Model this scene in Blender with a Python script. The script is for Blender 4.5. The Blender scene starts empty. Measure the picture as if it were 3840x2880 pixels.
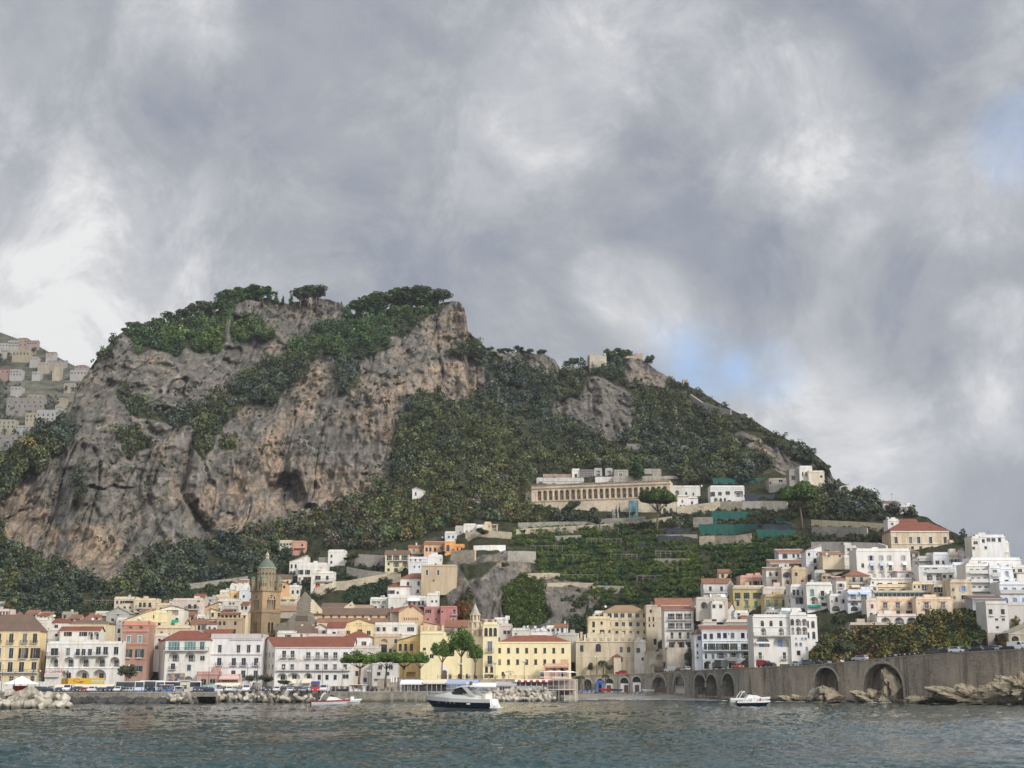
import bpy,math,random
import numpy as np
from mathutils import Vector,Matrix
random.seed(7)
rng=np.random.default_rng(11)
R=math.radians
scene=bpy.context.scene
col=scene.collection
F=5060.0
P=R(12.55)
H=4.8
cp,sp=math.cos(P),math.sin(P)
def slope(v):
 b=(1440.0-v)/F
 return(sp+cp*b)/(cp-sp*b)
def zat(v,Y):return H+Y*slope(v)
def xat(u,v,Y):
 b=(1440.0-v)/F
 return(u-1920.0)/F*Y/(cp-sp*b)
def pt(u,v,Y):return Vector((xat(u,v,Y),Y,zat(v,Y)))
def vat(z,Y):
 e=math.atan2(z-H,Y)-P
 return 1440.0-F*math.tan(e)
VL=np.array([2570,2450,2350,2250,2150,2050,1950,1850,1750,1650,1550,1450,1350,1250,1150,1050.])
UL=np.array([-500,0,300,600,900,1200,1500,1800,2100,2400,2700,3000,3300,3600,3840,4400.])
DT=np.array([[470,490,510,545,600,625,640,650,665,680,700,720,740,760,790,820],[468,488,508,542,590,612,622,632,645,665,690,710,730,750,780,810],[468,488,508,540,585,600,608,616,626,640,660,685,705,730,770,810],[468,488,510,545,590,620,632,642,654,670,692,717,747,777,812,850],[470,488,510,545,580,622,655,670,682,696,716,746,779,809,839,870],[472,490,512,540,566,602,645,672,684,696,711,738,778,812,842,875],[474,492,512,533,556,588,624,660,690,708,724,750,788,818,845,875],[476,494,506,513,526,562,606,647,686,716,746,776,800,826,850,880],[478,498,508,517,546,576,609,646,690,730,770,805,832,852,872,892],[474,490,503,521,546,573,603,641,680,715,755,800,842,868,890,910],[430,452,476,500,530,560,592,630,668,702,740,780,820,850,880,905],[400,412,432,455,488,528,568,608,648,688,722,760,800,840,870,900],[380,397,417,440,467,502,542,580,620,660,700,740,780,820,860,900],[364,386,408,430,456,487,522,560,600,640,680,720,760,800,840,880],[356,380,403,427,452,482,517,555,595,635,675,715,755,795,835,875],[350,376,400,424,450,480,515,553,593,633,673,713,753,793,833,873.]])
def D(u,v):
 u=np.asarray(u,float);v=np.asarray(v,float)
 iu=np.clip(np.searchsorted(UL,u)-1,0,len(UL)-2)
 tu=np.clip((u-UL[iu])/(UL[iu+1]-UL[iu]),0,1)
 iv=np.clip(np.searchsorted(-VL,-v)-1,0,len(VL)-2)
 tv=np.clip((v-VL[iv])/(VL[iv+1]-VL[iv]),0,1)
 return(DT[iu,iv]*(1-tu)*(1-tv)+DT[iu+1,iv]*tu*(1-tv)+DT[iu,iv+1]*(1-tu)*tv+DT[iu+1,iv+1]*tu*tv)
def Df(u,v):return float(D(u,v))
def _hash(ix,iy,iz,s):
 n=(ix*374761393+iy*668265263+iz*2147483647+s*1274126177)&0xFFFFFFFF
 n=((n^(n>>13))*1274126177)&0xFFFFFFFF
 return((n^(n>>16))&0xFFFF)/32767.5-1.0
def vnoise(x,y,z,s=0):
 ix=np.floor(x).astype(np.int64);iy=np.floor(y).astype(np.int64);iz=np.floor(z).astype(np.int64)
 fx=x-ix;fy=y-iy;fz=z-iz
 fx=fx*fx*(3-2*fx);fy=fy*fy*(3-2*fy);fz=fz*fz*(3-2*fz)
 r=0
 for a in(0,1):
  wa=fx if a else 1-fx
  for b in(0,1):
   wb=fy if b else 1-fy
   for c in(0,1):
    wc=fz if c else 1-fz
    r=r+wa*wb*wc*_hash(ix+a,iy+b,iz+c,s)
 return r
def fbm(x,y,z,oct=4,s=0,gain=0.5):
 r=0;a=1.0;f=1.0
 for o in range(oct):
  r=r+a*vnoise(x*f+13.7*o,y*f,z*f+5.1*o,s+o)
  a*=gain;f*=2.03
 return r
def inpoly(u,v,poly):
 u=np.asarray(u,float);v=np.asarray(v,float)
 r=np.zeros(u.shape,bool)
 n=len(poly)
 for i in range(n):
  x0,y0=poly[i];x1,y1=poly[(i+1)%n]
  if y0==y1:continue
  c=((y0>v)!=(y1>v))&(u<(x1-x0)*(v-y0)/(y1-y0)+x0)
  r^=c
 return r
_mats={}
def _new(name):
 m=bpy.data.materials.new(name);m.use_nodes=True
 nt=m.node_tree
 return m,nt,nt.nodes['Principled BSDF']
def N(nt,t,**kw):
 n=nt.nodes.new(t)
 for k,v in kw.items():
  if k.startswith('i_'):
   n.inputs[k[2:].replace('_',' ')].default_value=v
  else:setattr(n,k,v)
 return n
def L(nt,a,b):nt.links.new(a,b)
def c4(c):return(c[0],c[1],c[2],1.0)
def mixc(nt,fac,a,b,mode='MIX'):
 n=nt.nodes.new('ShaderNodeMix');n.data_type='RGBA';n.blend_type=mode
 for sock,val in((0,fac),(6,a),(7,b)):
  if hasattr(val,'is_linked')or hasattr(val,'links'):nt.links.new(val,n.inputs[sock])
  else:n.inputs[sock].default_value=val if sock==0 else c4(val)
 return n.outputs[2]
def ramp(nt,src,stops):
 r=nt.nodes.new('ShaderNodeValToRGB')
 el=r.color_ramp.elements
 while len(el)<len(stops):el.new(0.5)
 for e,(p,c)in zip(el,stops):
  e.position=p;e.color=c4(c)if hasattr(c,'__len__')else(c,c,c,1)
 nt.links.new(src,r.inputs[0])
 return r.outputs[0]
def noise(nt,vec,scale,detail=4,rough=0.55):
 n=N(nt,'ShaderNodeTexNoise');n.inputs['Scale'].default_value=scale
 n.inputs['Detail'].default_value=detail;n.inputs['Roughness'].default_value=rough
 if vec is not None:nt.links.new(vec,n.inputs['Vector'])
 return n.outputs[0]
def mapped(nt,scale,src=None):
 if src is None:src=N(nt,'ShaderNodeNewGeometry').outputs['Position']
 m=N(nt,'ShaderNodeMapping');m.inputs['Scale'].default_value=scale
 nt.links.new(src,m.inputs['Vector'])
 return m.outputs[0]
def bump(nt,b,h,strength,dist):
 n=N(nt,'ShaderNodeBump');n.inputs['Strength'].default_value=strength;n.inputs['Distance'].default_value=dist
 nt.links.new(h,n.inputs['Height']);nt.links.new(n.outputs[0],b.inputs['Normal'])
def plain(name,c,rough=0.6,metal=0.0,spec=0.4):
 if name in _mats:return _mats[name]
 m,nt,b=_new(name)
 b.inputs['Roughness'].default_value=rough;b.inputs['Metallic'].default_value=metal
 b.inputs['Specular IOR Level'].default_value=spec
 k=noise(nt,mapped(nt,(1,1,1)),1.6,3)
 L(nt,mixc(nt,ramp(nt,k,[(0.3,0.0),(0.75,1.0)]),[x*0.86 for x in c],[min(1,x*1.08)for x in c]),b.inputs['Base Color'])
 _mats[name]=m
 return m
def glass(name,c):
 if name in _mats:return _mats[name]
 m,nt,b=_new(name)
 k=noise(nt,mapped(nt,(1,1,1)),0.35,2)
 L(nt,mixc(nt,ramp(nt,k,[(0.35,0.0),(0.7,1.0)]),[x*0.5 for x in c],[x*1.7 for x in c]),b.inputs['Base Color'])
 b.inputs['Roughness'].default_value=0.12;b.inputs['Specular IOR Level'].default_value=0.5
 _mats[name]=m
 return m
def plaster(c,dirt=0.5):
 key='plaster_%.2f_%.2f_%.2f_%.1f'%(c[0],c[1],c[2],dirt)
 if key in _mats:return _mats[key]
 m,nt,b=_new('weathered_plaster')
 b.inputs['Roughness'].default_value=0.9;b.inputs['Specular IOR Level'].default_value=0.15
 streak=noise(nt,mapped(nt,(0.9,0.9,0.10)),1.0,5,0.65)
 blot=noise(nt,mapped(nt,(0.22,0.22,0.22)),1.0,6,0.6)
 fine=noise(nt,mapped(nt,(1,1,1)),2.6,4,0.6)
 dark=[x*(0.42+0.09*i)for i,x in zip((2,1,0),c)]
 a=mixc(nt,ramp(nt,streak,[(0.44,0.0),(0.70,min(1.0,dirt*1.1))]),c,dark)
 a=mixc(nt,ramp(nt,blot,[(0.48,0.0),(0.68,min(1.0,dirt*0.8))]),a,[c[0]*0.66,c[1]*0.58,c[2]*0.48])
 a=mixc(nt,ramp(nt,fine,[(0.35,0.0),(0.75,0.16)]),a,[x*0.7 for x in c])
 L(nt,a,b.inputs['Base Color'])
 bump(nt,b,fine,0.25,0.05)
 _mats[key]=m
 return m
def stone(c,c2=None,scale=1.0,rough=0.95,name='masonry',tide=False):
 key='stone_%s_%.2f_%.2f_%.2f_%.2f'%(name,c[0],c[1],c[2],scale)
 if key in _mats:return _mats[key]
 c2=c2 or[x*0.55 for x in c]
 m,nt,b=_new(name)
 b.inputs['Roughness'].default_value=rough;b.inputs['Specular IOR Level'].default_value=0.12
 vor=N(nt,'ShaderNodeTexVoronoi');vor.inputs['Scale'].default_value=1.1*scale
 L(nt,mapped(nt,(1,1,1.7)),vor.inputs['Vector'])
 n1=noise(nt,mapped(nt,(0.25,0.25,0.12)),1.0,6,0.65)
 n2=noise(nt,mapped(nt,(1,1,1)),2.2*scale,4,0.7)
 n0=noise(nt,mapped(nt,(.09,.09,.06)),1.0,4,.6)
 a=mixc(nt,ramp(nt,n1,[(0.35,0.0),(0.68,1.0)]),c,c2)
 a=mixc(nt,ramp(nt,n0,[(.52,0.0),(.62,.6)]),a,[min(1,x*1.45)for x in c])
 a=mixc(nt,ramp(nt,n0,[(.34,.6),(.44,0.0)]),a,[x*.5 for x in c2])
 a=mixc(nt,ramp(nt,vor.outputs['Color'],[(0.15,0.0),(0.95,0.7)]),a,[min(1,x*1.35)for x in c])
 a=mixc(nt,ramp(nt,n2,[(0.52,0.0),(0.72,0.75)]),a,[x*0.35 for x in c])
 if tide:
  sx=N(nt,'ShaderNodeSeparateXYZ');L(nt,N(nt,'ShaderNodeNewGeometry').outputs['Position'],sx.inputs[0]);ad=N(nt,'ShaderNodeMath',operation='MULTIPLY_ADD');L(nt,n0,ad.inputs[0]);ad.inputs[1].default_value=2.2;L(nt,sx.outputs[2],ad.inputs[2])
  mr=N(nt,'ShaderNodeMapRange');mr.inputs['From Min'].default_value=1.5;mr.inputs['From Max'].default_value=2.2;mr.inputs['To Min'].default_value=.8;mr.inputs['To Max'].default_value=0;L(nt,ad.outputs[0],mr.inputs['Value']);a=mixc(nt,mr.outputs[0],a,(.05,.042,.028))
  ns=noise(nt,mapped(nt,(.6,.6,.05)),1.0,4,.6);a=mixc(nt,ramp(nt,ns,[(.53,0.0),(.66,.75)]),a,[x*.33 for x in c]);a=mixc(nt,ramp(nt,ns,[(.33,.5),(.42,0.0)]),a,[min(1,x*1.6)for x in c])
 L(nt,a,b.inputs['Base Color'])
 bump(nt,b,n2,0.6,0.25)
 _mats[key]=m
 return m
def tiles(c):
 key='tiles_%.2f_%.2f_%.2f'%tuple(c)
 if key in _mats:return _mats[key]
 m,nt,b=_new('clay_roof_tiles')
 b.inputs['Roughness'].default_value=0.85;b.inputs['Specular IOR Level'].default_value=0.2
 n1=noise(nt,mapped(nt,(0.35,0.35,0.35)),1.0,6,0.65)
 n2=noise(nt,mapped(nt,(1,1,1)),2.8,3,0.6)
 w=N(nt,'ShaderNodeTexWave');w.inputs['Scale'].default_value=0.75;w.inputs['Distortion'].default_value=0.6
 L(nt,mapped(nt,(1,0.04,0.04)),w.inputs['Vector'])
 a=mixc(nt,ramp(nt,n1,[(0.35,0.0),(0.7,1.0)]),c,[c[0]*0.62,c[1]*0.75,c[2]*0.85])
 a=mixc(nt,ramp(nt,n2,[(0.45,0.0),(0.75,0.7)]),a,[min(1,c[0]*1.35),c[1]*1.55,c[2]*1.6])
 a=mixc(nt,ramp(nt,w.outputs[0],[(0.1,0.35),(0.5,0.0)]),a,[x*0.4 for x in c])
 L(nt,a,b.inputs['Base Color'])
 bump(nt,b,w.outputs[0],0.4,0.08)
 _mats[key]=m
 return m
def leaves(name,c,var=0.6,warm=(0.12,0.10,0.02)):
 if name in _mats:return _mats[name]
 m,nt,b=_new(name)
 b.inputs['Roughness'].default_value=0.75;b.inputs['Specular IOR Level'].default_value=0.2
 g=N(nt,'ShaderNodeNewGeometry')
 at=N(nt,'ShaderNodeAttribute');at.attribute_name='tint'
 a=mixc(nt,ramp(nt,g.outputs['Random Per Island'],[(0.0,0.0),(1.0,1.0)]),[x*(1-var*0.75)for x in c],[x*(1+var)for x in c])
 a=mixc(nt,1.0,a,at.outputs['Color'],'MULTIPLY')
 L(nt,a,b.inputs['Base Color'])
 _mats[name]=m
 return m
def tag(o,label=None,cat=None,group=None,kind=None):
 if label:o['label']=label
 if cat:o['category']=cat
 if group:o['group']=group
 if kind:o['kind']=kind
 return o
def empty(name,loc,rz=0.0):
 o=bpy.data.objects.new(name,None)
 o.empty_display_size=0.5
 o.location=loc;o.rotation_euler=(0,0,rz)
 col.objects.link(o)
 return o
def put(name,mesh,parent=None,loc=(0,0,0),rz=0.0,scale=None):
 o=bpy.data.objects.new(name,mesh)
 o.location=loc
 if rz:o.rotation_euler=(0,0,rz)
 if scale:o.scale=scale
 if parent:o.parent=parent
 col.objects.link(o)
 return o
def copy_tree(o,parent=None):
 c=o.copy();col.objects.link(c)
 if parent:c.parent=parent
 for ch in list(o.children):copy_tree(ch,c)
 return c
class MB:
 def __init__(s):s.v=[];s.f=[];s.m=[]
 def add(s,vs,fs,m=0):
  n=len(s.v);s.v.extend([tuple(p)for p in vs])
  for f in fs:s.f.append([i+n for i in f]);s.m.append(m)
 def quad(s,a,b,c,d,m=0):s.add([a,b,c,d],[(0,1,2,3)],m)
 def box(s,x0,x1,y0,y1,z0,z1,m=0):
  s.add([(x0,y0,z0),(x1,y0,z0),(x1,y1,z0),(x0,y1,z0),(x0,y0,z1),(x1,y0,z1),(x1,y1,z1),(x0,y1,z1)],[(0,3,2,1),(4,5,6,7),(0,1,5,4),(1,2,6,5),(2,3,7,6),(3,0,4,7)],m)
 def prism(s,poly,z0,z1,m=0):
  n=len(poly)
  s.add([(x,y,z0)for x,y in poly]+[(x,y,z1)for x,y in poly],[tuple(range(n))[::-1],tuple(range(n,2*n))]+[(i,(i+1)%n,n+(i+1)%n,n+i)for i in range(n)],m)
 def prism_y(s,poly,y0,y1,m=0):
  n=len(poly)
  s.add([(x,y0,z)for x,z in poly]+[(x,y1,z)for x,z in poly],[tuple(range(n)),tuple(range(n,2*n))[::-1]]+[((i+1)%n,i,n+i,n+(i+1)%n)for i in range(n)],m)
 def tube(s,pts,rad,n=6,m=0,cap=True):
  pts=[Vector(p)for p in pts];k=len(pts)
  rad=rad if hasattr(rad,'__len__')else[rad]*k
  vs=[];fs=[]
  for i,p in enumerate(pts):
   t=(pts[min(i+1,k-1)]-pts[max(i-1,0)]).normalized()
   a=t.orthogonal().normalized()if abs(t.z)<0.99 else Vector((1,0,0))
   if abs(t.z)>=0.2:a=(Vector((1,0,0))-t*t.x).normalized()
   b=t.cross(a)
   for j in range(n):
    w=2*math.pi*j/n
    vs.append(p+(a*math.cos(w)+b*math.sin(w))*rad[i])
  for i in range(k-1):
   for j in range(n):
    fs.append((i*n+j,i*n+(j+1)%n,(i+1)*n+(j+1)%n,(i+1)*n+j))
  if cap:fs.append(tuple(range(n))[::-1]);fs.append(tuple(range((k-1)*n,k*n)))
  s.add(vs,fs,m)
 def lathe(s,prof,n=16,c=(0,0,0),m=0,ph=0.0):
  vs=[];fs=[];k=len(prof)
  for r,z in prof:
   for j in range(n):
    w=2*math.pi*j/n+ph
    vs.append((c[0]+r*math.cos(w),c[1]+r*math.sin(w),c[2]+z))
  for i in range(k-1):
   for j in range(n):
    fs.append((i*n+j,i*n+(j+1)%n,(i+1)*n+(j+1)%n,(i+1)*n+j))
  fs.append(tuple(range(n))[::-1]);fs.append(tuple(range((k-1)*n,k*n)))
  s.add(vs,fs,m)
 def mesh(s,name,mats,smooth=False):
  me=bpy.data.meshes.new(name)
  me.from_pydata(s.v,[],s.f)
  for m in(mats if isinstance(mats,(list,tuple))else[mats]):me.materials.append(m)
  if any(s.m):me.polygons.foreach_set('material_index',s.m)
  if smooth:me.polygons.foreach_set('use_smooth',[True]*len(me.polygons))
  me.update()
  return me
 def build(s,name,mats,parent=None,loc=(0,0,0),rz=0.0,smooth=False):
  return put(name,s.mesh(name,mats,smooth),parent,loc,rz)
def np_mesh(name,verts,quads,mat,tint=None,smooth=False):
 me=bpy.data.meshes.new(name)
 nv,nq=len(verts),len(quads);k=quads.shape[1]
 me.vertices.add(nv);me.vertices.foreach_set('co',np.ascontiguousarray(verts,np.float32).ravel())
 me.loops.add(nq*k);me.loops.foreach_set('vertex_index',np.ascontiguousarray(quads,np.int32).ravel())
 me.polygons.add(nq)
 me.polygons.foreach_set('loop_start',np.arange(0,nq*k,k,dtype=np.int32))
 me.polygons.foreach_set('loop_total',np.full(nq,k,np.int32))
 if smooth:me.polygons.foreach_set('use_smooth',np.ones(nq,bool))
 me.materials.append(mat)
 me.update(calc_edges=True)
 if tint is not None:
  a=me.color_attributes.new('tint','FLOAT_COLOR','POINT')
  a.data.foreach_set('color',np.ascontiguousarray(tint,np.float32).ravel())
 return me
cam=bpy.data.cameras.new('camera');camo=bpy.data.objects.new('camera',cam);col.objects.link(camo)
camo.location=(0,0,H);camo.rotation_euler=(R(90)+P,0,0)
cam.sensor_width=36.0;cam.lens=F/3840.0*36.0;cam.clip_start=1.0;cam.clip_end=30000
scene.camera=camo
SUN=Vector((0.62,-0.62,0.55)).normalized()
sl=bpy.data.lights.new('sun','SUN');sl.energy=2.2;sl.angle=R(12);sl.color=(1.0,0.95,0.87)
so=bpy.data.objects.new('sun',sl);col.objects.link(so);so.location=(100,-100,300)
so.rotation_euler=(-SUN).to_track_quat('-Z','Y').to_euler()
scene.view_settings.view_transform='Standard';scene.view_settings.look='None'
scene.view_settings.exposure=0.32;scene.view_settings.gamma=1.0
def udir(u,v):
 a=(u-1920)/F;b=(1440-v)/F
 return Vector((a,cp-sp*b,sp+cp*b)).normalized()
w=bpy.data.worlds.new('World');scene.world=w;w.use_nodes=True
nt=w.node_tree;bg=nt.nodes['Background'];bg.inputs['Strength'].default_value=0.1
sky=N(nt,'ShaderNodeTexSky');sky.sky_type='NISHITA';sky.sun_disc=False
sky.sun_elevation=math.asin(SUN.z);sky.sun_rotation=math.atan2(SUN.x,SUN.y)
tc=N(nt,'ShaderNodeTexCoord').outputs['Generated']
def math_(op,a,b=None,c=None,clamp=False):
 n=N(nt,'ShaderNodeMath',operation=op,use_clamp=clamp)
 for i,x in enumerate((a,b,c)):
  if x is None:continue
  if hasattr(x,'links'):L(nt,x,n.inputs[i])
  else:n.inputs[i].default_value=x
 return n.outputs[0]
def vmath(op,a,b=None,sc=None):
 n=N(nt,'ShaderNodeVectorMath',operation=op)
 for i,x in enumerate((a,b)):
  if x is None:continue
  if hasattr(x,'links'):L(nt,x,n.inputs[i])
  else:n.inputs[i].default_value=x
 if sc is not None:n.inputs['Scale'].default_value=sc
 return n.outputs['Value']if op=='DOT_PRODUCT' else n.outputs[0]
sep=N(nt,'ShaderNodeSeparateXYZ');L(nt,tc,sep.inputs[0])
den=math_('ADD',math_('MAXIMUM',sep.outputs[2],0.0),0.30)
cmb=N(nt,'ShaderNodeCombineXYZ')
L(nt,math_('DIVIDE',sep.outputs[0],den),cmb.inputs[0]);L(nt,math_('DIVIDE',sep.outputs[1],den),cmb.inputs[1])
lay=cmb.outputs[0]
def nz(vec,scale,detail,rough=0.55,off=(0,0,0),dist=0.0):
 n=N(nt,'ShaderNodeTexNoise');n.inputs['Scale'].default_value=scale;n.inputs['Detail'].default_value=detail
 n.inputs['Roughness'].default_value=rough;n.inputs['Distortion'].default_value=dist
 L(nt,vmath('ADD',vec,off),n.inputs['Vector'])
 return n
warpn=nz(tc,4.0,2,0.5)
warp=vmath('SCALE',vmath('SUBTRACT',warpn.outputs['Color'],(0.5,0.5,0.5)),sc=0.10)
wdir=vmath('NORMALIZE',vmath('ADD',tc,warp))
def blob(u,v,rad,amp):
 d=vmath('DOT_PRODUCT',wdir,tuple(udir(u,v)))
 n=N(nt,'ShaderNodeMapRange',interpolation_type='SMOOTHERSTEP')
 n.inputs['From Min'].default_value=math.cos(rad/F);n.inputs['From Max'].default_value=1.0
 n.inputs['To Min'].default_value=0.0;n.inputs['To Max'].default_value=amp
 L(nt,d,n.inputs['Value'])
 return n.outputs[0]
BLOBS=[(450,980,560,.36),(180,1150,400,.16),(100,560,420,.10),(720,150,300,.20),(0,60,380,.08),(1250,60,300,-.05),(2100,320,420,.24),(2330,120,330,.12),(2980,460,420,.32),(3120,700,300,.12),(2380,1150,280,.34),(3000,1640,560,.17),(3560,1720,420,.12),(3780,1310,260,.2),(3300,180,640,-.16),(2700,800,480,-.10),(1500,800,600,-.05),(800,560,420,-.10),(1000,380,420,-.05),(3450,1180,500,-.06),(3750,2100,420,-.20),(3300,1480,300,-.05),(2150,930,400,-.08),(3650,750,330,.12)]
acc=None
for b_ in BLOBS:
 o_=blob(b_[0],b_[1],b_[2],b_[3]*.72);acc=o_ if acc is None else math_('ADD',acc,o_)
n1=nz(wdir,3.4,6,0.56,(3.1,0.4,0),0.2).outputs[0]
n2=nz(vmath('MULTIPLY',wdir,(1,1,1.5)),7.0,8,0.62,(1.0,2.0,0.3),0.25).outputs[0]
n3=nz(wdir,19.0,5,0.6,(4.0,1.0,0.7),0.3).outputs[0]
n4=nz(wdir,11.0,8,0.68,(7.0,3.0,1.7),.35).outputs[0]
bil=N(nt,'ShaderNodeMapRange',interpolation_type='SMOOTHSTEP');bil.inputs['From Min'].default_value=.42;bil.inputs['From Max'].default_value=.64;bil.inputs['To Min'].default_value=-.04;bil.inputs['To Max'].default_value=.085;L(nt,n4,bil.inputs['Value'])
tone=math_('ADD',math_('ADD',0.425,acc),bil.outputs[0])
tone=math_('ADD',tone,math_('MULTIPLY',math_('SUBTRACT',n1,0.5),0.34))
tone=math_('ADD',tone,math_('MULTIPLY',math_('SUBTRACT',n2,0.5),0.40))
tone=math_('ADD',tone,math_('MULTIPLY',math_('SUBTRACT',n3,0.5),0.32))
tone=math_('ADD',tone,math_('MULTIPLY',math_('SUBTRACT',n4,0.46),math_('ADD',0.08,math_('MULTIPLY',math_('MAXIMUM',acc,0.0),1.7))))
cl=ramp(nt,tone,[(0.0,(1.5,1.85,2.5)),(0.22,(2.3,2.58,3.1)),(0.42,(3.3,3.46,3.8)),(0.62,(4.75,4.85,5.05)),(0.82,(6.9,6.9,6.9))])
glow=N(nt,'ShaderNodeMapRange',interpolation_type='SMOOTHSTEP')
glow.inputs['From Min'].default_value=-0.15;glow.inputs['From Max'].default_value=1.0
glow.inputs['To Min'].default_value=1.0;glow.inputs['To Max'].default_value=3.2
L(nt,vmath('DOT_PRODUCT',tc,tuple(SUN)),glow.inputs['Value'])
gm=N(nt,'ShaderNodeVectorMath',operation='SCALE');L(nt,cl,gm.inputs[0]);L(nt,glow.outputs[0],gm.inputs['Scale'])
hole=math_('ADD',math_('ADD',blob(2630,1310,200,.5),blob(3810,500,230,.6)),math_('ADD',blob(2500,1290,160,.3),blob(2850,1320,200,.35)))
hole=math_('MULTIPLY',hole,math_('MULTIPLY',math_('SUBTRACT',n2,0.30),3.2),clamp=True)
skyb=N(nt,'ShaderNodeVectorMath',operation='ADD');L(nt,sky.outputs[0],skyb.inputs[0]);skyb.inputs[1].default_value=(.8,1.4,2.7)
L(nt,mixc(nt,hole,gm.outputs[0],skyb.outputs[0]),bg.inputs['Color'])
def sea():
 vs=np.concatenate([np.linspace(3300,2900,8),np.linspace(2895,2640,300),np.linspace(2639,2600,160),np.linspace(2599,2569,60)])
 us=np.linspace(-1700,5540,1100)
 Yr=np.array([-H/slope(v)for v in vs])
 U,Y=np.meshgrid(us,Yr)
 X=(U-1920)/F*Y
 s1=fbm(X*0.22,Y*0.34,X*0,3,3);s2=fbm(X*0.62+s1*.4,Y*0.95,X*0,3,9)
 s3=fbm(X*0.05,Y*0.03,X*0,2,21)
 far=np.clip((Y-60)/260,0,1)
 gust=0.75+0.5*s3
 z=(0.22*s1+(0.20-0.02*far)*(np.abs(s2)*-1.6+0.5))*gust
 z=z*np.clip((900-Y)/500,0,1)
 V=np.stack([X,Y,z],-1).reshape(-1,3)
 nr,nc=len(vs),len(us)
 i=np.arange(nr*nc).reshape(nr,nc)
 q=np.stack([i[:-1,:-1],i[:-1,1:],i[1:,1:],i[1:,:-1]],-1).reshape(-1,4)
 m,nt,b=_new('sea_water')
 b.inputs['IOR'].default_value=1.33;b.inputs['Roughness'].default_value=0.06
 n0=noise(nt,mapped(nt,(0.012,0.02,1)),1.0,3)
 L(nt,mixc(nt,ramp(nt,n0,[(0.35,0.0),(0.7,1.0)]),(0.009,0.031,0.032),(0.020,0.060,0.060)),b.inputs['Base Color'])
 b.inputs['Specular IOR Level'].default_value=0.5
 h1=noise(nt,mapped(nt,(1.0,1.7,1)),1.1,5,0.6)
 bump(nt,b,h1,.30,0.22)
 o=put('sea',np_mesh('sea',V,q,m,smooth=True));tag(o,kind='structure')
 mb=MB();z=-0.55
 mb.quad((-1900,-290,z),(1900,-290,z),(1900,2590,z),(-1900,2590,z))
 tag(mb.build('open_sea',m),kind='structure')
sea()
def haze():
 q=MB();q.box(-2000,2000,-300,2600,-8,420)
 m=bpy.data.materials.new('pale_air');m.use_nodes=True;nt=m.node_tree;nt.nodes.remove(nt.nodes['Principled BSDF'])
 v=N(nt,'ShaderNodeVolumePrincipled');v.inputs['Color'].default_value=(.86,.90,.96,1);v.inputs['Density'].default_value=.00007;v.inputs['Anisotropy'].default_value=.2
 L(nt,v.outputs[0],nt.nodes['Material Output'].inputs['Volume'])
 o=q.build('haze',m);tag(o,kind='stuff')
haze()
SKYL=[(-500,2150),(-200,1900),(-100,1790),(0,1700),(90,1650),(170,1590),(240,1562),(262,1525),(285,1470),(310,1420),(330,1390),(370,1335),(400,1300),(430,1270),(460,1243),(500,1240),(540,1240),(600,1218),(680,1200),(760,1178),(830,1160),(860,1134),(950,1118),(1000,1116),(1080,1142),(1150,1124),(1200,1120),(1270,1132),(1300,1165),(1330,1180),(1360,1178),(1450,1160),(1600,1148),(1680,1128),(1722,1128),(1740,1150),(1750,1195),(1754,1240),(1790,1272),(1830,1310),(1880,1322),(1950,1315),(2040,1330),(2080,1350),(2105,1388),(2150,1382),(2200,1372),(2280,1358),(2340,1345),(2400,1345),(2450,1378),(2500,1412),(2540,1432),(2580,1448),(2650,1485),(2700,1514),(2800,1565),(2900,1620),(3000,1672),(3060,1704),(3105,1746),(3122,1790),(3140,1806),(3220,1835),(3300,1882),(3400,1920),(3480,1942),(3560,1990),(3620,2015),(3660,2035),(3700,2055),(3840,2150),(4000,2260),(4400,2380)]
ROCK=[[(0,1760),(60,1690),(110,1650),(150,1650),(170,1590),(240,1565),(285,1470),(330,1390),(400,1300),(470,1240),(540,1235),(600,1290),(680,1300),(830,1330),(850,1240),(880,1130),(1000,1108),(1080,1130),(1200,1112),(1280,1125),(1310,1160),(1400,1260),(1500,1250),(1640,1180),(1700,1115),(1730,1115),(1760,1200),(1766,1240),(1830,1300),(2040,1310),(2115,1390),(2100,1400),(2020,1410),(1960,1440),(1860,1470),(1760,1510),(1690,1500),(1650,1460),(1590,1470),(1540,1490),(1505,1560),(1500,1640),(1490,1720),(1440,1790),(1390,1830),(1290,1890),(1230,1910),(1130,1910),(1080,1960),(980,1980),(900,2000),(800,2020),(740,2040),(600,2070),(510,2110),(460,2170),(410,2205),(360,2195),(330,2160),(210,2120),(150,2080),(100,2060),(20,2040),(0,1950)],[(2085,1495),(2130,1480),(2180,1460),(2210,1420),(2260,1420),(2330,1440),(2370,1500),(2375,1590),(2330,1620),(2300,1640),(2280,1645),(2240,1630),(2215,1580),(2190,1560),(2085,1565)],[(2330,1335),(2400,1330),(2450,1370),(2500,1430),(2480,1450),(2400,1460),(2350,1440)],[(2760,1610),(2850,1650),(2960,1705),(3060,1745),(3110,1775),(3140,1810),(3060,1850),(2980,1790),(2930,1770),(2880,1725),(2800,1700),(2750,1660)],[(1680,2100),(1760,2080),(1900,2070),(2020,2120),(2000,2160),(2100,2180),(2200,2190),(2300,2200),(2230,2260),(2220,2300),(2250,2340),(2200,2400),(2080,2400),(1700,2370),(1690,2250)],[(3540,2370),(3660,2360),(3740,2400),(3800,2470),(3490,2480)],[(3780,2430),(3900,2380),(3900,2500),(3780,2480)]]
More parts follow.
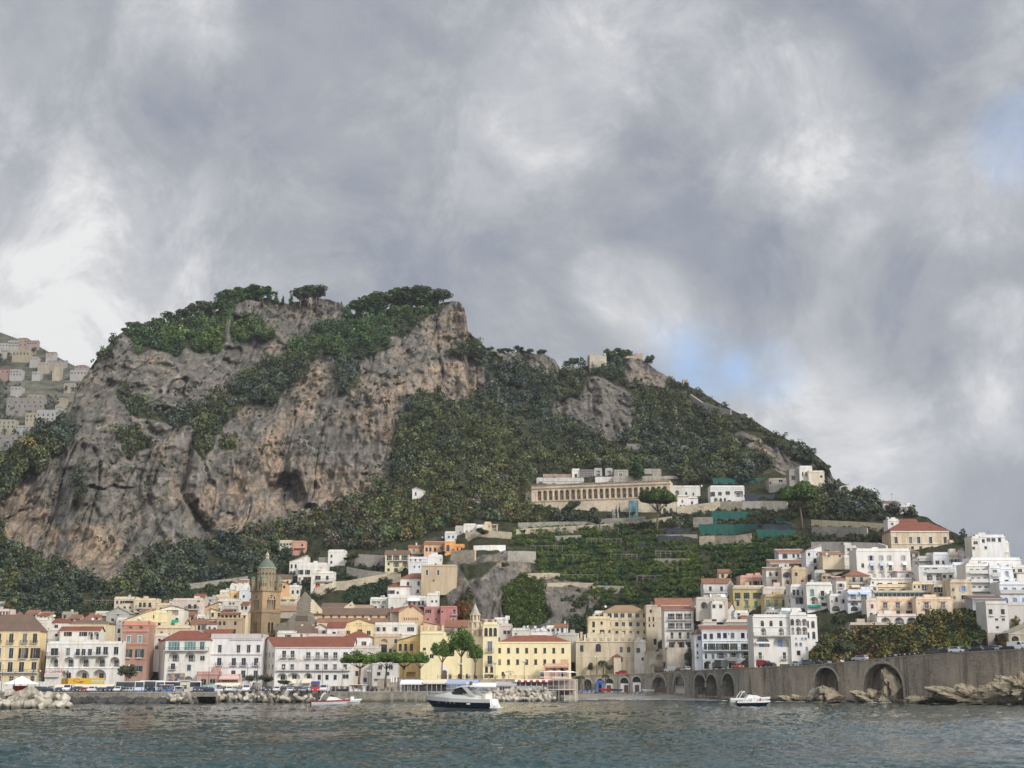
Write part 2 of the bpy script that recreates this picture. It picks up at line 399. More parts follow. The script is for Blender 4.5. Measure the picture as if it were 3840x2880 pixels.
VEG=[[(480,1245),(600,1190),(700,1160),(850,1120),(850,1290),(760,1300),(690,1290),(640,1330),(520,1320)],[(870,1180),(960,1200),(1080,1290),(960,1270),(880,1290)],[(0,1690),(90,1640),(240,1550),(285,1600),(255,1680),(170,1730),(150,1790),(100,1760),(60,1850),(0,1900)],[(1080,1290),(1200,1230),(1310,1165),(1440,1150),(1640,1140),(1660,1170),(1560,1200),(1450,1230),(1440,1260),(1460,1310),(1400,1330),(1270,1330),(1180,1330),(1090,1330)],[(870,1450),(930,1390),(1080,1330),(1200,1320),(1150,1400),(1080,1430),(1010,1510),(940,1500),(860,1600),(740,1740),(715,1690),(740,1620),(650,1600),(500,1560),(450,1500),(470,1440),(520,1500),(650,1530),(770,1530)],[(1250,1350),(1360,1340),(1340,1430),(1290,1470),(1260,1440)],[(1760,1262),(1830,1318),(1900,1335),(1850,1375),(1780,1350),(1680,1320)],[(1830,1385),(1940,1362),(2040,1380),(1960,1440),(1850,1440)],[(440,1640),(520,1620),(560,1690),(480,1720)],[(840,1650),(900,1640),(890,1700),(840,1690)],[(290,1800),(340,1810),(330,1870),(290,1860)],[(1890,2210),(1960,2150),(2040,2190),(2055,2300),(2030,2345),(1930,2345),(1890,2290)],[(1700,2280),(1760,2200),(1770,2370),(1700,2370)],[(1740,2110),(1880,2100),(1830,2150),(1750,2160)]]
STAIN=[[(1110,1400),(1230,1380),(1235,1440),(1190,1560),(1100,1590),(1080,1650),(1180,1760),(1400,1740),(1440,1800),(1250,1890),(1130,1890),(900,1990),(720,1960),(700,1880),(740,1830),(800,1800),(960,1680),(1030,1560),(1090,1480)],[(1300,1560),(1390,1480),(1500,1470),(1500,1660),(1440,1680),(1380,1640)],[(1660,1360),(1760,1350),(1820,1400),(1820,1500),(1690,1500),(1560,1500),(1380,1470),(1400,1430)],[(1600,1230),(1700,1150),(1752,1170),(1752,1240),(1700,1290),(1600,1290)],[(20,1780),(90,1680),(160,1850),(180,2050),(210,2120),(330,2170),(400,2205),(470,2130),(450,1990),(330,1960),(260,1990),(180,1980),(100,2050),(20,2030)],[(2200,1400),(2260,1400),(2240,1450),(2190,1460)],[(2360,1390),(2480,1420),(2470,1450),(2360,1440)],[(2790,1600),(2860,1630),(2900,1740),(2830,1700)]]
_su=np.array([p[0]for p in SKYL],float);_sv=np.array([p[1]for p in SKYL],float)
def skyv(u):return np.interp(u,_su,_sv)
def masks(u,v):
 wu=u+22*fbm(u*0.012,v*0.012,u*0,3,5);wv=v+18*fbm(u*0.012,v*0.012,u*0,3,15)
 rock=np.zeros(u.shape,bool)
 for p in ROCK:rock|=inpoly(wu,wv,p)
 for p in VEG:rock&=~inpoly(wu,wv,p)
 st=np.zeros(u.shape,bool)
 for p in STAIN:st|=inpoly(wu,wv,p)
 return rock,st
def blur(a,k):
 for ax in(0,1):
  pad=[(0,0),(0,0)];pad[ax]=(k,k)
  c=np.cumsum(np.pad(a,pad,mode='edge'),axis=ax)
  z=np.zeros_like(np.take(c,[0],axis=ax))
  c=np.concatenate([z,c],axis=ax)
  n=a.shape[ax]
  a=(np.take(c,np.arange(2*k+1,2*k+1+n),axis=ax)-np.take(c,np.arange(0,n),axis=ax))/(2*k+1)
 return a
NU,NR_=1250,440
def mountain():
 us=np.linspace(-500,4400,NU);s=np.linspace(0,1,NR_)
 sk=skyv(us)+3.0*fbm(us*0.03,us*0,us*0,4,2)
 V=2574+s[:,None]*(sk[None,:]-2574);U=np.repeat(us[None,:],NR_,0)
 d0=blur(D(U,V),7)
 rock,st=masks(U,V)
 rk=blur(rock.astype(float),2);stf=blur(st.astype(float),5)
 X=xat(U,V,d0);Z=zat(V,d0)
 big=fbm(X*0.016,d0*0.004,Z*0.008,3,31)
 flute=fbm(X*0.075,d0*0.01,Z*0.011,4,41)
 ridg=np.abs(fbm(X*0.05,d0*0.01,Z*0.03,4,51))
 ledge=fbm(X*0.02,d0*0.02,Z*0.14,3,61)
 fine=fbm(X*0.22,d0*0.1,Z*0.16,4,71)
 high=np.clip((1900-V)/300,0,1)
 k=0.45+0.55*np.clip((2120-V)/200,0,1)
 disp=k*(15*big+8.5*flute+7.5*(ridg-.3)+1.8*ledge+3.0*fine-5.5*np.clip(.10-np.abs(fbm(X*.055,d0*.01,Z*.010,3,101)),0,1)/.10*-1+3.0*np.clip(.09-np.abs(fbm(X*.13,d0*.02,Z*.03,3,111)),0,1)/.09+4.5*(np.abs(fbm(X*.16,d0*.05,Z*.07,3,91))-.3))
 edge=np.interp(V,[1200,1450,1600,1720,1850,1950,2040],[900,860,760,715,695,760,840])
 t=np.clip((U-edge)/40,-1,1)
 gate=np.clip((V-1560)/80,0,1)*np.clip((2050-V)/60,0,1)
 disp+=gate*(-13*np.clip(t,0,1)*np.clip(1-(U-edge)/500,0,1)+10*np.exp(-((U-edge+12)/11)**2))
 for(cu,cv,ru,rv,dep)in((1070,1882,84,116,9),(1102,1882,54,84,7),(1165,1905,26,26,16),(865,1935,20,12,3),(350,1832,60,10,7),(440,1828,70,9,6),(1360,1775,16,12,6),(1530,1330,18,26,8),(760,2000,26,30,8),(1150,1465,40,40,6)):
  up=np.where(V<cv,1,1.6)
  e=((U-cu+7*flute)/ru)**2+((V-cv+9*fine)/rv*up)**2
  disp+=dep*np.clip((2.6 if ru>50 and dep>6 and cv>1860 else 1.35)*(1-e),0,1)
 soft=2.6*fbm(X*0.03,d0*0.02,Z*0.03,3,81)
 d=d0+rk*disp+(1-rk)*soft*np.clip((2250-V)/200,0,1)
 last=np.clip((s[:,None]-0.985)/0.015,0,1)
 d=d*(1-last*0.0)
 X=xat(U,V,d);Z=zat(V,d)
 rows=[np.stack([X,d,Z],-1)]
 xs,ys,zs=X[-1],d[-1],Z[-1]
 for dy,dz in((18,4),(60,6),(150,-40),(330,-140),(620,-400)):
  f=(ys+dy)/ys
  rows.append(np.stack([xs*f,ys+dy,np.maximum(zs*1.0+dz if dz<0 else zs-3,-6)],-1)[None])
 A=np.concatenate(rows,0);nr=A.shape[0]
 i=np.arange(nr*NU).reshape(nr,NU)
 q=np.stack([i[:-1,:-1],i[:-1,1:],i[1:,1:],i[1:,:-1]],-1).reshape(-1,4)
 cov=np.zeros((nr,NU,4));cov[:NR_,:,0]=rk;cov[:NR_,:,1]=stf;cov[NR_:,:,0]=0.2;cov[...,3]=1
 m,nt,b=_new('mountain_limestone')
 b.inputs['Roughness'].default_value=0.95;b.inputs['Specular IOR Level'].default_value=0.08
 at=N(nt,'ShaderNodeAttribute');at.attribute_name='tint'
 sp_=N(nt,'ShaderNodeSeparateColor');L(nt,at.outputs['Color'],sp_.inputs[0])
 n_st=noise(nt,mapped(nt,(0.13,0.05,0.022)),1.0,6,0.68)
 n_bl=noise(nt,mapped(nt,(0.05,0.05,0.05)),1.0,6,0.65)
 n_fi=noise(nt,mapped(nt,(0.5,0.3,0.3)),1.0,6,0.7)
 n_cr=noise(nt,mapped(nt,(0.30,0.2,0.12)),1.0,5,0.75)
 grey=mixc(nt,ramp(nt,n_bl,[(0.3,0.0),(0.7,1.0)]),(0.125,0.114,0.102),(0.245,0.212,0.173))
 tan=mixc(nt,ramp(nt,n_st,[(0.36,0.0),(0.66,1.0)]),(0.42,0.29,0.185),(0.24,0.195,0.155))
 mt=N(nt,'ShaderNodeMath',operation='MULTIPLY');L(nt,sp_.outputs[1],mt.inputs[0])
 L(nt,ramp(nt,n_st,[(0.30,1.0),(0.72,0.35)]),mt.inputs[1])
 a=mixc(nt,mt.outputs[0],grey,tan)
 a=mixc(nt,ramp(nt,n_bl,[(0.54,0.0),(0.68,0.65)]),a,(0.34,0.245,0.165))
 a=mixc(nt,ramp(nt,n_st,[(0.54,0.0),(0.66,0.75)]),a,(0.085,0.083,0.084))
 a=mixc(nt,ramp(nt,n_fi,[(0.30,0.8),(0.42,0.0)]),a,(0.07,0.066,0.058))
 a=mixc(nt,ramp(nt,n_fi,[(0.60,0.0),(0.75,0.35)]),a,(0.40,0.36,0.31))
 vo=N(nt,'ShaderNodeTexVoronoi',feature='DISTANCE_TO_EDGE');vo.inputs['Scale'].default_value=1.0
 wv=N(nt,'ShaderNodeVectorMath',operation='ADD');L(nt,mapped(nt,(.085,.03,.026)),wv.inputs[0]);ws=N(nt,'ShaderNodeVectorMath',operation='SCALE');ws.inputs['Scale'].default_value=.9
 nn_=N(nt,'ShaderNodeTexNoise');nn_.inputs['Scale'].default_value=1.0;nn_.inputs['Detail'].default_value=5;L(nt,mapped(nt,(.11,.06,.06)),nn_.inputs['Vector']);L(nt,nn_.outputs['Color'],ws.inputs[0]);L(nt,ws.outputs[0],wv.inputs[1]);L(nt,wv.outputs[0],vo.inputs['Vector'])
 a=mixc(nt,ramp(nt,vo.outputs['Distance'],[(0.0,.75),(0.05,0.0)]),a,(.075,.068,.06))
 n_s2=noise(nt,mapped(nt,(.45,.15,.035)),1.0,4,.6);a=mixc(nt,ramp(nt,n_s2,[(.48,0.0),(.66,.5)]),a,(.11,.105,.10))
 n_md=noise(nt,mapped(nt,(.20,.12,.10)),1.0,3,.6);a=mixc(nt,ramp(nt,n_md,[(.34,.7),(.44,0.0)]),a,(.075,.07,.064));a=mixc(nt,ramp(nt,n_md,[(.56,0.0),(.66,.45)]),a,(.36,.32,.27))
 moss=ramp(nt,n_cr,[(0.52,0.0),(0.62,0.8)])
 a=mixc(nt,moss,a,(0.07,0.078,0.045))
 scrub=mixc(nt,ramp(nt,n_fi,[(0.35,0.0),(0.7,1.0)]),(0.022,0.030,0.014),(0.075,0.072,0.040))
 scrub=mixc(nt,ramp(nt,n_bl,[(0.58,0.0),(0.7,0.6)]),scrub,(0.14,0.115,0.075))
 L(nt,mixc(nt,ramp(nt,sp_.outputs[0],[(0.3,0.0),(0.7,1.0)]),scrub,a),b.inputs['Base Color'])
 bump(nt,b,n_fi,0.9,1.6)
 o=put('mountain',np_mesh('mountain',A.reshape(-1,3),q,m,cov.reshape(-1,4),smooth=False));tag(o,kind='structure')
mountain()
FH=[(-700,900),(-300,1120),(0,1246),(60,1268),(140,1295),(200,1330),(260,1362),(330,1396),(500,1500),(700,1560)]
FV=np.array([2100,1800,1650,1500,1380,1250,900.]);FY=np.array([1060,1120,1165,1220,1280,1350,1600.])
def Dfar(v):return np.interp(-np.asarray(v,float),-FV,FY)
def far_hill():
 us=np.linspace(-700,700,260);s=np.linspace(0,1,200)
 sk=np.interp(us,[p[0]for p in FH],[p[1]for p in FH])
 V=2050+s[:,None]*(sk[None]-2050);U=np.repeat(us[None],200,0)
 d=Dfar(V);X=xat(U,V,d);Z=zat(V,d)
 d=d+9*fbm(X*0.01,Z*0.02,X*0,4,3);
 step=(Z%9.0)/9.0
 d=d-5*np.clip(step*2-0.6,0,1)
 X=xat(U,V,d);Z=zat(V,d)
 A=np.stack([X,d,Z],-1)
 back=A[-1:].copy();back[...,1]+=500;back[...,2]*=.6;back[...,0]*=1.4
 A=np.concatenate([A,back],0);nr=A.shape[0]
 i=np.arange(nr*260).reshape(nr,260)
 q=np.stack([i[:-1,:-1],i[:-1,1:],i[1:,1:],i[1:,:-1]],-1).reshape(-1,4)
 m,nt,b=_new('far_hillside')
 b.inputs['Roughness'].default_value=0.95;b.inputs['Specular IOR Level'].default_value=0.05
 n1=noise(nt,mapped(nt,(0.02,0.02,0.09)),1.0,5,0.65);n2=noise(nt,mapped(nt,(0.15,0.1,0.3)),1.0,4,0.7)
 a=mixc(nt,ramp(nt,n1,[(0.40,0.0),(0.6,1.0)]),(0.070,0.078,0.052),(0.165,0.15,0.118))
 a=mixc(nt,ramp(nt,n2,[(0.45,0.0),(0.66,0.8)]),a,(0.05,0.058,0.04))
 L(nt,a,b.inputs['Base Color'])
 o=put('far_hill',np_mesh('far_hill',A.reshape(-1,3),q,m));tag(o,kind='structure')
far_hill()
def clumps(cen,rad,n,leaf,squash,tint,lobes=5,seed=1,flat=0.0):
 g=np.random.default_rng(seed);T=len(cen);cen=np.asarray(cen,float);rad=np.asarray(rad,float);tint=np.asarray(tint,float)
 lo=g.normal(size=(T,lobes,3));lo/=np.linalg.norm(lo,axis=-1,keepdims=True);lo*=g.uniform(0.25,0.62,(T,lobes,1));lo[:,0]*=0.2
 lr=g.uniform(0.36,0.62,(T,lobes));lc=g.uniform(0.72,1.3,(T,lobes))
 k=g.integers(0,lobes,(T,n));ti=np.arange(T)[:,None]
 dn=g.normal(size=(T,n,3));dn[...,2]+=0.25;dn/=np.linalg.norm(dn,axis=-1,keepdims=True)
 p=lo[ti,k]+dn*(lr[ti,k]*g.uniform(0.72,1.05,(T,n)))[...,None]
 if flat:p[...,2]=np.where(p[...,2]<-flat,-flat+0.25*(p[...,2]+flat),p[...,2])
 p=p*rad[:,None,None];p[...,2]*=squash;p+=cen[:,None,:]
 nr=dn+0.7*g.normal(size=(T,n,3));nr/=np.linalg.norm(nr,axis=-1,keepdims=True)
 a=np.cross(nr,g.normal(size=(T,n,3)));a/=np.linalg.norm(a,axis=-1,keepdims=True);b=np.cross(nr,a)
 sz=(leaf*g.uniform(0.6,1.3,(T,n)))[...,None]*(rad**0.5)[:,None,None]
 a*=sz;b*=sz*0.7
 q=np.stack([p-a-b*.6,p+a*.7-b,p+a+b*.7,p-a*.6+b],2).reshape(-1,3)
 tn=(tint[:,None,:]*lc[ti,k][...,None]);tn=np.repeat(tn.reshape(-1,3),4,0)
 tn=np.concatenate([tn,np.ones((len(tn),1))],1)
 return q,np.arange(len(q)).reshape(-1,4),tn
LEAF=leaves('broad_leaves',(0.066,0.080,0.044),0.5);PINE=leaves('pine_needles',(0.050,0.082,0.028),0.5)
LEMON=leaves('lemon_leaves',(0.085,0.125,0.034),0.6);SHRUB=leaves('scrub_leaves',(0.078,0.084,0.052),0.5)
def soil_pt(U,V):
 d=D(U,V);return np.stack([xat(U,V,d),d,zat(V,d)],-1)
NOTREE=[]
NOTREE+=[[(1990,1910),(1990,1815),(2015,1782),(2500,1760),(2550,1800),(2560,1818),(2800,1818),(2890,1750),(3000,1750),(3100,1760),(3100,1830),(2960,1850),(2900,1960),(2700,1990),(2540,1980),(2500,2010),(2240,1965),(1990,1945)],[(1700,2110),(1720,1990),(1760,1950),(1940,1960),(2560,1985),(2560,1900),(2800,1880),(3030,1930),(3050,2080),(2900,2100),(2880,2180),(2640,2200),(2600,2290),(2200,2330),(2150,2400),(1690,2400)],[(1090,2100),(1110,2010),(1210,2010),(1210,2060),(1440,2060),(1460,2030),(1600,2010),(1760,1950),(1760,2420),(1000,2420),(1000,2240),(1040,2150)],[(-400,2570),(-400,2310),(60,2300),(240,2300),(400,2250),(640,2235),(860,2160),(1090,2140),(1100,2570)],[(-400,2575),(-400,2410),(2300,2340),(2640,2200),(2880,2080),(3040,1940),(3340,1935),(3590,1950),(3600,2060),(3660,1990),(3800,1990),(3900,2100),(3900,2330),(3600,2312),(3450,2322),(3442,2374),(3180,2380),(3080,2410),(3000,2575)],[(1540,1885),(1545,1825),(1610,1825),(1600,1890)],[(2205,1385),(2205,1315),(2280,1315),(2280,1385)],[(1118,1925),(1118,1890),(1190,1890),(1190,1925)]]
def woodland():
 g=np.random.default_rng(5)
 u=g.uniform(-450,4390,34500);v=g.uniform(1060,2570,34500)
 ok=v>skyv(u)+6
 u,v=u[ok],v[ok]
 rock,st=masks(u,v)
 bad=np.zeros(u.shape,bool)
 for p in NOTREE:bad|=inpoly(u,v,p)
 ridge=(u>2520)&(v<skyv(u)+60)
 keep=(~rock)&(~bad)
 uu,vv=u[keep],v[keep]
 nz_=fbm(uu*0.006,vv*0.008,uu*0,3,8);keep2=nz_>-0.95
 uu,vv,nz_=uu[keep2],vv[keep2],nz_[keep2]
 p=soil_pt(uu,vv);T=len(uu)
 r=(1.5+3.0*g.uniform(0,1,T)**2)*np.where((vv<1500)&(uu<1500),1.25,1.0)*np.where((uu>2520)&(vv<skyv(uu)+70),0.7,1.0)*np.where(vv>2300,0.7,1)
 r*=np.where((uu>3050)&(vv>2290),0.9,1)
 p[:,2]+=r*0.55;p[:,1]-=r*0.5
 hue=g.normal(0,1,T)*0.5+1.3*nz_
 warm=np.clip((vv-1720)/200,0,1)*np.clip((2150-vv)/100,0,1)*(uu>900)*(uu<2100)
 tint=np.stack([1.0+0.22*hue+warm*g.uniform(0,.7,T),1.0+0.16*hue+warm*g.uniform(0,.4,T),0.95-0.1*hue],-1)
 tint*=g.uniform(0.45,1.6,(T,1));olive=g.uniform(size=T)<.12;tint[olive]*=np.array([1.35,1.25,1.7])
 pine=(vv<1340)&(uu<1700)
 tint[pine]*=np.array([0.75,1.05,0.75])
 ivy=(uu>3050)&(vv>2290)
 tint[ivy]=np.array([1.5,1.25,0.8])*g.uniform(0.5,1.3,(ivy.sum(),1))*np.where(g.uniform(size=(ivy.sum(),1))<0.25,np.array([[1.5,1.1,.6]]),1)
 red=ivy&(uu>3180)&(uu<3310)&(vv>2390)&(g.uniform(size=T)<.5)
 tint[red]=np.array([1.7,.55,.7])*g.uniform(0.4,1.1,(red.sum(),1))
 autumn=g.uniform(size=T)<0.003
 tint[autumn]*=np.array([2.0,1.2,0.8])
 sel=np.arange(T)
 q,f,tn=clumps(p[sel],r[sel],104,0.27,1.1,np.clip(tint[sel],.2,4),6,3)
 o=put('woodland',np_mesh('woodland',q,f,LEAF,tn));tag(o,'dense dark evergreen woodland covering the mountain slopes between the cliffs','woodland',kind='stuff')
 cand=(rock)&(fbm(u*0.010,v*0.012,u*0,3,18)+0.25*(v<1500)>0.02)&~bad
 uu,vv=u[cand],v[cand]
 pick=(g.uniform(size=len(uu))<np.where(vv>1900,.07,.22))&~((np.abs(uu-1085)<110)&(vv>1720));uu,vv=uu[pick],vv[pick]
 p=soil_pt(uu,vv);T=len(uu)
 r=.6+2.2*g.uniform(0,1,T)**2.5;p[:,1]-=5.5
 tint=g.uniform(0.6,1.3,(T,1))*np.array([[1,1,1.0]])
 q,f,tn=clumps(p,r,50,0.27,1.0,tint,4,4)
 o=put('cliff_scrub',np_mesh('cliff_scrub',q,f,SHRUB,tn));tag(o,'low grey green scrub growing on ledges of the limestone cliffs','scrub',kind='stuff')
 u=g.uniform(-300,420,1500);v=g.uniform(1250,1760,1500)
 ok=v>np.interp(u,[q_[0]for q_ in FH],[q_[1]for q_ in FH])+4
 ok&=fbm(u*0.01,v*0.03,u*0,3,28)>-0.1
 u,v=u[ok],v[ok];d=Dfar(v)-9;p=np.stack([xat(u,v,d),d,zat(v,d)],-1)
 q,f,tn=clumps(p,g.uniform(1.5,3.6,len(u)),26,0.55,0.8,g.uniform(0.7,1.3,(len(u),1))*np.array([[1.1,1.1,1.25]]),4,6)
 o=put('hillside_gardens',np_mesh('hillside_gardens',q,f,SHRUB,tn));tag(o,'green garden growth on the terraces of the far hillside','gardens',kind='stuff')
woodland()
Wt=(.76,.73,.67);Ow=(.72,.68,.60);Cr=(.70,.585,.41);Yw=(.76,.61,.35);Py=(.80,.70,.44);Tn=(.50,.41,.285);Pe=(.74,.575,.41);Pk=(.52,.26,.23);Or=(.62,.34,.21)
Sg=(.34,.305,.25);Gy=(.46,.44,.41);Oy=(.54,.455,.225);Lb=(.62,.68,.75);Dp=(.42,.265,.205)
Rr=(.235,.082,.052);Ro=(.275,.122,.074);Rb=(.185,.115,.08);Rt=(.33,.205,.12)
FRAME=plain('white_frame',(.62,.61,.58));DARKF=plain('dark_frame',(.12,.08,.05))
PANE2=glass('curtained_glass',(.13,.125,.115));PANE=glass('window_glass',(.018,.020,.024));BLUEP=glass('blue_window_glass',(.12,.22,.42));GREENP=glass('green_window_glass',(.10,.22,.19))
SH_BR=plain('brown_shutter',(.055,.032,.022));SH_GR=plain('green_shutter',(.030,.060,.045));SH_GY=plain('grey_shutter',(.42,.42,.41));SH_BL=plain('blue_shutter',(.10,.22,.48));SH_RD=plain('red_shutter',(.30,.035,.03))
IRON=plain('iron',(.05,.05,.052),0.5);SLAB=plain('balcony_slab',(.55,.52,.47),0.9);RAILW=plain('pale_railing',(.55,.55,.53))
CLOTH=plain('white_canvas',(.82,.81,.77),0.9);GREEN_CL=plain('green_canvas',(.02,.26,.17),0.9);RED_CL=plain('red_canvas',(.50,.05,.04),0.9);BLUE_CL=plain('blue_canvas',(.07,.16,.50),0.9);CREAM_CL=plain('cream_canvas',(.70,.63,.47),0.9)
WIRE=plain('grey_metal',(.30,.31,.32),0.4,0.6)
def panel(mb,A,B,z0,z1,ops,mw=0,deep_m=0,gable=None):
 """a wall from A to B (seen from outside left to right) with real openings cut in it: ops = (s0,s1,za,zb,rise,depth)"""
 A=Vector((A[0],A[1],0));B=Vector((B[0],B[1],0));W=(B-A).length;d=(B-A)/W;n=Vector((-d.y,d.x,0))
 def w(s,z,dep=0.0):p=A+d*s+n*dep;return(p.x,p.y,z)
 ss=sorted(set([0.0,W]+[round(o[0],3)for o in ops]+[round(o[1],3)for o in ops]));zs=sorted(set([z0,z1]+[round(o[2],3)for o in ops]+[round(o[3],3)for o in ops]))
 ss=[s for s in ss if 0<=s<=W+1e-6];zs=[z for z in zs if z0-1e-6<=z<=z1+1e-6]
 for i in range(len(ss)-1):
  if ss[i+1]-ss[i]<1e-4:continue
  cs=(ss[i]+ss[i+1])/2;run=None
  for j in range(len(zs)-1):
   if zs[j+1]-zs[j]<1e-4:continue
   cz=(zs[j]+zs[j+1])/2
   hole=any(o[0]<cs<o[1]and o[2]<cz<o[3]for o in ops)
   if not hole:
    if run is None:run=zs[j]
    if j==len(zs)-2:mb.quad(w(ss[i],run),w(ss[i+1],run),w(ss[i+1],zs[j+1]),w(ss[i],zs[j+1]),mw)
   elif run is not None:
    mb.quad(w(ss[i],run),w(ss[i+1],run),w(ss[i+1],zs[j]),w(ss[i],zs[j]),mw);run=None
 for(s0,s1,za,zb,rise,dep)in ops:
  c=(s0+s1)/2;hw=(s1-s0)/2;out=[(s0,za),(s1,za)]
  if rise>0:
   zs_=zb-rise;k=8
   arc=[(c+hw*math.cos(math.pi*t/k),zs_+rise*math.sin(math.pi*t/k))for t in range(k+1)]
   out+=arc
   R_=[(s1,zb)]+arc[:k//2+1][::-1];L_=[(s0,zb)]+arc[k//2:][::-1]
   mb.add([w(*p)for p in R_],[tuple(range(len(R_)))[::-1]],mw);mb.add([w(*p)for p in L_],[tuple(range(len(L_)))[::-1]],mw)
  else:out+=[(s1,zb),(s0,zb)]
  m=len(out)
  for t in range(m):
   p,q=out[t],out[(t+1)%m]
   if abs(p[0]-q[0])+abs(p[1]-q[1])<1e-5:continue
   mb.quad(w(p[0],p[1]),w(p[0],p[1],dep),w(q[0],q[1],dep),w(q[0],q[1]),mw)
  mb.add([w(p[0],p[1],dep)for p in out],[tuple(range(m))],deep_m)
 return d,n,W
_wc={}
def window_parts(kind,w,h,rise,pane,shutter):
 key=(kind,round(w,2),round(h,2),round(rise,2),pane.name,shutter.name if shutter else 0)
 if key in _wc:return _wc[key]
 f=MB();b=0.045
 k=6;hw=w/2
 if rise>0:arc=[(hw*math.cos(math.pi*t/k),h-rise+rise*math.sin(math.pi*t/k))for t in range(k+1)]
 f.box(-hw,-hw+b,.14,.22,0,h-rise);f.box(hw-b,hw,.14,.22,0,h-rise);f.box(-hw+b,hw-b,.14,.22,0,b)
 if rise<=0:f.box(-hw+b,hw-b,.14,.22,h-b,h)
 else:f.box(-hw+b,hw-b,.14,.22,h-rise-b/2,h-rise+b/2)
 if w>1.3 or kind=='t':f.box(-b/2,b/2,.15,.21,b,h-rise-b/2 if rise>0 else h-b)
 f.box(-hw-.1,hw+.1,-.10,.12,-.12,0)
 if kind=='t':
  f.box(-hw-.22,-hw,-.05,.02,0,h);f.box(hw,hw+.22,-.05,.02,0,h);f.box(-hw-.3,hw+.3,-.1,.02,h,h+.24)
 p=MB();out=[(-hw+b,b),(hw-b,b)]+([(hw-b,h-b),(-hw+b,h-b)]if rise<=0 else[(x*.95,z)for x,z in arc])
 p.add([(x,.185,z)for x,z in out],[tuple(range(len(out)))])
 sh=None
 if shutter:
  sh=MB();sw=w*.5;sh.box(0,sw,-.07,-.02,0,h)
  for t in range(4):sh.box(.06,sw-.06,-.085,-.07,h*(t+.12)/4,h*(t+.9)/4)
  sh=sh.mesh('shutter',shutter)
 r=(f.mesh('window',FRAME if kind!='k' else DARKF),p.mesh('pane',pane),sh)
 _wc[key]=r
 return r
def rail(mb,pts,z,h=.95,m=0,step=.5):
 for i in range(len(pts)-1):
  a=Vector((pts[i][0],pts[i][1],0));b=Vector((pts[i+1][0],pts[i+1][1],0));n=max(1,int((b-a).length/step))
  for k in range(n+1):
   p=a.lerp(b,k/n);mb.box(p.x-.02,p.x+.02,p.y-.02,p.y+.02,z,z+h-.04,m)
  dx=(b-a);t=.03
  if abs(dx.x)>abs(dx.y):mb.box(min(a.x,b.x)-t,max(a.x,b.x)+t,a.y-t,a.y+t,z+h-.04,z+h+.03,m)
  else:mb.box(a.x-t,a.x+t,min(a.y,b.y)-t,max(a.y,b.y)+t,z+h-.04,z+h+.03,m)
def spread(xs):
 if isinstance(xs,int):return[(i+.5)/xs for i in range(xs)]
 if isinstance(xs,tuple):n,a,b=xs;return[a+(b-a)*i/max(1,n-1)for i in range(n)]
 return list(xs)
BUILT=[]
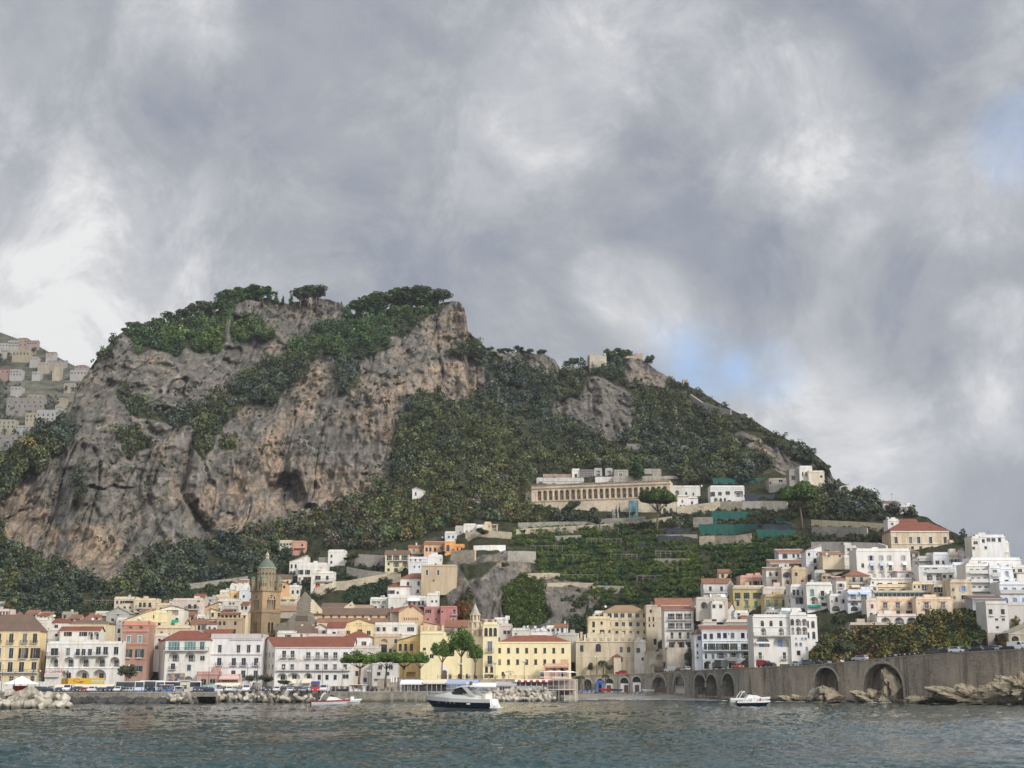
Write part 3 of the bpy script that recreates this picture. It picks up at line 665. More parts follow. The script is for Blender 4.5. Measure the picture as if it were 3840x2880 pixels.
def bld(name,label,cat,u0,u1,vt,vb,wall,roof='f',rows=(),Y=None,dep=None,rh=None,rc=None,ul=None,ur=None,ext=4.0,yaw=0,trim=None,group=None,dirt=0.5,right=(),left=(),par=.7,pane=PANE,sh=SH_BR,over=.35,extra=None,chim=0,corn=True,stonew=None,zoff=0):
 um=(u0+u1)/2
 Y=Y or Df(um,vb)
 vm=(vt+vb)/2
 x0,x1=xat(u0,vm,Y),xat(u1,vm,Y);z1=zat(vt,Y);z0=zat(vb,Y)-ext+zoff;base=zat(vb,Y)
 W=(x1-x0)/math.cos(R(yaw));Ht=z1-base;top=z1-z0
 Dp_=dep or max(5.0,min(12.0,W*.8))
 root=empty(name,((x0+x1)/2,Y,z0),R(yaw));tag(root,label,cat,group)
 root['wd']=W
 bl=(-W/2,Dp_);br=(W/2,Dp_);fl=(-W/2,0.0);fr=(W/2,0.0)
 if ul is not None:bl=(xat(ul,vm,Y+Dp_)-(x0+x1)/2,Dp_)
 if ur is not None:br=(xat(ur,vm,Y+Dp_)-(x0+x1)/2,Dp_)
 wm=stonew if stonew is not None else plaster(wall,dirt)
 mb=MB();ops=[];wins=[];balc=[];H0=top
 floor0=top-Ht
 def zz(f):return top-f*Ht
 def do_rows(rows_,Wd,A,B):
  ops=[];todo=[]
  for r in rows_:
   k,f0,f1,xs,wd=r[:5];o=r[5]if len(r)>5 else{}
   za,zb=zz(f1),zz(f0)
   for fx in spread(xs)if k not in 'bcgn' else[None]:
    if k in 'bcgn':todo.append((k,za,zb,xs,wd,o));continue
    c=fx*Wd;hw=min(wd/2*(1.14 if k in 'wsdk' else 1),Wd*.48)
    s0,s1=max(.05,c-hw),min(Wd-.05,c+hw)
    if s1-s0<.2:continue
    if k in 'wstdk':ops.append((s0,s1,za,zb,0,.26));todo.append(('W',k,s0,s1,za,zb,0,o))
    elif k=='a':ops.append((s0,s1,za,zb,min((s1-s0)/2,(zb-za)*.5),.3));todo.append(('W',k,s0,s1,za,zb,min((s1-s0)/2,(zb-za)*.5),o))
    elif k=='A':
     ri=min((s1-s0)/2,(zb-za)*.62);ops.append((s0,s1,za,zb,ri,o.get('dep',1.6)));todo.append(('A',k,s0,s1,za,zb,ri,o))
    elif k=='x':ops.append((s0,s1,za,zb,0,o.get('dep',1.6)));todo.append(('A',k,s0,s1,za,zb,0,o))
    elif k=='o':ops.append((s0,s1,za,za+(s1-s0),(s1-s0)/2,.3))
  return ops,todo
 def fill(todo,A,B,dvec,nvec,Wd):
  ang=math.atan2(dvec.y,dvec.x)
  def at(s,z,off=0.0):
   p=Vector((A[0],A[1],0))+dvec*s+nvec*off;return(p.x,p.y,z)
  for t in todo:
   if t[0]=='W':
    _,k,s0,s1,za,zb,ri,o=t;w_,h_=s1-s0,zb-za
    shm=o.get('sh',sh)if k in 'sd' and o.get('sh',1)is not None else None
    f_,p_,s_=window_parts('t' if k=='t' or o.get('trim')else('k' if o.get('dark')else 'w'),w_,h_,ri,o.get('pane',pane),shm if k in 'sd' else None)
    c=(s0+s1)/2
    if k in 'wstd' and o.get('pane',pane)is PANE and ri<=0:
     rv=random.random();p_=window_parts('w',w_,h_,ri,PANE2 if rv<.12 else(SH_BR if rv>.88 else PANE),None)[1]
    win=put('window',f_,root,at(c,za),ang);put('pane',p_,win)
    if s_ is not None:
     put('shutter',s_,win,(w_/2+.01,0,0));put('shutter',s_,win,(-w_/2-.01-w_*.5,0,0))
    if k=='d':
     key=('balc',round(w_,1),o.get('rail',IRON).name)
     if key not in _wc:
      q=MB();hw=w_/2+.45;q.box(-hw,hw,-.8,0,-.16,-.01,0);rail(q,[(-hw+.05,-.02),(-hw+.05,-.75),(hw-.05,-.75),(hw-.05,-.02)],0,.95,1,.28)
      _wc[key]=q.mesh('balcony',[SLAB,o.get('rail',IRON)])
     put('balcony',_wc[key],root,at(c,za),ang)
   elif t[0]=='A':
    _,k,s0,s1,za,zb,ri,o=t;w_,h_=s1-s0,zb-za;dp=o.get('dep',1.6);c=(s0+s1)/2
    if o.get('door',1):
     dw=min(1.5,w_*.42);dh=min(2.3,h_*.74)
     f_,p_,s_=window_parts('w',dw,dh,0,o.get('pane',pane),None)
     win=put('window',f_,root,at(c+o.get('dx',0)*w_,za+.02,dp-.235),ang);put('pane',p_,win)
    if o.get('rail',1):
     q=MB();hw=w_/2
     if o.get('solid'):q.box(-hw+.02,hw-.02,.06,.2,0,.95)
     else:rail(q,[(-hw+.06,.12),(hw-.06,.12)],0,.95,0,.3)
     q.build('railing',o.get('rm',RAILW),root,at(c,za),ang)
   elif t[0]=='b':
    _,za,zb,xs,wd,o=t;a,b=xs;q=MB();l_=(b-a)*Wd;dp=wd;hw=l_/2
    q.box(-hw,hw,-dp,0,-.2,-.012,0);q.box(-hw,hw,-dp-.04,-dp,-.26,.02,0)
    if o.get('solid'):q.box(-hw,hw,-dp,-dp+.12,.0,.95,0)
    else:rail(q,[(-hw+.05,-.03),(-hw+.05,-dp+.06),(hw-.05,-dp+.06),(hw-.05,-.03)],0,.95,1,.35)
    q.build('balcony',[o.get('slab',SLAB),o.get('rail',IRON)],root,at((a+b)/2*Wd,zb),ang)
   elif t[0]=='c':
    _,za,zb,xs,wd,o=t;a,b=xs;q=MB();q.box(a*Wd,b*Wd,-wd,.05,0,max(.12,zb-za))
    q.build('cornice',o.get('m',trim_m),root,at(0,za),ang)
   elif t[0]=='g':
    _,za,zb,xs,wd,o=t;a,b=xs;q=MB();l_=(b-a)*Wd;hw=l_/2;h_=zb-za
    q.add([(-hw,-.04,0),(hw,-.04,0),(hw,-.04,h_),(-hw,-.04,h_)],[(0,1,2,3)],1)
    n_=max(2,int(l_/wd))
    for i in range(n_+1):
     x=-hw+l_*i/n_;q.box(x-.05,x+.05,-.12,-.05,0,h_,0)
    q.box(-hw-.05,hw+.05,-.14,-.04,h_,h_+.16,0);q.box(-hw-.05,hw+.05,-.14,-.04,-.14,0,0);q.box(-hw,hw,-.11,-.05,h_*.36,h_*.36+.07,0)
    q.build('glazing',[o.get('m',FRAME),o.get('pane',pane)],root,at((a+b)/2*Wd,za),ang)
   elif t[0]=='n':
    _,za,zb,xs,wd,o=t;a,b=xs;q=MB();hw=(b-a)*Wd/2;h_=zb-za;e=.02
    q.add([(-hw,0,h_),(hw,0,h_),(hw,-wd,.25),(-hw,-wd,.25),(-hw,0,h_-.06),(hw,0,h_-.06),(hw,-wd,.19),(-hw,-wd,.19),(-hw,-wd,0),(hw,-wd,0),(-hw,-wd+.03,0),(hw,-wd+.03,0)],[(0,3,2,1),(4,5,6,7),(3,8,9,2),(8,10,11,9),(7,6,11,10),(0,4,7,3),(1,2,6,5)])
    q.build('awning',o.get('m',CLOTH),root,at((a+b)/2*Wd,za),ang)
 trim_m=plaster(trim if trim else[min(.84,x*1.12+.02)for x in wall],.3)
 ops,todo=do_rows(rows,W,fl,fr)
 deep=0
 d1,n1_,_=panel(mb,fl,fr,0,top,ops)
 fill(todo,fl,fr,d1,n1_,W)
 for(A,B,rw)in((fr,br,right),(bl,fl,left),(br,bl,())):
  Wd=math.hypot(B[0]-A[0],B[1]-A[1]);ops,todo=do_rows(rw,Wd,A,B)
  dd,nn,_=panel(mb,A,B,0,top,ops);fill(todo,A,B,dd,nn,Wd)
 C=[Vector((p[0],p[1],top))for p in(fl,fr,br,bl)]
 rm=MB();rmat=None;rtype=roof[0]
 rcol=rc or Rr
 def off(c,amt):
  cen=sum(C,Vector())/4;v=c-cen;v.z=0;return c+v.normalized()*amt*1.35
 th=.18
 if rtype=='f':
  mb.quad(*[(c.x,c.y,top-.02)for c in C])
  q=MB();t=.22
  for(a,b)in((C[0],C[1]),(C[1],C[2]),(C[3],C[0])):
   e=(b-a).normalized();nn=Vector((-e.y,e.x,0))*t
   q.prism([(a.x,a.y),(b.x,b.y),(b.x+nn.x,b.y+nn.y),(a.x+nn.x,a.y+nn.y)],top-.019,top-.02+par)
  q.build('parapet',trim_m if trim else wm,root)
  rr=random.Random(int(u0*7+vt))
  if Y<560 and W>4 and par>.4 and not extra and rr.random()<.75:
   for i_ in range(rr.randint(1,2)):
    x=rr.uniform(-W*.38,W*.3);y=rr.uniform(1.2,max(1.4,Dp_*.6));k_=rr.random()
    q=MB()
    if k_<.4:q.box(x,x+rr.uniform(1.4,2.6),y,y+1.8,top-.02,top+rr.uniform(1.4,2.1));q.build('stair_hut',wm,root)
    elif k_<.7:q.lathe([(.55,0),(.55,1.1),(.3,1.25)],10,(x,y,top+.3));q.build('water_tank',plain('tank_grey',(.45,.46,.48)),root)
    else:
     q.tube([(x,y,top),(x,y,top+2.6)],.035,4);q.box(x-.7,x+.7,y-.02,y+.02,top+2.3,top+2.34);q.box(x-.5,x+.5,y-.02,y+.02,top+2.0,top+2.04);q.build('antenna',IRON,root)
  if corn:
   q=MB();q.box(-W/2-.12,W/2+.12,-.16,-.003,top-.2,top+.06);q.build('cornice',trim_m,root)
 elif rtype=='v':
  mb.quad(*[(c.x,c.y,top)for c in C]);n=int(roof[1:]or 1);q=MB()
  for i in range(n):
   a=-W/2+W*i/n;b=a+W/n;k=8;rr=rh or W/n*.28
   poly=[(a+.1+(b-a-.2)*(1-math.cos(math.pi*t/k))/2,top+.003+rr*math.sin(math.pi*t/k))for t in range(k+1)]
   q.prism_y(poly[::-1],.15,Dp_-.1)
  q.build('roof',plaster(wall,.6),root)
 else:
  rh_=rh or{'g':2.2,'h':2.0,'p':2.4,'m':1.8,'l':2.0,'r':2.0}[rtype];o=[off(c,over)for c in C]
  sl_=over*.35
  for c in o:c.z=top-sl_
  up=Vector((0,0,1))
  def slab(face):
   a=[tuple(p)for p in face];b=[tuple(p-up*th)for p in face];n=len(face)
   rm.add(a+b,[tuple(range(n)),tuple(range(n,2*n))[::-1]]+[(i,n+i,n+(i+1)%n,(i+1)%n)for i in range(n)])
  if rtype=='g':
   r0=(o[0]+o[3])/2+up*(rh_+sl_);r1=(o[1]+o[2])/2+up*(rh_+sl_)
   slab([o[0],o[1],r1,r0]);slab([o[2],o[3],r0,r1])
   for a,b in((C[1],C[2]),(C[3],C[0])):mb.add([tuple(a),tuple(b),tuple((a+b)/2+up*rh_)],[(0,1,2)])
  elif rtype=='p':
   r0=(o[0]+o[1])/2+up*(rh_+sl_);r1=(o[3]+o[2])/2+up*(rh_+sl_)
   slab([o[0],r0,r1,o[3]]);slab([o[1],o[2],r1,r0])
   for a,b in((C[0],C[1]),(C[2],C[3])):mb.add([tuple(a),tuple(b),tuple((a+b)/2+up*rh_)],[(0,1,2)])
  elif rtype=='h':
   m0=(o[0]+o[3])/2;m1=(o[1]+o[2])/2;wd=(m1-m0).length;ins=min(.5,max(.1,(Dp_/2)/max(wd,.1)))
   r0=m0 .lerp(m1,ins)+up*(rh_+sl_);r1=m0 .lerp(m1,1-ins)+up*(rh_+sl_)
   if(r1-r0).length<.3:
    r0=r1=(r0+r1)/2
    for i in range(4):slab([o[i],o[(i+1)%4],r0])
   else:slab([o[0],o[1],r1,r0]);slab([o[2],o[3],r0,r1]);slab([o[3],o[0],r0]);slab([o[1],o[2],r1])
  elif rtype in 'mlr':
   hi={'m':(2,3),'l':(0,3),'r':(1,2)}[rtype];cc=[c.copy()for c in C]
   for i in hi:o[i].z+=rh_;cc[i].z+=rh_
   slab(o)
   for i in range(4):
    a,b,ta,tb=C[i],C[(i+1)%4],cc[i],cc[(i+1)%4]
    if(ta-a).length+(tb-b).length>.1:mb.add([tuple(a),tuple(b),tuple(tb),tuple(ta)],[(0,1,2,3)])
  ro=rm.build('roof',tiles(rcol),root)
  for i in range(chim):
   q=MB();x=W*(random.uniform(-.35,.35));y=Dp_*random.uniform(.45,.7);z=top+rh_*.55
   q.box(x-.3,x+.3,y-.3,y+.3,z-.8,z+1.3);q.box(x-.4,x+.4,y-.4,y+.4,z+1.3,z+1.45);q.build('chimney',plaster(Ow),ro)
  if corn:
   q=MB();q.box(-W/2-.1,W/2+.1,-.13,-.003,top-.48,top-.22);q.build('cornice',trim_m,root)
 mb.build('wall',wm,root)
 if extra:extra(root,W,top,floor0,Dp_,wm)
 BUILT.append((u0,u1,vt,vb,label))
 return root
def lettering(txt,parent,mat,loc,height,depth=.05,name='lettering',shear=0.0,rz=0.0):
 cu=bpy.data.curves.new('lettering','FONT');cu.body=txt;cu.size=height/.7;cu.extrude=depth/2;cu.align_x='CENTER';cu.shear=shear;cu.resolution_u=2
 t=bpy.data.objects.new('lettering_curve',cu);col.objects.link(t)
 dg=bpy.context.evaluated_depsgraph_get();me=bpy.data.meshes.new_from_object(t.evaluated_get(dg));me.materials.clear();me.materials.append(mat)
 bpy.data.objects.remove(t)
 me.transform(Matrix.Rotation(R(90),4,'X'))
 return put(name,me,parent,loc,rz)
YF=462.0
w3=lambda a,b,xs,w=1.2,**k:('w',a,b,xs,w,k)
s3=lambda a,b,xs,w=1.2,**k:('s',a,b,xs,w,k)
d3=lambda a,b,xs,w=1.2,**k:('d',a,b,xs,w,k)
t3=lambda a,b,xs,w=1.2,**k:('t',a,b,xs,w,k)
A3=lambda a,b,xs,w=2.6,**k:('A',a,b,xs,w,k)
a3=lambda a,b,xs,w=1.2,**k:('a',a,b,xs,w,k)
b3=lambda f,a,b,d=1.0,**k:('b',f,f+.03,(a,b),d,k)
c3=lambda f,d=.18,a=-.005,b=1.005,h=.014,**k:('c',f,f+h,(a,b),d,k)
g3=lambda f0,f1,a,b,st=1.0,**k:('g',f0,f1,(a,b),st,k)
n3=lambda f0,f1,a,b,d=1.4,**k:('n',f0,f1,(a,b),d,k)
x3=lambda a,b,xs,w=3.0,**k:('x',a,b,xs,w,k)
HO='hotel';HS='house';BU='building'
bld('hotel','tall yellow hotel with white pilasters and brown hipped roof at the left edge',HO,-70,142,2364,2562,Yw,'h',[d3(.06,.24,[.08,.28,.50,.74,.98][0:4],1.3,sh=None),d3(.06,.24,[.92],1.3,sh=None),t3(.335,.53,[.08,.30,.52],1.5),d3(.335,.53,[.74,.95],1.4,sh=SH_BR),w3(.60,.79,[.10,.32,.52,.72,.94],1.5),b3(.795,.3,1.04),c3(.555),c3(.285),c3(.83,.25),w3(.87,.96,[.12,.34,.56,.72,.93],1.3)],Y=YF,ur=169,dep=9,rh=5.5,rc=Rb,trim=Ow,right=[w3(.38,.52,[.3,.7],1),w3(.62,.78,[.3,.7],1.1)])
def sign_caravella(root,W,top,f0,dp,wm):
 lettering('La Caravella',root,plain('red_paint',(.42,.05,.05)),(-W*.39,-.06,f0+(top-f0)*.285),.95,shear=.3)
bld('hotel','white hotel with a row of arched loggias and red script sign above the yellow hoarding',HO,172,456,2412,2566,Wt,'f',[w3(.12,.30,[.10],2.2),t3(.12,.30,[.28],1.3),w3(.14,.30,[.41,.485,.57],1.2),w3(.09,.28,[.68,.775,.915],1.4),A3(.345,.575,[.105],2.9,dep=2.2),A3(.335,.575,[.30,.50,.715],3.6,dep=2.2),A3(.335,.575,[.905],3.4,dep=2.2),b3(.30,.38,.82),b3(.30,.01,.17),c3(.60,.22),A3(.66,.90,[.28],3.4,rail=0,dep=2.5),A3(.65,.90,[.49],4.8,rail=0,dep=2.5),A3(.64,.90,[.715],4.6,rail=0,dep=2.5),w3(.74,.78,[.10],.9),b3(.81,.0,.19,.7,solid=1)],Y=YF,dep=10,extra=sign_caravella,dirt=.6)
bld('house','narrow deep pink palazzo of five storeys with white roof terrace beside the white loggia hotel',HS,455,554,2343,2520,Dp,'f',[x3(.035,.095,[.30,.70],1.2,dep=.6,door=0,rail=0),c3(.115,.3,h=.03),t3(.24,.38,[.25,.68],1.2,pane=GREENP),c3(.40,.25,h=.02),s3(.52,.69,[.26,.70],1.3,sh=SH_GR),b3(.70,.14,.38,.5),b3(.70,.58,.82,.5),c3(.72,.2,h=.015),s3(.87,.99,[.25,.68],1.3)],Y=YF+4,dep=9,trim=(.66,.30,.22),par=1.2,sh=SH_GR)
bld('house','white house with long red roof and two arched veranda openings behind the loggia hotel',HS,223,371,2364,2412,Wt,'g',[s3(.10,.45,[.21,.60],1.2),A3(.08,.72,[.78,.93],1.9,dep=1.5)],Y=476,dep=6,rh=1.5)
bld('house','broad cream block with low brown hipped roof and satellite dishes behind the long red roof',HS,241,407,2336,2404,Cr,'h',[w3(.18,.36,[.43,.50],.8),w3(.5,.75,[.8],1)],Y=487,dep=8,rh=1.2,rc=Rb)
bld('house','plain white cube house with small dark windows right behind the yellow hotel',HS,90,178,2323,2415,Ow,'f',[w3(.26,.33,[.66],1.3),c3(.12),w3(.44,.6,[.72],1.1),w3(.7,.85,[.15,.5],1)],Y=482,dep=7)
bld('house','white house with red hipped roof and brown door between white cube and loggia hotel',HS,180,258,2333,2380,Wt,'h',[w3(.2,.6,[.38],1.2,pane=PANE)],Y=486,dep=6,rh=1.5)
bld('house','small round walled white annex with terrace below the red hipped roof house',HS,178,232,2362,2412,Ow,'f',[w3(.3,.5,[.6],.9),b3(.9,0,1,.6)],Y=478,dep=4)
bld('house','orange hip roofed house peeping over the yellow hotel',HS,40,86,2318,2335,Or,'h',[],Y=492,dep=5,rh=2.6,rc=Ro)
bld('house','pinkish house with slim dark columns at the far left edge',HS,-40,36,2290,2330,(.70,.58,.50),'f',[w3(.1,.85,[.55,.70,.85,.97],.6),c3(.02)],Y=500,dep=6)
bld('house','grey ruined little block at the left edge below the wood',HS,-30,22,2262,2292,Gy,'f',[w3(.4,.6,[.6],.8)],dep=4)
bld('house','weathered grey stone house with gable beside white pergola terrace',HS,398,484,2298,2345,Gy,'p',[w3(.45,.7,[.28,.78],1),w3(.1,.25,[.5],.8)],rh=2.2,rc=Sg,dep=7)
bld('house','low white terrace house with white metal pergola left of the grey gable house',HS,356,412,2298,2330,Ow,'f',[x3(.35,.95,[.55],3,door=0),w3(.1,.25,[.2],.6)],dep=5)
bld('house','cream house with orange hip roof and a round water tank by the boulders',HS,296,356,2330,2348,Cr,'h',[w3(.3,.8,[.4,.7],.9)],rh=2.6,rc=Ro,dep=6)
bld('house','pale cream flat block topmost below the pergola posts on the hill',HS,428,508,2244,2290,(.70,.62,.47),'f',[w3(.18,.45,[.13,.32],.8),s3(.18,.40,[.55,.72],1.1),w3(.65,.85,[.2,.5,.75],.8)],dep=7)
bld('house','twin cream block with three dark doors right of the topmost cream block',HS,502,586,2250,2298,Cr,'f',[w3(.2,.58,[.28,.46,.70],1),b3(.62,.1,.8,.8),w3(.75,.9,[.2,.5],.9)],dep=7)
bld('house','low cream wall house with white dish right of the twin cream block',HS,586,640,2268,2300,Cr,'f',[w3(.3,.5,[.3],.8)],dep=5)
bld('house','yellow house with broad red brown lean-to roof in the left of the old town',HS,470,566,2322,2378,Py,'r',[w3(.2,.5,[.8],1)],Y=497,dep=7,rh=3.6,rc=Ro)
bld('house','yellow walled house with long overhanging lintel beside the green canopy',HS,553,626,2296,2376,Py,'f',[w3(.12,.3,[.25],1),w3(.5,.72,[.35,.6],1),c3(.46)],Y=499,dep=7)
bld('house','cream house with a balustrade of white columns above the green canopy',HS,600,690,2282,2340,Ow,'p',[x3(.05,.45,[.45],5.5,door=0),w3(.6,.85,[.2,.7],1),n3(.72,.98,.35,.8,1.2,m=GREEN_CL)],Y=506,dep=7,rh=1.2,rc=Rb)
bld('house','low cream terrace wall house with dark planted parapet above the white hotel roof',HS,586,716,2352,2392,Cr,'f',[c3(.1,.3),w3(.4,.7,[.15,.85],.8)],Y=490,dep=6)
bld('house','off white building with small plain windows right of the pink palazzo',HS,551,632,2382,2475,Ow,'f',[w3(.14,.24,[.55],.9),w3(.42,.57,[.45],1.1,trim=1),c3(.05),w3(.72,.85,[.7],1)],Y=474,dep=8)
bld('hotel','white hotel with glazed green top floor and red hipped roof over two deep arches',HO,617,785,2398,2566,Wt,'h',[g3(.05,.235,.07,.32,.8,pane=GREENP),g3(.05,.235,.43,.68,.8,pane=GREENP),t3(.05,.23,[.82],1.6,pane=GREENP),b3(.245,-.02,.98,1.0),A3(.285,.50,[.20],3.7),A3(.285,.50,[.56],3.7),w3(.37,.475,[.84],1.4),d3(.535,.67,[.19],1.3,sh=None),t3(.565,.70,[.55],1.3),A3(.82,.985,[.55],3.0,rail=0,dep=2.5,door=0)],Y=YF,ul=596,dep=12,rh=3.2,trim=Ow,left=[w3(.1,.2,[.3,.7],1.1),w3(.35,.47,[.5],1)])
bld('palazzo','ornate white palazzo with grey mouldings and parapet below the great brown bell tower','palazzo',785,980,2392,2560,(.76,.74,.72),'f',[c3(.02,.25,.38,1.005,.03),t3(.16,.33,[.19,.20+.0][0:1],1.2),t3(.16,.33,[.55,.745],1.2),t3(.16,.33,[.38-.14+.0][0:0]+[.93],1.2),t3(.16,.33,[.0+.38][0:0],1),c3(.36,.28,h=.02),d3(.45,.62,[.19,.47,.66,.90],1.3,sh=None),c3(.655,.2),d3(.73,.90,[.19,.47,.66,.90],1.3,sh=None),c3(.92,.3,h=.02)],Y=YF+2,dep=12,trim=(.58,.53,.50),par=1.4)
bld('house','long red tiled roof lying between hipped hotel roof and white parapet',HS,757,862,2390,2408,Rr,'g',[],Y=472,dep=9,rh=3.0)
bld('cafe','pink ground floor cafe with terrace in front of the white hotel arch','cafe',738,822,2526,2572,(.52,.32,.27),'f',[w3(.45,.95,[.30,.70],1.6),c3(.08,.2),n3(.62,.86,.0,.25,1.4,m=CREAM_CL)],Y=YF-4,dep=4,ext=2)
bld('cafe','low cafe under a long red striped awning before the ornate palazzo','cafe',824,898,2536,2572,(.66,.50,.44),'f',[x3(.3,.98,[.3,.75],2.2,door=0,rail=0,dep=1),n3(.05,.35,0,1,1.8,m=plain('pink_canvas',(.62,.40,.36)))],Y=YF-5,dep=4,ext=2)
def sign_residence(root,W,top,f0,dp,wm):
 z=f0+(top-f0)*.615
 q=MB();q.box(-W*.49+1.5,-W*.49+8,-.06,-.002,z-.35,z+1.05);q.build('sign_board',plaster((.70,.64,.56),.2),root)
 lettering('HOTEL RESIDENCE',root,plain('bronze_letters',(.35,.27,.20)),(-W*.49+4.75,-.09,z),.65)
bld('hotel','long white hotel with lettered sign, red roof and tall louvred windows on the harbour front',HO,1030,1320,2424,2570,(.80,.77,.72),'g',[c3(.02,.3,h=.02),d3(.11,.29,[.115,.225],1.2,sh=None,rail=RAILW),c3(.07,.1,.32,.325,.5),d3(.15,.31,[.43,.55,.66,.78,.91],1.3,sh=None,rail=RAILW),t3(.46,.60,[.115,.225,.42,.55,.66,.78],1.2),t3(.46,.60,[.91],1.2),b3(.61,.02,.98,.8,rail=RAILW),c3(.36,.15),A3(.69,.86,[.10],3.5,rail=0),A3(.685,.84,[.25],4.3,rail=0),A3(.685,.83,[.435],2.9,rail=0),w3(.73,.86,[.58,.68,.785],1.0),w3(.72,.83,[.92],1.8),n3(.84,.95,.36,.5,1.5,m=CREAM_CL),n3(.86,.96,.2,.29,1.3,m=CREAM_CL)],Y=YF,ul=976,dep=13,rh=3.4,trim=Ow,extra=sign_residence,left=[w3(.15,.28,(4,.15,.85),1),w3(.46,.58,(4,.15,.85),1),w3(.7,.82,(3,.2,.8),1)])
bld('house','white terrace house with wide glazed door left of the red hotel roof',HS,1040,1106,2372,2402,Ow,'f',[x3(.25,.9,[.6],2.2),b3(.92,.2,.95,.6)],Y=484,dep=6)
bld('house','brown roofed low house with chimneys above the red hotel roof',HS,1106,1186,2370,2396,Ow,'g',[w3(.3,.7,[.3,.6,.8],.8)],Y=488,dep=7,rh=2.4,rc=Rb,chim=2)
bld('house','small gabled cream house with two dark windows beside the yellow gable',HS,1168,1232,2358,2388,Ow,'p',[w3(.25,.75,[.28,.72],1.1)],Y=490,dep=7,rh=1.8,rc=Ro)
bld('house','pink walled roof terrace behind the red roof of the lettered hotel',HS,1150,1300,2384,2412,(.66,.52,.45),'f',[w3(.3,.7,[.2,.6],.9)],Y=480,dep=6)
bld('house','yellow gabled house with dark windows in front of the cathedral aisle',HS,1288,1403,2338,2428,(.80,.64,.36),'p',[w3(.30,.48,[.15,.82],1.2),w3(.25,.42,[.53],1.5),w3(-.10,.03,[.42],.9),w3(-.02,.08,[.54],.8)],Y=486,dep=9,rh=1.8,rc=Ro)
bld('house','white house with broad red lean-to roof and low windows below the cathedral aisle',HS,1226,1292,2352,2420,Wt,'g',[w3(.25,.45,[.4,.7],1.1),w3(.4,.6,[.9],.8)],Y=482,dep=8,rh=2.0,rc=Rr)
bld('house','white cube house under a red pyramid roof next to the lettered hotel',HS,1290,1388,2386,2432,(.78,.76,.72),'h',[w3(.30,.95,[.42],1.1),w3(.42,.95,[.72,.80],.9),w3(.4,.7,[.12],.9),b3(1.0,.05,1.2,1.0,rail=RAILW)],Y=472,dep=9.8,rh=2.2,rc=Rr)
bld('house','low cream house wall below the pyramid roofed cube and above the pines',HS,1318,1422,2428,2570,(.62,.57,.50),'f',[w3(.62,.76,[.2],1),w3(.80,.92,[.5],1.1),w3(.3,.4,[.8],.9)],Y=466,dep=6)
bld('house','long white upper storey with planted roof terrace right of the yellow gable',HS,1403,1560,2341,2384,Wt,'f',[s3(.25,.62,[.09],1.0,sh=SH_GY),w3(.25,.62,[.235],1.0),s3(.25,.62,[.51],.9,sh=SH_GY),w3(.25,.62,[.83,.91],1.2),c3(.9,.2)],Y=486,dep=8)
bld('house','tan plastered block with tall arched portal under the long white upper storey',HS,1400,1500,2384,2570,(.58,.47,.34),'f',[c3(.02,.2),A3(.065,.145,[.39],2.4,rail=0,door=0,dep=.8),w3(.175,.36,[.38],2.0,dark=1),w3(.07,.16,[.83],1.0),w3(.26,.36,[.63],.9),w3(.28,.36,[.80],.9),w3(.56,.66,[.7],1.2),w3(.72,.8,[.2,.5,.8],1)],Y=480,dep=7)
bld('shop','grey white house with ground floor shops behind the row of umbrella pines','shop',1396,1492,2488,2572,(.62,.60,.57),'f',[w3(.08,.28,[.3,.72],1.2),w3(.38,.55,[.25,.6],1.1,sh=None),x3(.68,.98,[.2,.5,.8],2.2,door=0,rail=0,dep=1)],Y=462.6,dep=6)
G1=dict(group=None)
bld('house','tall pinkish house with two balconies and red roofed right half, uphill of the harbour',HS,646,764,2250,2325,(.66,.57,.49),'f',[w3(-.02,.1,[.82],1),d3(.22,.44,[.54,.72],1.1,sh=None),b3(.46,.40,.85,1),w3(.55,.75,[.50,.75],1.2),b3(.78,.4,.9,1),w3(.3,.5,[.15],.9)],dep=7)
bld('house','small red roofed attic house on top of the tall pinkish house',HS,728,766,2236,2262,Cr,'g',[w3(.3,.75,[.35],1)],rh=1.2,dep=5)
bld('house','tan house with sloping red roof and white side left of the bell tower',HS,764,818,2278,2320,(.56,.42,.27),'r',[w3(.3,.6,[.6],1)],rh=2.4,dep=6)
bld('house','white house with tall shuttered window right of the tan red roofed house',HS,786,830,2268,2318,Wt,'f',[w3(.25,.6,[.3,.75],1)],dep=5)
bld('house','stacked white house with terraces and dark openings below the yellow cube',HS,816,900,2252,2302,Ow,'f',[w3(.15,.3,[.55,.7],.8),w3(.25,.6,[.2],1),b3(.62,.1,.9,.9),w3(.7,.95,[.3,.5,.75],1)],dep=6)
bld('house','white house roofed by three low vaults uphill of the bell tower left side',HS,860,930,2206,2226,Wt,'v3',[w3(.3,.8,[.2,.6],.7)],rh=2.2,dep=6)
bld('house','small yellow cube house with one dark window beneath the vaulted roofs',HS,858,898,2222,2254,(.74,.52,.26),'f',[w3(.3,.6,[.6],1)],dep=5)
bld('house','tall blue white house squeezed between yellow cube and bell tower',HS,897,930,2212,2262,(.72,.74,.76),'f',[w3(.4,.6,[.5],.8)],dep=6)
bld('house','white house under a red lean-to roof touching the left side of the bell tower',HS,892,932,2266,2300,Wt,'m',[w3(.2,.6,[.4,.75],.9)],rh=1.6,dep=5)
bld('house','low cream terrace house left of the yellow cube house',HS,808,864,2236,2260,Cr,'f',[w3(.35,.7,[.2,.6],.9)],dep=5)
bld('house','narrow white flat roof house with water tank left of the vaulted roofs',HS,824,866,2218,2242,Ow,'f',[w3(.4,.75,[.4],.8)],dep=5)
bld('house','low grey white house between pinkish house and cream terrace',HS,764,812,2244,2262,Gy,'f',[w3(.3,.7,[.5],.9)],dep=5)
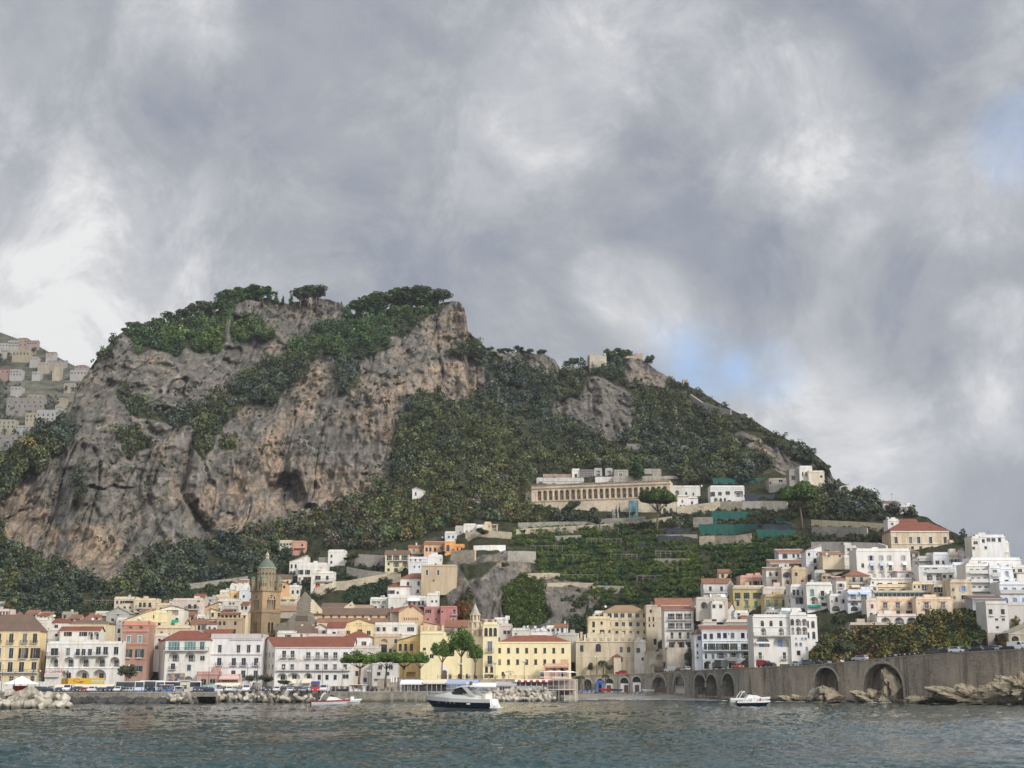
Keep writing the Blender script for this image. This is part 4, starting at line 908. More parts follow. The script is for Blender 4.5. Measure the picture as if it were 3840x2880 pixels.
bld('house','brown weathered block with covered loggia on its roof in front of the bell tower foot',HS,812,908,2320,2385,(.46,.36,.24),'f',[w3(.15,.4,[.12,.29,.72],.9),w3(.6,.85,[.25,.7],1),c3(.03)],Y=495,dep=7,par=.4)
bld('loggia','open roof loggia with slim posts and red tile cover above the brown block','loggia',826,888,2302,2320,(.50,.40,.30),'m',[x3(.15,.98,(4,.13,.87),1.1,door=0,rail=0,dep=2.2)],Y=497,dep=5,rh=.9,ext=.5)
bld('house','tan house with blue door under red tiles left of the brown block',HS,716,776,2338,2372,(.56,.47,.33),'g',[w3(.2,.75,[.2,.5],.9),w3(.15,.7,[.75],1.2,pane=BLUEP)],Y=496,dep=6,rh=1.8,rc=Ro)
bld('house','low white house with small red roof between tan house and brown block',HS,774,812,2338,2376,Ow,'m',[w3(.3,.6,[.3],.7),w3(.4,.8,[.8],.9)],Y=494,dep=5,rh=1.4)
bld('house','narrow cream house with arched window between brown block and bell tower',HS,900,930,2304,2380,Cr,'f',[w3(.05,.2,[.5],.8),a3(.5,.75,[.35],.9)],Y=500,dep=5)
bld('house','pale house with long red roof at the left of the old town below the wood',HS,634,700,2262,2290,Ow,'l',[w3(.3,.7,[.5,.8],.9)],dep=6,rh=1.5)
bld('house','cream country house with four small windows standing alone on the wooded slope',HS,1048,1098,2028,2086,(.68,.58,.44),'f',[w3(.15,.30,[.12,.35,.58,.80],.9),w3(.5,.68,[.2,.5,.8],.9),w3(.78,.9,[.2],1)],dep=7,par=.3)
bld('house','salmon orange wing with red lean-to roof joined to the lone cream country house',HS,1098,1144,2030,2080,(.62,.34,.25),'f',[w3(.2,.38,[.75],.8),c3(.52,.9,.1,1.0,.04,m=tiles(Ro))],dep=6,par=.3)
bld('house','white house with pinkish lean-to roof and small arches left of the white cluster',HS,1085,1152,2104,2160,Wt,'r',[w3(.22,.48,[.12,.35],.8),a3(.66,.95,[.1,.28],1.2)],dep=8,rh=2.6,rc=Rt)
bld('house','wide white house with three dark windows in the middle of the white cluster',HS,1117,1226,2116,2186,Wt,'f',[s3(.30,.55,[.10],.9),s3(.30,.55,[.33],.9),w3(.33,.38,[.70],1.2),c3(.12),w3(.7,.88,[.06],.9),w3(.68,.92,[.33],3.0,pane=PANE)],dep=8)
bld('house','lower white and cream house with red balcony cloth in the white cluster',HS,1166,1250,2148,2222,(.78,.75,.66),'f',[w3(.15,.36,[.30],2.0),w3(.15,.36,[.72],1.0),b3(.42,.2,1.0,1.0),w3(.53,.68,[.3],1.6,sh=SH_RD),s3(.5,.64,[.72],.8,sh=SH_RD),n3(.62,.82,.22,.42,.5,m=RED_CL)],dep=8)
bld('house','white cube house with two windows topmost of the white cluster',HS,1230,1293,2067,2124,Wt,'f',[w3(.23,.42,[.2],.8),w3(.64,.82,[.2],.8)],dep=8)
bld('house','red brown roofed cream house just right of the bell tower top',HS,1034,1092,2168,2198,Cr,'g',[w3(.35,.75,[.4,.75],.9)],dep=7,rh=1.8,rc=Rb)
bld('house','orange gabled house with small dark window right of the bell tower',HS,1036,1078,2186,2212,(.70,.44,.24),'l',[w3(.4,.8,[.7],.8)],Y=535,dep=5,rh=1.6)
bld('house','white flat house with dark doors right of the bell tower middle stage',HS,1042,1124,2200,2242,Wt,'f',[w3(.25,.62,[.36],.9),w3(.32,.62,[.68,.90],.8),b3(.85,.1,.75,1)],dep=6)
bld('house','yellow cream house below the white flat house right of the bell tower',HS,1038,1120,2244,2276,(.70,.60,.40),'f',[x3(.15,.8,[.3,.7],2,rail=0,door=0,dep=1),c3(.05)],dep=6)
bld('house','grey cream house with shuttered windows between bell tower and cathedral',HS,1040,1116,2262,2306,(.58,.52,.44),'f',[w3(.25,.55,[.2,.4,.6],.8)],dep=6)
bld('house','low house with tan tile roof right of the bell tower by the cathedral',HS,1044,1130,2290,2318,(.55,.48,.40),'g',[w3(.4,.8,[.7],1)],dep=7,rh=2.2,rc=Rt)
bld('convent','yellow convent wing, tan shade painted in, lean-to roof and slit windows left of crenellated block','convent',1488,1578,2400,2560,(.62,.47,.21),'r',[w3(.09,.25,[.13,.36,.60],.9,dark=1),w3(.6,.7,[.3],.9),x3(.75,.95,[.6],3,rail=0,door=0)],Y=470,dep=10,rh=2.4,rc=Rb)  # shade of this left-facing side is put into the darker tan wall colour
def crenels(root,W,top,f0,dp,wm):
 q=MB()
 for i in range(4):
  x=-W/2+(W-.8)*i/3;q.box(x,x+.8,-.03,.6,top+.3,top+2.4)
 q.build('battlement',plaster(Yw,.4),root)
 q=MB();k=8;h=3.2;w_=1.35;cx=W*.54
 poly=[(cx-w_,f0-.3),(cx+w_,f0-.3)]+[(cx+w_*math.cos(math.pi*t/k),f0+h+1.3*math.sin(math.pi*t/k))for t in range(k+1)]
 q.prism_y(poly,-.14,-.002);q.build('portal_surround',plaster((.80,.78,.74),.3),root)
 q=MB();q.prism_y([(cx-.85,f0-.2),(cx+.85,f0-.2)]+[(cx+.85*math.cos(math.pi*t/k),f0+2.0+.85*math.sin(math.pi*t/k))for t in range(k+1)],-.18,-.145);q.build('door',DARKF,root)
bld('convent','crenellated yellow convent block with white arched portal behind the tall pines','convent',1575,1664,2372,2545,Py,'f',[w3(.33,.38,[.18,.50],.9,dark=1),w3(.47,.56,[.49],1.2),c3(.015,.2)],Y=462,dep=12,dirt=.25,extra=crenels,par=.5)
bld('convent','tall plain yellow convent wall with small arched doors behind the tallest pine','convent',1664,1811,2391,2545,Py,'f',[a3(.88,.995,[.12],2.0,dark=1),a3(.88,.985,[.41,.61],1.3,dark=1),a3(.88,.975,[.81],1.3),w3(.2,.3,[.0],.5)],Y=464,dep=10,dirt=.25,par=.3,corn=False)
bld('convent','yellow convent tower block with three tall arched windows at the top','convent',1811,1868,2340,2542,Py,'f',[a3(.07,.225,[.20,.50,.80],1.15,dark=1),t3(.325,.515,[.45],1.6),d3(.50,.515,[.45],1.6,sh=None)]+[d3(.59,.745,[.45],1.4,sh=None),a3(.785,.90,[.24,.58],1.0,dark=1),w3(.935,.995,[.22,.58],1.1,dark=1),c3(.0,.2)],Y=460,dep=11,dirt=.25)
bld('convent','long yellow former convent with red hipped roof and two rows of small shuttered windows','convent',1868,2141,2407,2540,Py,'h',[w3(.17,.315,[.018+.1245*i for i in range(8)],.85,dark=1,pane=PANE),w3(.495,.64,[.018+.1245*i for i in range(8)],.85,dark=1),a3(.84,.94,[.065],.9,dark=1),w3(.89,.92,[.17],.6),w3(.86,.99,[.62],2.0,dark=1),c3(.0,.25,h=.03)],Y=462,dep=12,rh=2.3,rc=(.27,.09,.055),dirt=.25)
bld('bar','peach terrace bar with white parasols at the right end of the long yellow convent','bar',2040,2132,2496,2545,(.70,.46,.34),'f',[x3(.15,.95,[.25,.6,.88],3.2,rail=0,door=0,dep=1.5)],Y=456,dep=4)
bld('church','grey walled church nave with red tile roof and round arched windows beside the octagonal belfry','church',1669,1760,2350,2400,(.50,.45,.37),'g',[a3(.1,.5,[.28,.56],.9,dark=1)],Y=484,dep=10,rh=2.6,rc=Ro)
bld('church','low grey church annex left of the octagonal belfry above the yellow wall','church',1662,1698,2366,2396,(.48,.45,.40),'m',[w3(.3,.6,[.5],.9)],Y=478,dep=5,rh=1.0,rc=Rb)
bld('house','red roofed wall remnant right of the octagonal belfry',HS,1806,1858,2334,2350,(.60,.48,.38),'m',[],Y=480,dep=6,rh=1.4)
def belfry():
 Y=470;x=xat(1780.5,2380,Y);z0=zat(2460,Y);root=empty('bell_tower',(x,Y+3,z0));tag(root,'octagonal cream belfry with conical spire and arched openings above the yellow convent','bell tower')
 wm=plaster((.62,.53,.40),.6);sc=Y/F
 def stage(name,r,za,zb,ops,nops=1):
  mb=MB();pts=[(r*math.cos(math.pi/8+math.pi/4*i),r*math.sin(math.pi/8+math.pi/4*i))for i in range(8)]
  for i in range(8):
   A,B=pts[i],pts[(i+1)%8];W=math.hypot(A[0]-B[0],A[1]-B[1])
   o=[(W*.27,W*.73,p,q,W*.23,.5)for p,q in ops]if(i%2==1 or len(ops)>1)else[(W*.27,W*.73,p,q,W*.23,.5)for p,q in ops]
   panel(mb,A,B,za,zb,o)
  mb.add([(p[0],p[1],zb)for p in pts],[tuple(range(8))])
  mb.build(name,wm,root)
  q=MB();q.lathe([(r+.05,zb-.35),(r+.22,zb-.2),(r+.22,zb),(r-.05,zb+.02)],8,ph=math.pi/8);q.build('cornice',plaster((.58,.49,.36),.5),root)
 h=lambda v:zat(v,Y)-z0
 stage('lower_stage',28.5*sc*1.02,0,h(2390),[(h(2440),h(2405))])
 stage('middle_stage',28*sc,h(2389.5),h(2360),[(h(2382),h(2366))])
 stage('upper_stage',27.5*sc,h(2359.5),h(2331),[(h(2354),h(2335))])
 stage('belfry_drum',20*sc,h(2330.5),h(2303),[(h(2325),h(2307))])
 q=MB();q.lathe([(21.5*sc,h(2303)),(17*sc,h(2297)),(1.0*sc,h(2262)),(.05,h(2259))],8,ph=math.pi/8);q.build('spire',stone((.40,.37,.30),scale=2,name='spire_stone'),root)
belfry()
def campanile():
 Y=500;x=xat(983,2300,Y);z0=zat(2440,Y);sc=Y/F;h=lambda v:zat(v,Y)-z0
 root=empty('bell_tower',(x,Y+6,z0));tag(root,'tall brown cathedral bell tower with a green tiled dome and four corner turrets','bell tower')
 br=stone((.28,.205,.125),(.20,.15,.095),1.3,name='tufa_blocks');orr=stone((.37,.25,.145),(.30,.20,.115),1.5,name='orange_brick');til=stone((.30,.245,.15),(.17,.155,.10),3.0,name='majolica_bands');cre=plaster((.46,.40,.29),.6)
 def sq(name,hw,za,zb,ops,m,rz=R(45-2)):
  c=[(-hw,-hw),(hw,-hw),(hw,hw),(-hw,hw)];ca,sa=math.cos(rz),math.sin(rz)
  c=[(a*ca-b*sa,a*sa+b*ca)for a,b in c];mb=MB()
  for i in range(4):panel(mb,c[i],c[(i+1)%4],za,zb,[(o[0]*2*hw,o[1]*2*hw,o[2],o[3],o[4]*2*hw,o[5])for o in ops])
  mb.add([(p[0],p[1],zb)for p in c],[(0,1,2,3)]);mb.build(name,m,root)
  return c
 def band(hw,z,t,o,m,rz=R(43)):
  q=MB();ca,sa=math.cos(rz),math.sin(rz);e=hw+o;c=[(-e,-e),(e,-e),(e,e),(-e,e)]
  q.prism([(a*ca-b*sa,a*sa+b*ca)for a,b in c],z,z+t);q.build('cornice',m,root)
 H1=57*sc/math.sqrt(2)*1.0
 lo,m1=h(2290),h(2213)
 c=sq('lower_stage',H1*1.02,0,lo-.6,[(.36,.47,h(2372),h(2332),.055,2.2),(.53,.64,h(2372),h(2332),.055,2.2)],br)
 band(H1,lo-.6,.6,.35,br)
 c2=sq('middle_stage',H1*.985,lo,m1-.3,[(.27,.73,h(2284),h(2226),.23,2.2)],orr)
 band(H1,m1-.3,.35,.3,br)
 for i in range(4):
  A,B=Vector((*c2[i],0)),Vector((*c2[(i+1)%4],0));d=(B-A).normalized();n=Vector((-d.y,d.x,0));ang=math.atan2(d.y,d.x);W=(B-A).length
  q=MB();r=W*.21;k=10
  mid=h(2284)
  q.prism_y([(r*1.12*math.cos(math.pi*t/k),h(2228)-r+r*1.12*math.sin(math.pi*t/k))for t in range(k+1)]+[(r*.98*math.cos(math.pi*t/k),h(2228)-r+r*.98*math.sin(math.pi*t/k))for t in range(k,-1,-1)],-.06,.12)
  for s in(-.5,0,.5):q.box(s*r*1.1-.11,s*r*1.1+.11,.15,.4,mid,h(2247))
  q.box(-r,r,.12,.4,h(2247),h(2244))
  q.lathe([(.55,-.1),(.85,-.1),(.85,.1),(.55,.1)],12,(0,.2,0))if False else None
  q.box(-r*.6,r*.6,.12,.3,h(2244),h(2232))
  p=(A+B)/2;q.build('window_tracery',cre,root,(p.x,p.y,0),ang)
  q=MB();q.prism_y([(.45*math.cos(2*math.pi*t/12),h(2238)+.45*math.sin(2*math.pi*t/12))for t in range(12)],.05,.118);q.build('oculus',DARKF,root,(p.x,p.y,0),ang)
  q=MB();rail(q,[(-W/2,-.25),(W/2,-.25)],lo,.8,0,.7);q.build('balustrade',br,root,(p.x,p.y,0),ang)
 rd=32.5*sc;mb=MB();n=16;pts=[(rd*math.cos(2*math.pi*(i+.5)/n),rd*math.sin(2*math.pi*(i+.5)/n))for i in range(n)]
 for i in range(n):
  A,B=pts[i],pts[(i+1)%n];W=math.hypot(A[0]-B[0],A[1]-B[1])
  panel(mb,A,B,m1,h(2126),[(W*.2,W*.8,h(2200),h(2175),W*.3,.9)]if i%2 else[(W*.36,W*.64,h(2200),h(2188),W*.14,.6)])
 mb.build('drum',til,root)
 q=MB()
 for i in range(n):
  a=2*math.pi*i/n;cx,cy=(rd+.05)*math.cos(a),(rd+.05)*math.sin(a);q.tube([(cx,cy,m1),(cx,cy,h(2163))],.14,6)
  for k in range(3):
   a2=2*math.pi*(i+.5)/n;zc=h(2163)+k*1.25
   q.tube([((rd+.08)*math.cos(a+(a2-a)*2*t/6),(rd+.08)*math.sin(a+(a2-a)*2*t/6),zc+1.1*math.sin(math.pi*t/6))for t in range(7)],.11,5)
 q.lathe([(rd+.05,h(2130)),(rd+.35,h(2128)),(rd+.35,h(2124)),(rd,h(2123.5))],24);q.build('interlaced_arches',cre,root)
 q=MB()
 for i in range(n):
  a=2*math.pi*(i+.5)/n;r_=rd*1.0;cx,cy=r_*math.cos(a),r_*math.sin(a);q.lathe([(.02,-.28),(.36,-.28),(.36,.28),(.02,.28)],8,(cx,cy,h(2147)))
 q.build('roundel',plaster((.10,.13,.10),.3),root)
 q=MB();q.lathe([(rd+.15,h(2123)),(rd*.93,h(2116)),(rd*.74,h(2106)),(rd*.45,h(2096)),(rd*.2,h(2091)),(.5,h(2090))],24);q.build('dome',tiles((.15,.172,.13)),root)
 q=MB();q.lathe([(.75,h(2091)),(.68,h(2078)),(.8,h(2077)),(.8,h(2075)),(.5,h(2070)),(.1,h(2066)),(.05,h(2058))],10);q.build('lantern',cre,root)
 for i in range(4):
  a=R(43)+math.pi/4+math.pi/2*i;r_=H1*1.20;cx,cy=r_*math.cos(a),r_*math.sin(a)
  q=MB();q.lathe([(1.15,m1),(1.15,h(2178)),(1.3,h(2177)),(1.3,h(2174)),(1.05,h(2174)),(1.05,h(2168))],10,(cx,cy,0));t=q.build('turret',til,root)
  q=MB();q.lathe([(1.12,h(2168)),(.85,h(2162)),(.35,h(2158)),(.03,h(2155))],10,(cx,cy,0));q.build('turret_dome',tiles((.16,.22,.15)),t)
  for j in range(4):
   q=MB();b=a+(j-1.5)*.7;q.box(-.22,.22,-.06,.05,h(2198),h(2184));q.build('turret_opening',DARKF,t,(cx+1.15*math.cos(b),cy+1.15*math.sin(b),0),b+math.pi/2)
campanile()
def cathedral():
 Y=505;sc=Y/F
 root=empty('cathedral',(xat(1200,2320,Y),Y,zat(2400,Y)));tag(root,'grey and cream cathedral with steep gabled front and long brown tiled nave roof','cathedral')
 ox,oy,oz=root.location
 px=lambda u,v,y=Y:(xat(u,v,y)-ox);pz=lambda v,y=Y:zat(v,y)-oz
 gs=stone((.23,.20,.155),(.15,.135,.11),1.5,name='dark_church_stone');cr=plaster((.70,.58,.40),.5);rb=tiles(Rb);rb2=tiles((.30,.15,.09))
 def blk(name,u0,u1,vt,vb,y0,dep,m,poly=None):
  q=MB();q.box(px(u0,vb,Y),px(u1,vb,Y),y0,y0+dep,pz(vb),pz(vt));return q.build(name,m,root)
 q=MB();q.prism_y([(px(1112,2400),0),(px(1186,2400),0),(px(1182,2300),pz(2290)),(px(1172,2245),pz(2250)),(px(1147,2220),pz(2220)),(px(1118,2262),pz(2262))],-3,0);q.build('front_gable',gs,root)
 q=MB();q.prism_y([(px(1042,2400),0),(px(1200,2400),0),(px(1192,2330),pz(2328)),(px(1168,2300),pz(2302)),(px(1112,2302),pz(2304)),(px(1086,2332),pz(2334)),(px(1046,2345),pz(2342))],-6,-3.05);q.build('aisle_front',gs,root)
 q=MB()
 for i in range(7):
  for j in range(3):q.box(px(1119+i*6.6,2325),px(1119+i*6.6+4.6,2325),-6.12,-6.02,pz(2331-j*7),pz(2331-j*7)+.5)
 q.build('lattice_window',DARKF,root)
 q=MB()
 for i in range(9):q.box(px(1122+i*5.6,2285),px(1122+i*5.6+2.6,2285),-3.12,-3.02,pz(2297),pz(2286))
 q.build('blind_arcade',plaster((.32,.28,.21),.4),root)
 q=MB()
 q.prism_y([(px(1172,2300),pz(2302)),(px(1212,2300),pz(2302)),(px(1212,2290),pz(2288)),(px(1178,2250),pz(2250)),(px(1172,2250),pz(2250))],-3.2,-2.5);q.build('flank_wall',cr,root)
 q=MB()
 for j in range(5):q.box(px(1168,2280),px(1175,2280),-3.3,-3.21,pz(2297-j*8),pz(2293-j*8))
 q.build('striped_quoin',plaster((.80,.76,.68),.2),root)
 q=MB();q.box(px(1193,2298),px(1198,2298),-3.28,-3.21,pz(2301),pz(2295));q.build('window',DARKF,root)
 def roofslab(name,u0,u1,v_eave,v_ridge,y0,y1,m,back=True):
  q=MB();a,b=px(u0,v_eave),px(u1,v_eave);z0,z1=pz(v_eave),pz(v_ridge);t=.25
  P=[(a,y0,z0),(b,y0,z0),(b-1.2,y1,z1),(a,y1,z1)]
  q.add(P+[(x,y,z-t)for x,y,z in P],[(0,1,2,3),(7,6,5,4),(0,4,5,1),(1,5,6,2),(2,6,7,3),(3,7,4,0)])
  if back:
   B_=[(a,y1,z1),(b-1.2,y1,z1),(b,2*y1-y0,z0),(a,2*y1-y0,z0)];q.add(B_+[(x,y,z-t)for x,y,z in B_],[(0,1,2,3),(7,6,5,4),(0,4,5,1),(1,5,6,2),(2,6,7,3),(3,7,4,0)])
  return q.build(name,m,root)
 roofslab('aisle_roof',1196,1470,2336,2318,-7,-2.5,rb2,back=False)
 blk('aisle_wall',1196,1468,2337.5,2396,-6.9,4.5,cr)
 blk('nave_wall',1174,1466,2305,2340,-2.4,8.5,plaster((.74,.62,.38),.4))
 for i in range(9):
  q=MB();u=1216+i*29.5;k=6;a,b=px(u-4,2313),px(u+4.5,2313);c=(a+b)/2;r=(b-a)/2
  q.prism_y([(a,pz(2317)),(b,pz(2317))]+[(c+r*math.cos(math.pi*t/k),pz(2312)+r*.8*math.sin(math.pi*t/k))for t in range(k+1)],-2.5,-2.41);q.build('window',DARKF,root)
 roofslab('nave_roof',1174,1472,2306,2279,-2.9,2.6,rb)
 roofslab('north_roof',1188,1296,2275,2252,9,15,rb)
 blk('north_wall',1190,1294,2274,2300,9.2,11,cr)
 q=MB();q.prism_y([(px(1278,2290),pz(2300)),(px(1326,2290),pz(2300)),(px(1326,2290),pz(2275)),(px(1309,2290),pz(2251)),(px(1280,2290),pz(2272))],8,9.1);q.build('north_gable',cr,root)
 q=MB();q.box(px(1302,2270),px(1307,2270),7.9,7.98,pz(2268),pz(2263));q.build('window',DARKF,root)
 roofslab('chapel_roof',1318,1400,2282,2262,6,10,tiles((.33,.22,.14)))
 q=MB();q.prism_y([(px(1502,2400),0),(px(1590,2400),0),(px(1590,2300),pz(2302)),(px(1545,2300),pz(2271)),(px(1502,2300),pz(2296))],-8,4);q.build('transept_wall',plaster((.66,.49,.31),.4),root)
 q=MB();a=[(px(1462,2300),-3,pz(2297)),(px(1502,2300),-8.2,pz(2299)),(px(1546,2300),-8.2,pz(2270)),(px(1532,2300),5,pz(2268)),(px(1456,2300),4,pz(2282))]
 q.add(a+[(x,y,z-.3)for x,y,z in a],[(0,1,2,3,4),(9,8,7,6,5),(0,5,6,1),(1,6,7,2),(2,7,8,3),(3,8,9,4),(4,9,5,0)]);q.build('transept_roof',tiles(Ro),root)
 q=MB();a=[(px(1592,2300),-8.2,pz(2304)),(px(1546,2300),-8.2,pz(2270)),(px(1556,2300),5,pz(2268)),(px(1596,2300),5,pz(2296))]
 q.add(a+[(x,y,z-.3)for x,y,z in a],[(0,3,2,1),(4,5,6,7),(0,1,5,4),(3,7,6,2)]);q.build('transept_roof',tiles(Ro),root)
 q=MB();q.box(px(1466,2330),px(1502,2330),-4,-3.2,pz(2400),pz(2300));q.build('transept_flank',plaster((.62,.56,.50),.4),root)
 q=MB()
 for i in range(7):q.box(px(1521+i*8,2325),px(1524+i*8,2325),-8.1,-8.01,pz(2329),pz(2320))
 q.build('slit_window',DARKF,root)
 q=MB();cx,cz,r=px(1546,2277),pz(2279),.62
 q.prism_y([(cx+r*math.cos(2*math.pi*t/14),cz+r*math.sin(2*math.pi*t/14))for t in range(14)],-8.15,-8.01);q.build('round_window',SH_RD,root)
cathedral()
bld('house','white house under a red hipped roof lower left of the rock face cluster',HS,1454,1540,2198,2268,Wt,'h',[s3(.22,.42,[.16],1.1,sh=SH_BR),w3(.28,.42,[.43],.9),b3(.75,.55,1.1,1.2,rail=RAILW),w3(.5,.72,[.7,.88],.9)],rh=1.9,dep=8)
bld('house','tall white house under tan hipped roof beside the bare rock',HS,1500,1634,2168,2246,Wt,'h',[w3(.18,.36,[.22],.9),w3(.15,.36,[.52,.66,.82],.9),w3(.58,.78,[.20],.9),w3(.55,.72,[.50,.80],.9),a3(.55,.80,[.66],1.3),b3(.82,.45,1.0,1)],rh=2.3,rc=Ro,dep=9)
bld('house','small white wing with thin red eaves nearest the bare rock',HS,1602,1662,2172,2230,Wt,'f',[w3(.1,.3,[.15,.8],.8),w3(.1,.45,[.5],.9),w3(.6,.85,[.2,.5],.8),b3(.5,.2,.9,.8)],dep=7)
bld('house','low white terrace house with arched railing below the red hipped roof at the rock',HS,1388,1456,2246,2284,Wt,'f',[x3(.2,.5,[.2,.45,.75],1.6,door=0,dep=1),c3(.55),w3(.7,.95,[.3,.7],.9)],dep=7)
bld('house','white terrace house with purple awnings below the tall white house',HS,1456,1600,2240,2290,Wt,'f',[w3(.25,.6,[.55,.68,.80,.90],.8),n3(.05,.3,.5,.82,1.2),b3(.68,.4,.95,1),w3(.72,.95,[.1,.35,.85],.9)],dep=7)
bld('house','plain white cube house with two square windows against the bare rock',HS,1600,1645,2230,2280,Wt,'f',[w3(.42,.58,[.45,.80],.7)],Y=515,dep=6)
bld('house','dusky pink house with dark doors and small balcony in front of the rock face',HS,1590,1688,2277,2362,(.50,.255,.235),'f',[s3(.10,.27,[.16],.9),w3(.10,.27,[.57],.9,dark=1),w3(.18,.28,[.72],.8,dark=1),w3(.50,.60,[.14,.46],.7)],Y=503,dep=8,par=.3)
bld('house','brighter pink house end with balcony and arched door in front of the rock face',HS,1652,1713,2275,2355,(.52,.235,.215),'f',[w3(.20,.30,[.10],.7),a3(.12,.32,[.85],.9,dark=1),b3(.38,.68,1.05,.9,rail=RAILW),w3(.55,.72,[.78],.8,trim=1),c3(.42,.1,.6,1)],Y=501,dep=8,par=.3)
bld('house','peach house wall with red lean-to roof below the pink house',HS,1588,1660,2345,2378,(.68,.50,.34),'l',[w3(.3,.6,[.3],.8)],Y=492,dep=6,rh=1.6)
bld('villa','pale yellow villa with two storeys of arched loggias above the terrace wall','villa',1444,1532,2078,2145,(.78,.70,.46),'g',[s3(.06,.34,[.18],.9),s3(.06,.34,[.47,.83],1.1),b3(.35,.14,1.0,.9,rail=RAILW),A3(.42,.72,[.47,.86],2.4),w3(.48,.62,[.15],.8),w3(.80,.96,[.15],.9),A3(.76,.99,[.47,.86],1.9,rail=0)],dep=8,rh=2.0,rc=Rb,chim=1)
bld('house','orange house with red roof and balustrade right of the yellow villa',HS,1532,1592,2052,2082,(.72,.46,.27),'g',[w3(.25,.7,[.32,.78],1.1),b3(.75,0,1,.8,rail=RAILW)],dep=6,rh=1.3,rc=Ro,chim=1)
bld('house','long orange house with red roof and four dark windows above the white wall',HS,1590,1669,2040,2078,(.72,.47,.28),'m',[w3(.35,.75,[.12,.30,.52],.9),A3(.2,.85,[.86],2.0,dep=1)],dep=6,rh=1.8,rc=Ro)
bld('house','bright orange house end with white framed arched window beside the big parapet terrace',HS,1668,1706,2029,2078,(.80,.38,.14),'f',[a3(.3,.8,[.30],1.4),w3(.6,.9,[.72,.88],.5)],dep=6,trim=Ow)
bld('house','low orange garden pavilion with pale cover right of the bright orange house end','pavilion',1704,1742,2046,2068,(.80,.36,.12),'f',[w3(.3,.8,[.3,.7],.7)],dep=4)
bld('house','long pale grey white wall house with oculi below the orange house',HS,1532,1605,2094,2150,(.74,.75,.76),'f',[w3(.05,.18,[.1,.35,.6],.6),c3(.22),w3(.5,.62,[.3,.55,.75],.6)],dep=6)
bld('house','white plain terrace wall house below the green garden of the orange house',HS,1604,1658,2086,2124,Wt,'f',[w3(.7,.9,[.55],.7),w3(.3,.4,[.9],.6)],dep=6)
bld('house','tan rendered house with two white framed windows on the edge of the rock face',HS,1580,1712,2120,2192,(.55,.44,.30),'f',[t3(.23,.52,[.16,.48],.9,pane=PANE),c3(.03),w3(.75,.85,[.35],.7)],Y=524,dep=8,par=.3)
bld('house','white house with wavy terrace wall and two dark windows top of the stepped hamlet',HS,1738,1786,1969,2002,Wt,'f',[w3(.62,.85,[.25,.60],.7)],dep=6)
bld('house','white house with broad pale umbrellas on its roof in the stepped hamlet',HS,1786,1816,1973,2004,Wt,'f',[w3(.6,.8,[.4],.7),c3(.05)],dep=6)
bld('house','cream cube house with white roof canopy at the right of the stepped hamlet',HS,1816,1842,1962,1994,Cr,'f',[w3(.28,.5,[.7],.6)],dep=6)
bld('house','open cream veranda house at the right end of the stepped hamlet',HS,1840,1866,1966,1992,Cr,'m',[x3(.2,.9,[.5],2.0,door=0,dep=1.5)],dep=5,rh=.4,rc=(.6,.58,.5))
bld('house','grey stone house on the left of the stepped hamlet',HS,1707,1740,1977,2008,(.50,.47,.42),'f',[w3(.5,.8,[.6],.8)],dep=6)
bld('house','low white house at the lower left of the stepped hamlet',HS,1668,1712,1998,2026,(.68,.67,.64),'f',[w3(.4,.7,[.35,.7],.7)],dep=6)
bld('house','small white chapel like house standing alone in the middle of the wood',HS,1546,1576,1834,1872,Wt,'p',[w3(.3,.62,[.42],.8,dark=1),w3(.02,.1,[.5],.4)],dep=9,rh=.9,rc=(.55,.53,.5),ur=1604)
bld('house','blank white wall house behind the belfry under the ivy',HS,1852,1906,2322,2348,Wt,'f',[],Y=500,dep=5)
bld('house','pink grey low house with dark windows behind the tower block of the convent',HS,1874,1922,2346,2392,(.60,.52,.46),'f',[w3(.4,.7,[.4,.7],1)],Y=484,dep=6)
bld('house','long low white house with roof tanks and antennas behind the convent roof',HS,1920,1990,2362,2392,(.66,.64,.58),'f',[w3(.75,.98,[.7],.9),w3(.4,.6,[.2],.8)],Y=482,dep=6)
bld('house','low white house with long parapet behind the middle of the convent roof',HS,1991,2052,2364,2392,(.74,.73,.70),'f',[w3(.7,.95,[.2,.5,.8],1.2),c3(.6,.3)],Y=482,dep=6)
bld('house','small white house with orange red roof and blue grey windows behind the convent',HS,2082,2130,2350,2380,(.72,.73,.74),'g',[w3(.2,.6,[.2],.8),w3(.15,.75,[.55],.8)],Y=490,dep=6,rh=1.3,rc=Ro,chim=1)
bld('house','white annex with railing left of the small orange roofed house',HS,2048,2084,2352,2380,Wt,'f',[w3(.25,.6,[.25,.7],.8)],Y=491,dep=5)
bld('retaining_wall','curved plain grey retaining wall behind the right end of the convent','wall',2090,2164,2380,2440,(.50,.47,.42),'f',[],Y=486,dep=5)
def colonnade(root,W,top,f0,dp,wm):
 for i in range(17):
  q=MB();x=-W/2+.4+(W-.9)*i/16;hh=2.4+.5*math.sin(i*2.1)
  q.box(x,x+.75,.05,.8,top,top+hh);q.box(x-.12,x+.87,-.05,.9,top+hh,top+hh+.3);q.build('pillar',plaster((.68,.60,.46),.7),root)
 q=MB()
 for i in range(16):
  x=-W/2+1.2+(W-.9)*i/16
  if i%2==0:q.box(x,x+1.2,.0,.4,top,top+1.1)
 q.build('battlement',plaster((.50,.42,.30),.8),root)
bld('convent','old beige walled convent crowned by a row of broken pillars beside the sea wall','convent',2160,2378,2404,2525,(.60,.52,.38),'f',[w3(.13,.34,[.10],1.1),a3(.08,.32,[.385],1.9,dark=1),w3(.18,.36,[.78,.91],1.0),w3(.50,.66,[.78],1.0),c3(.0,.25,h=.03),c3(.47,.08)],Y=478,dep=9,extra=colonnade,dirt=.8,par=.2)
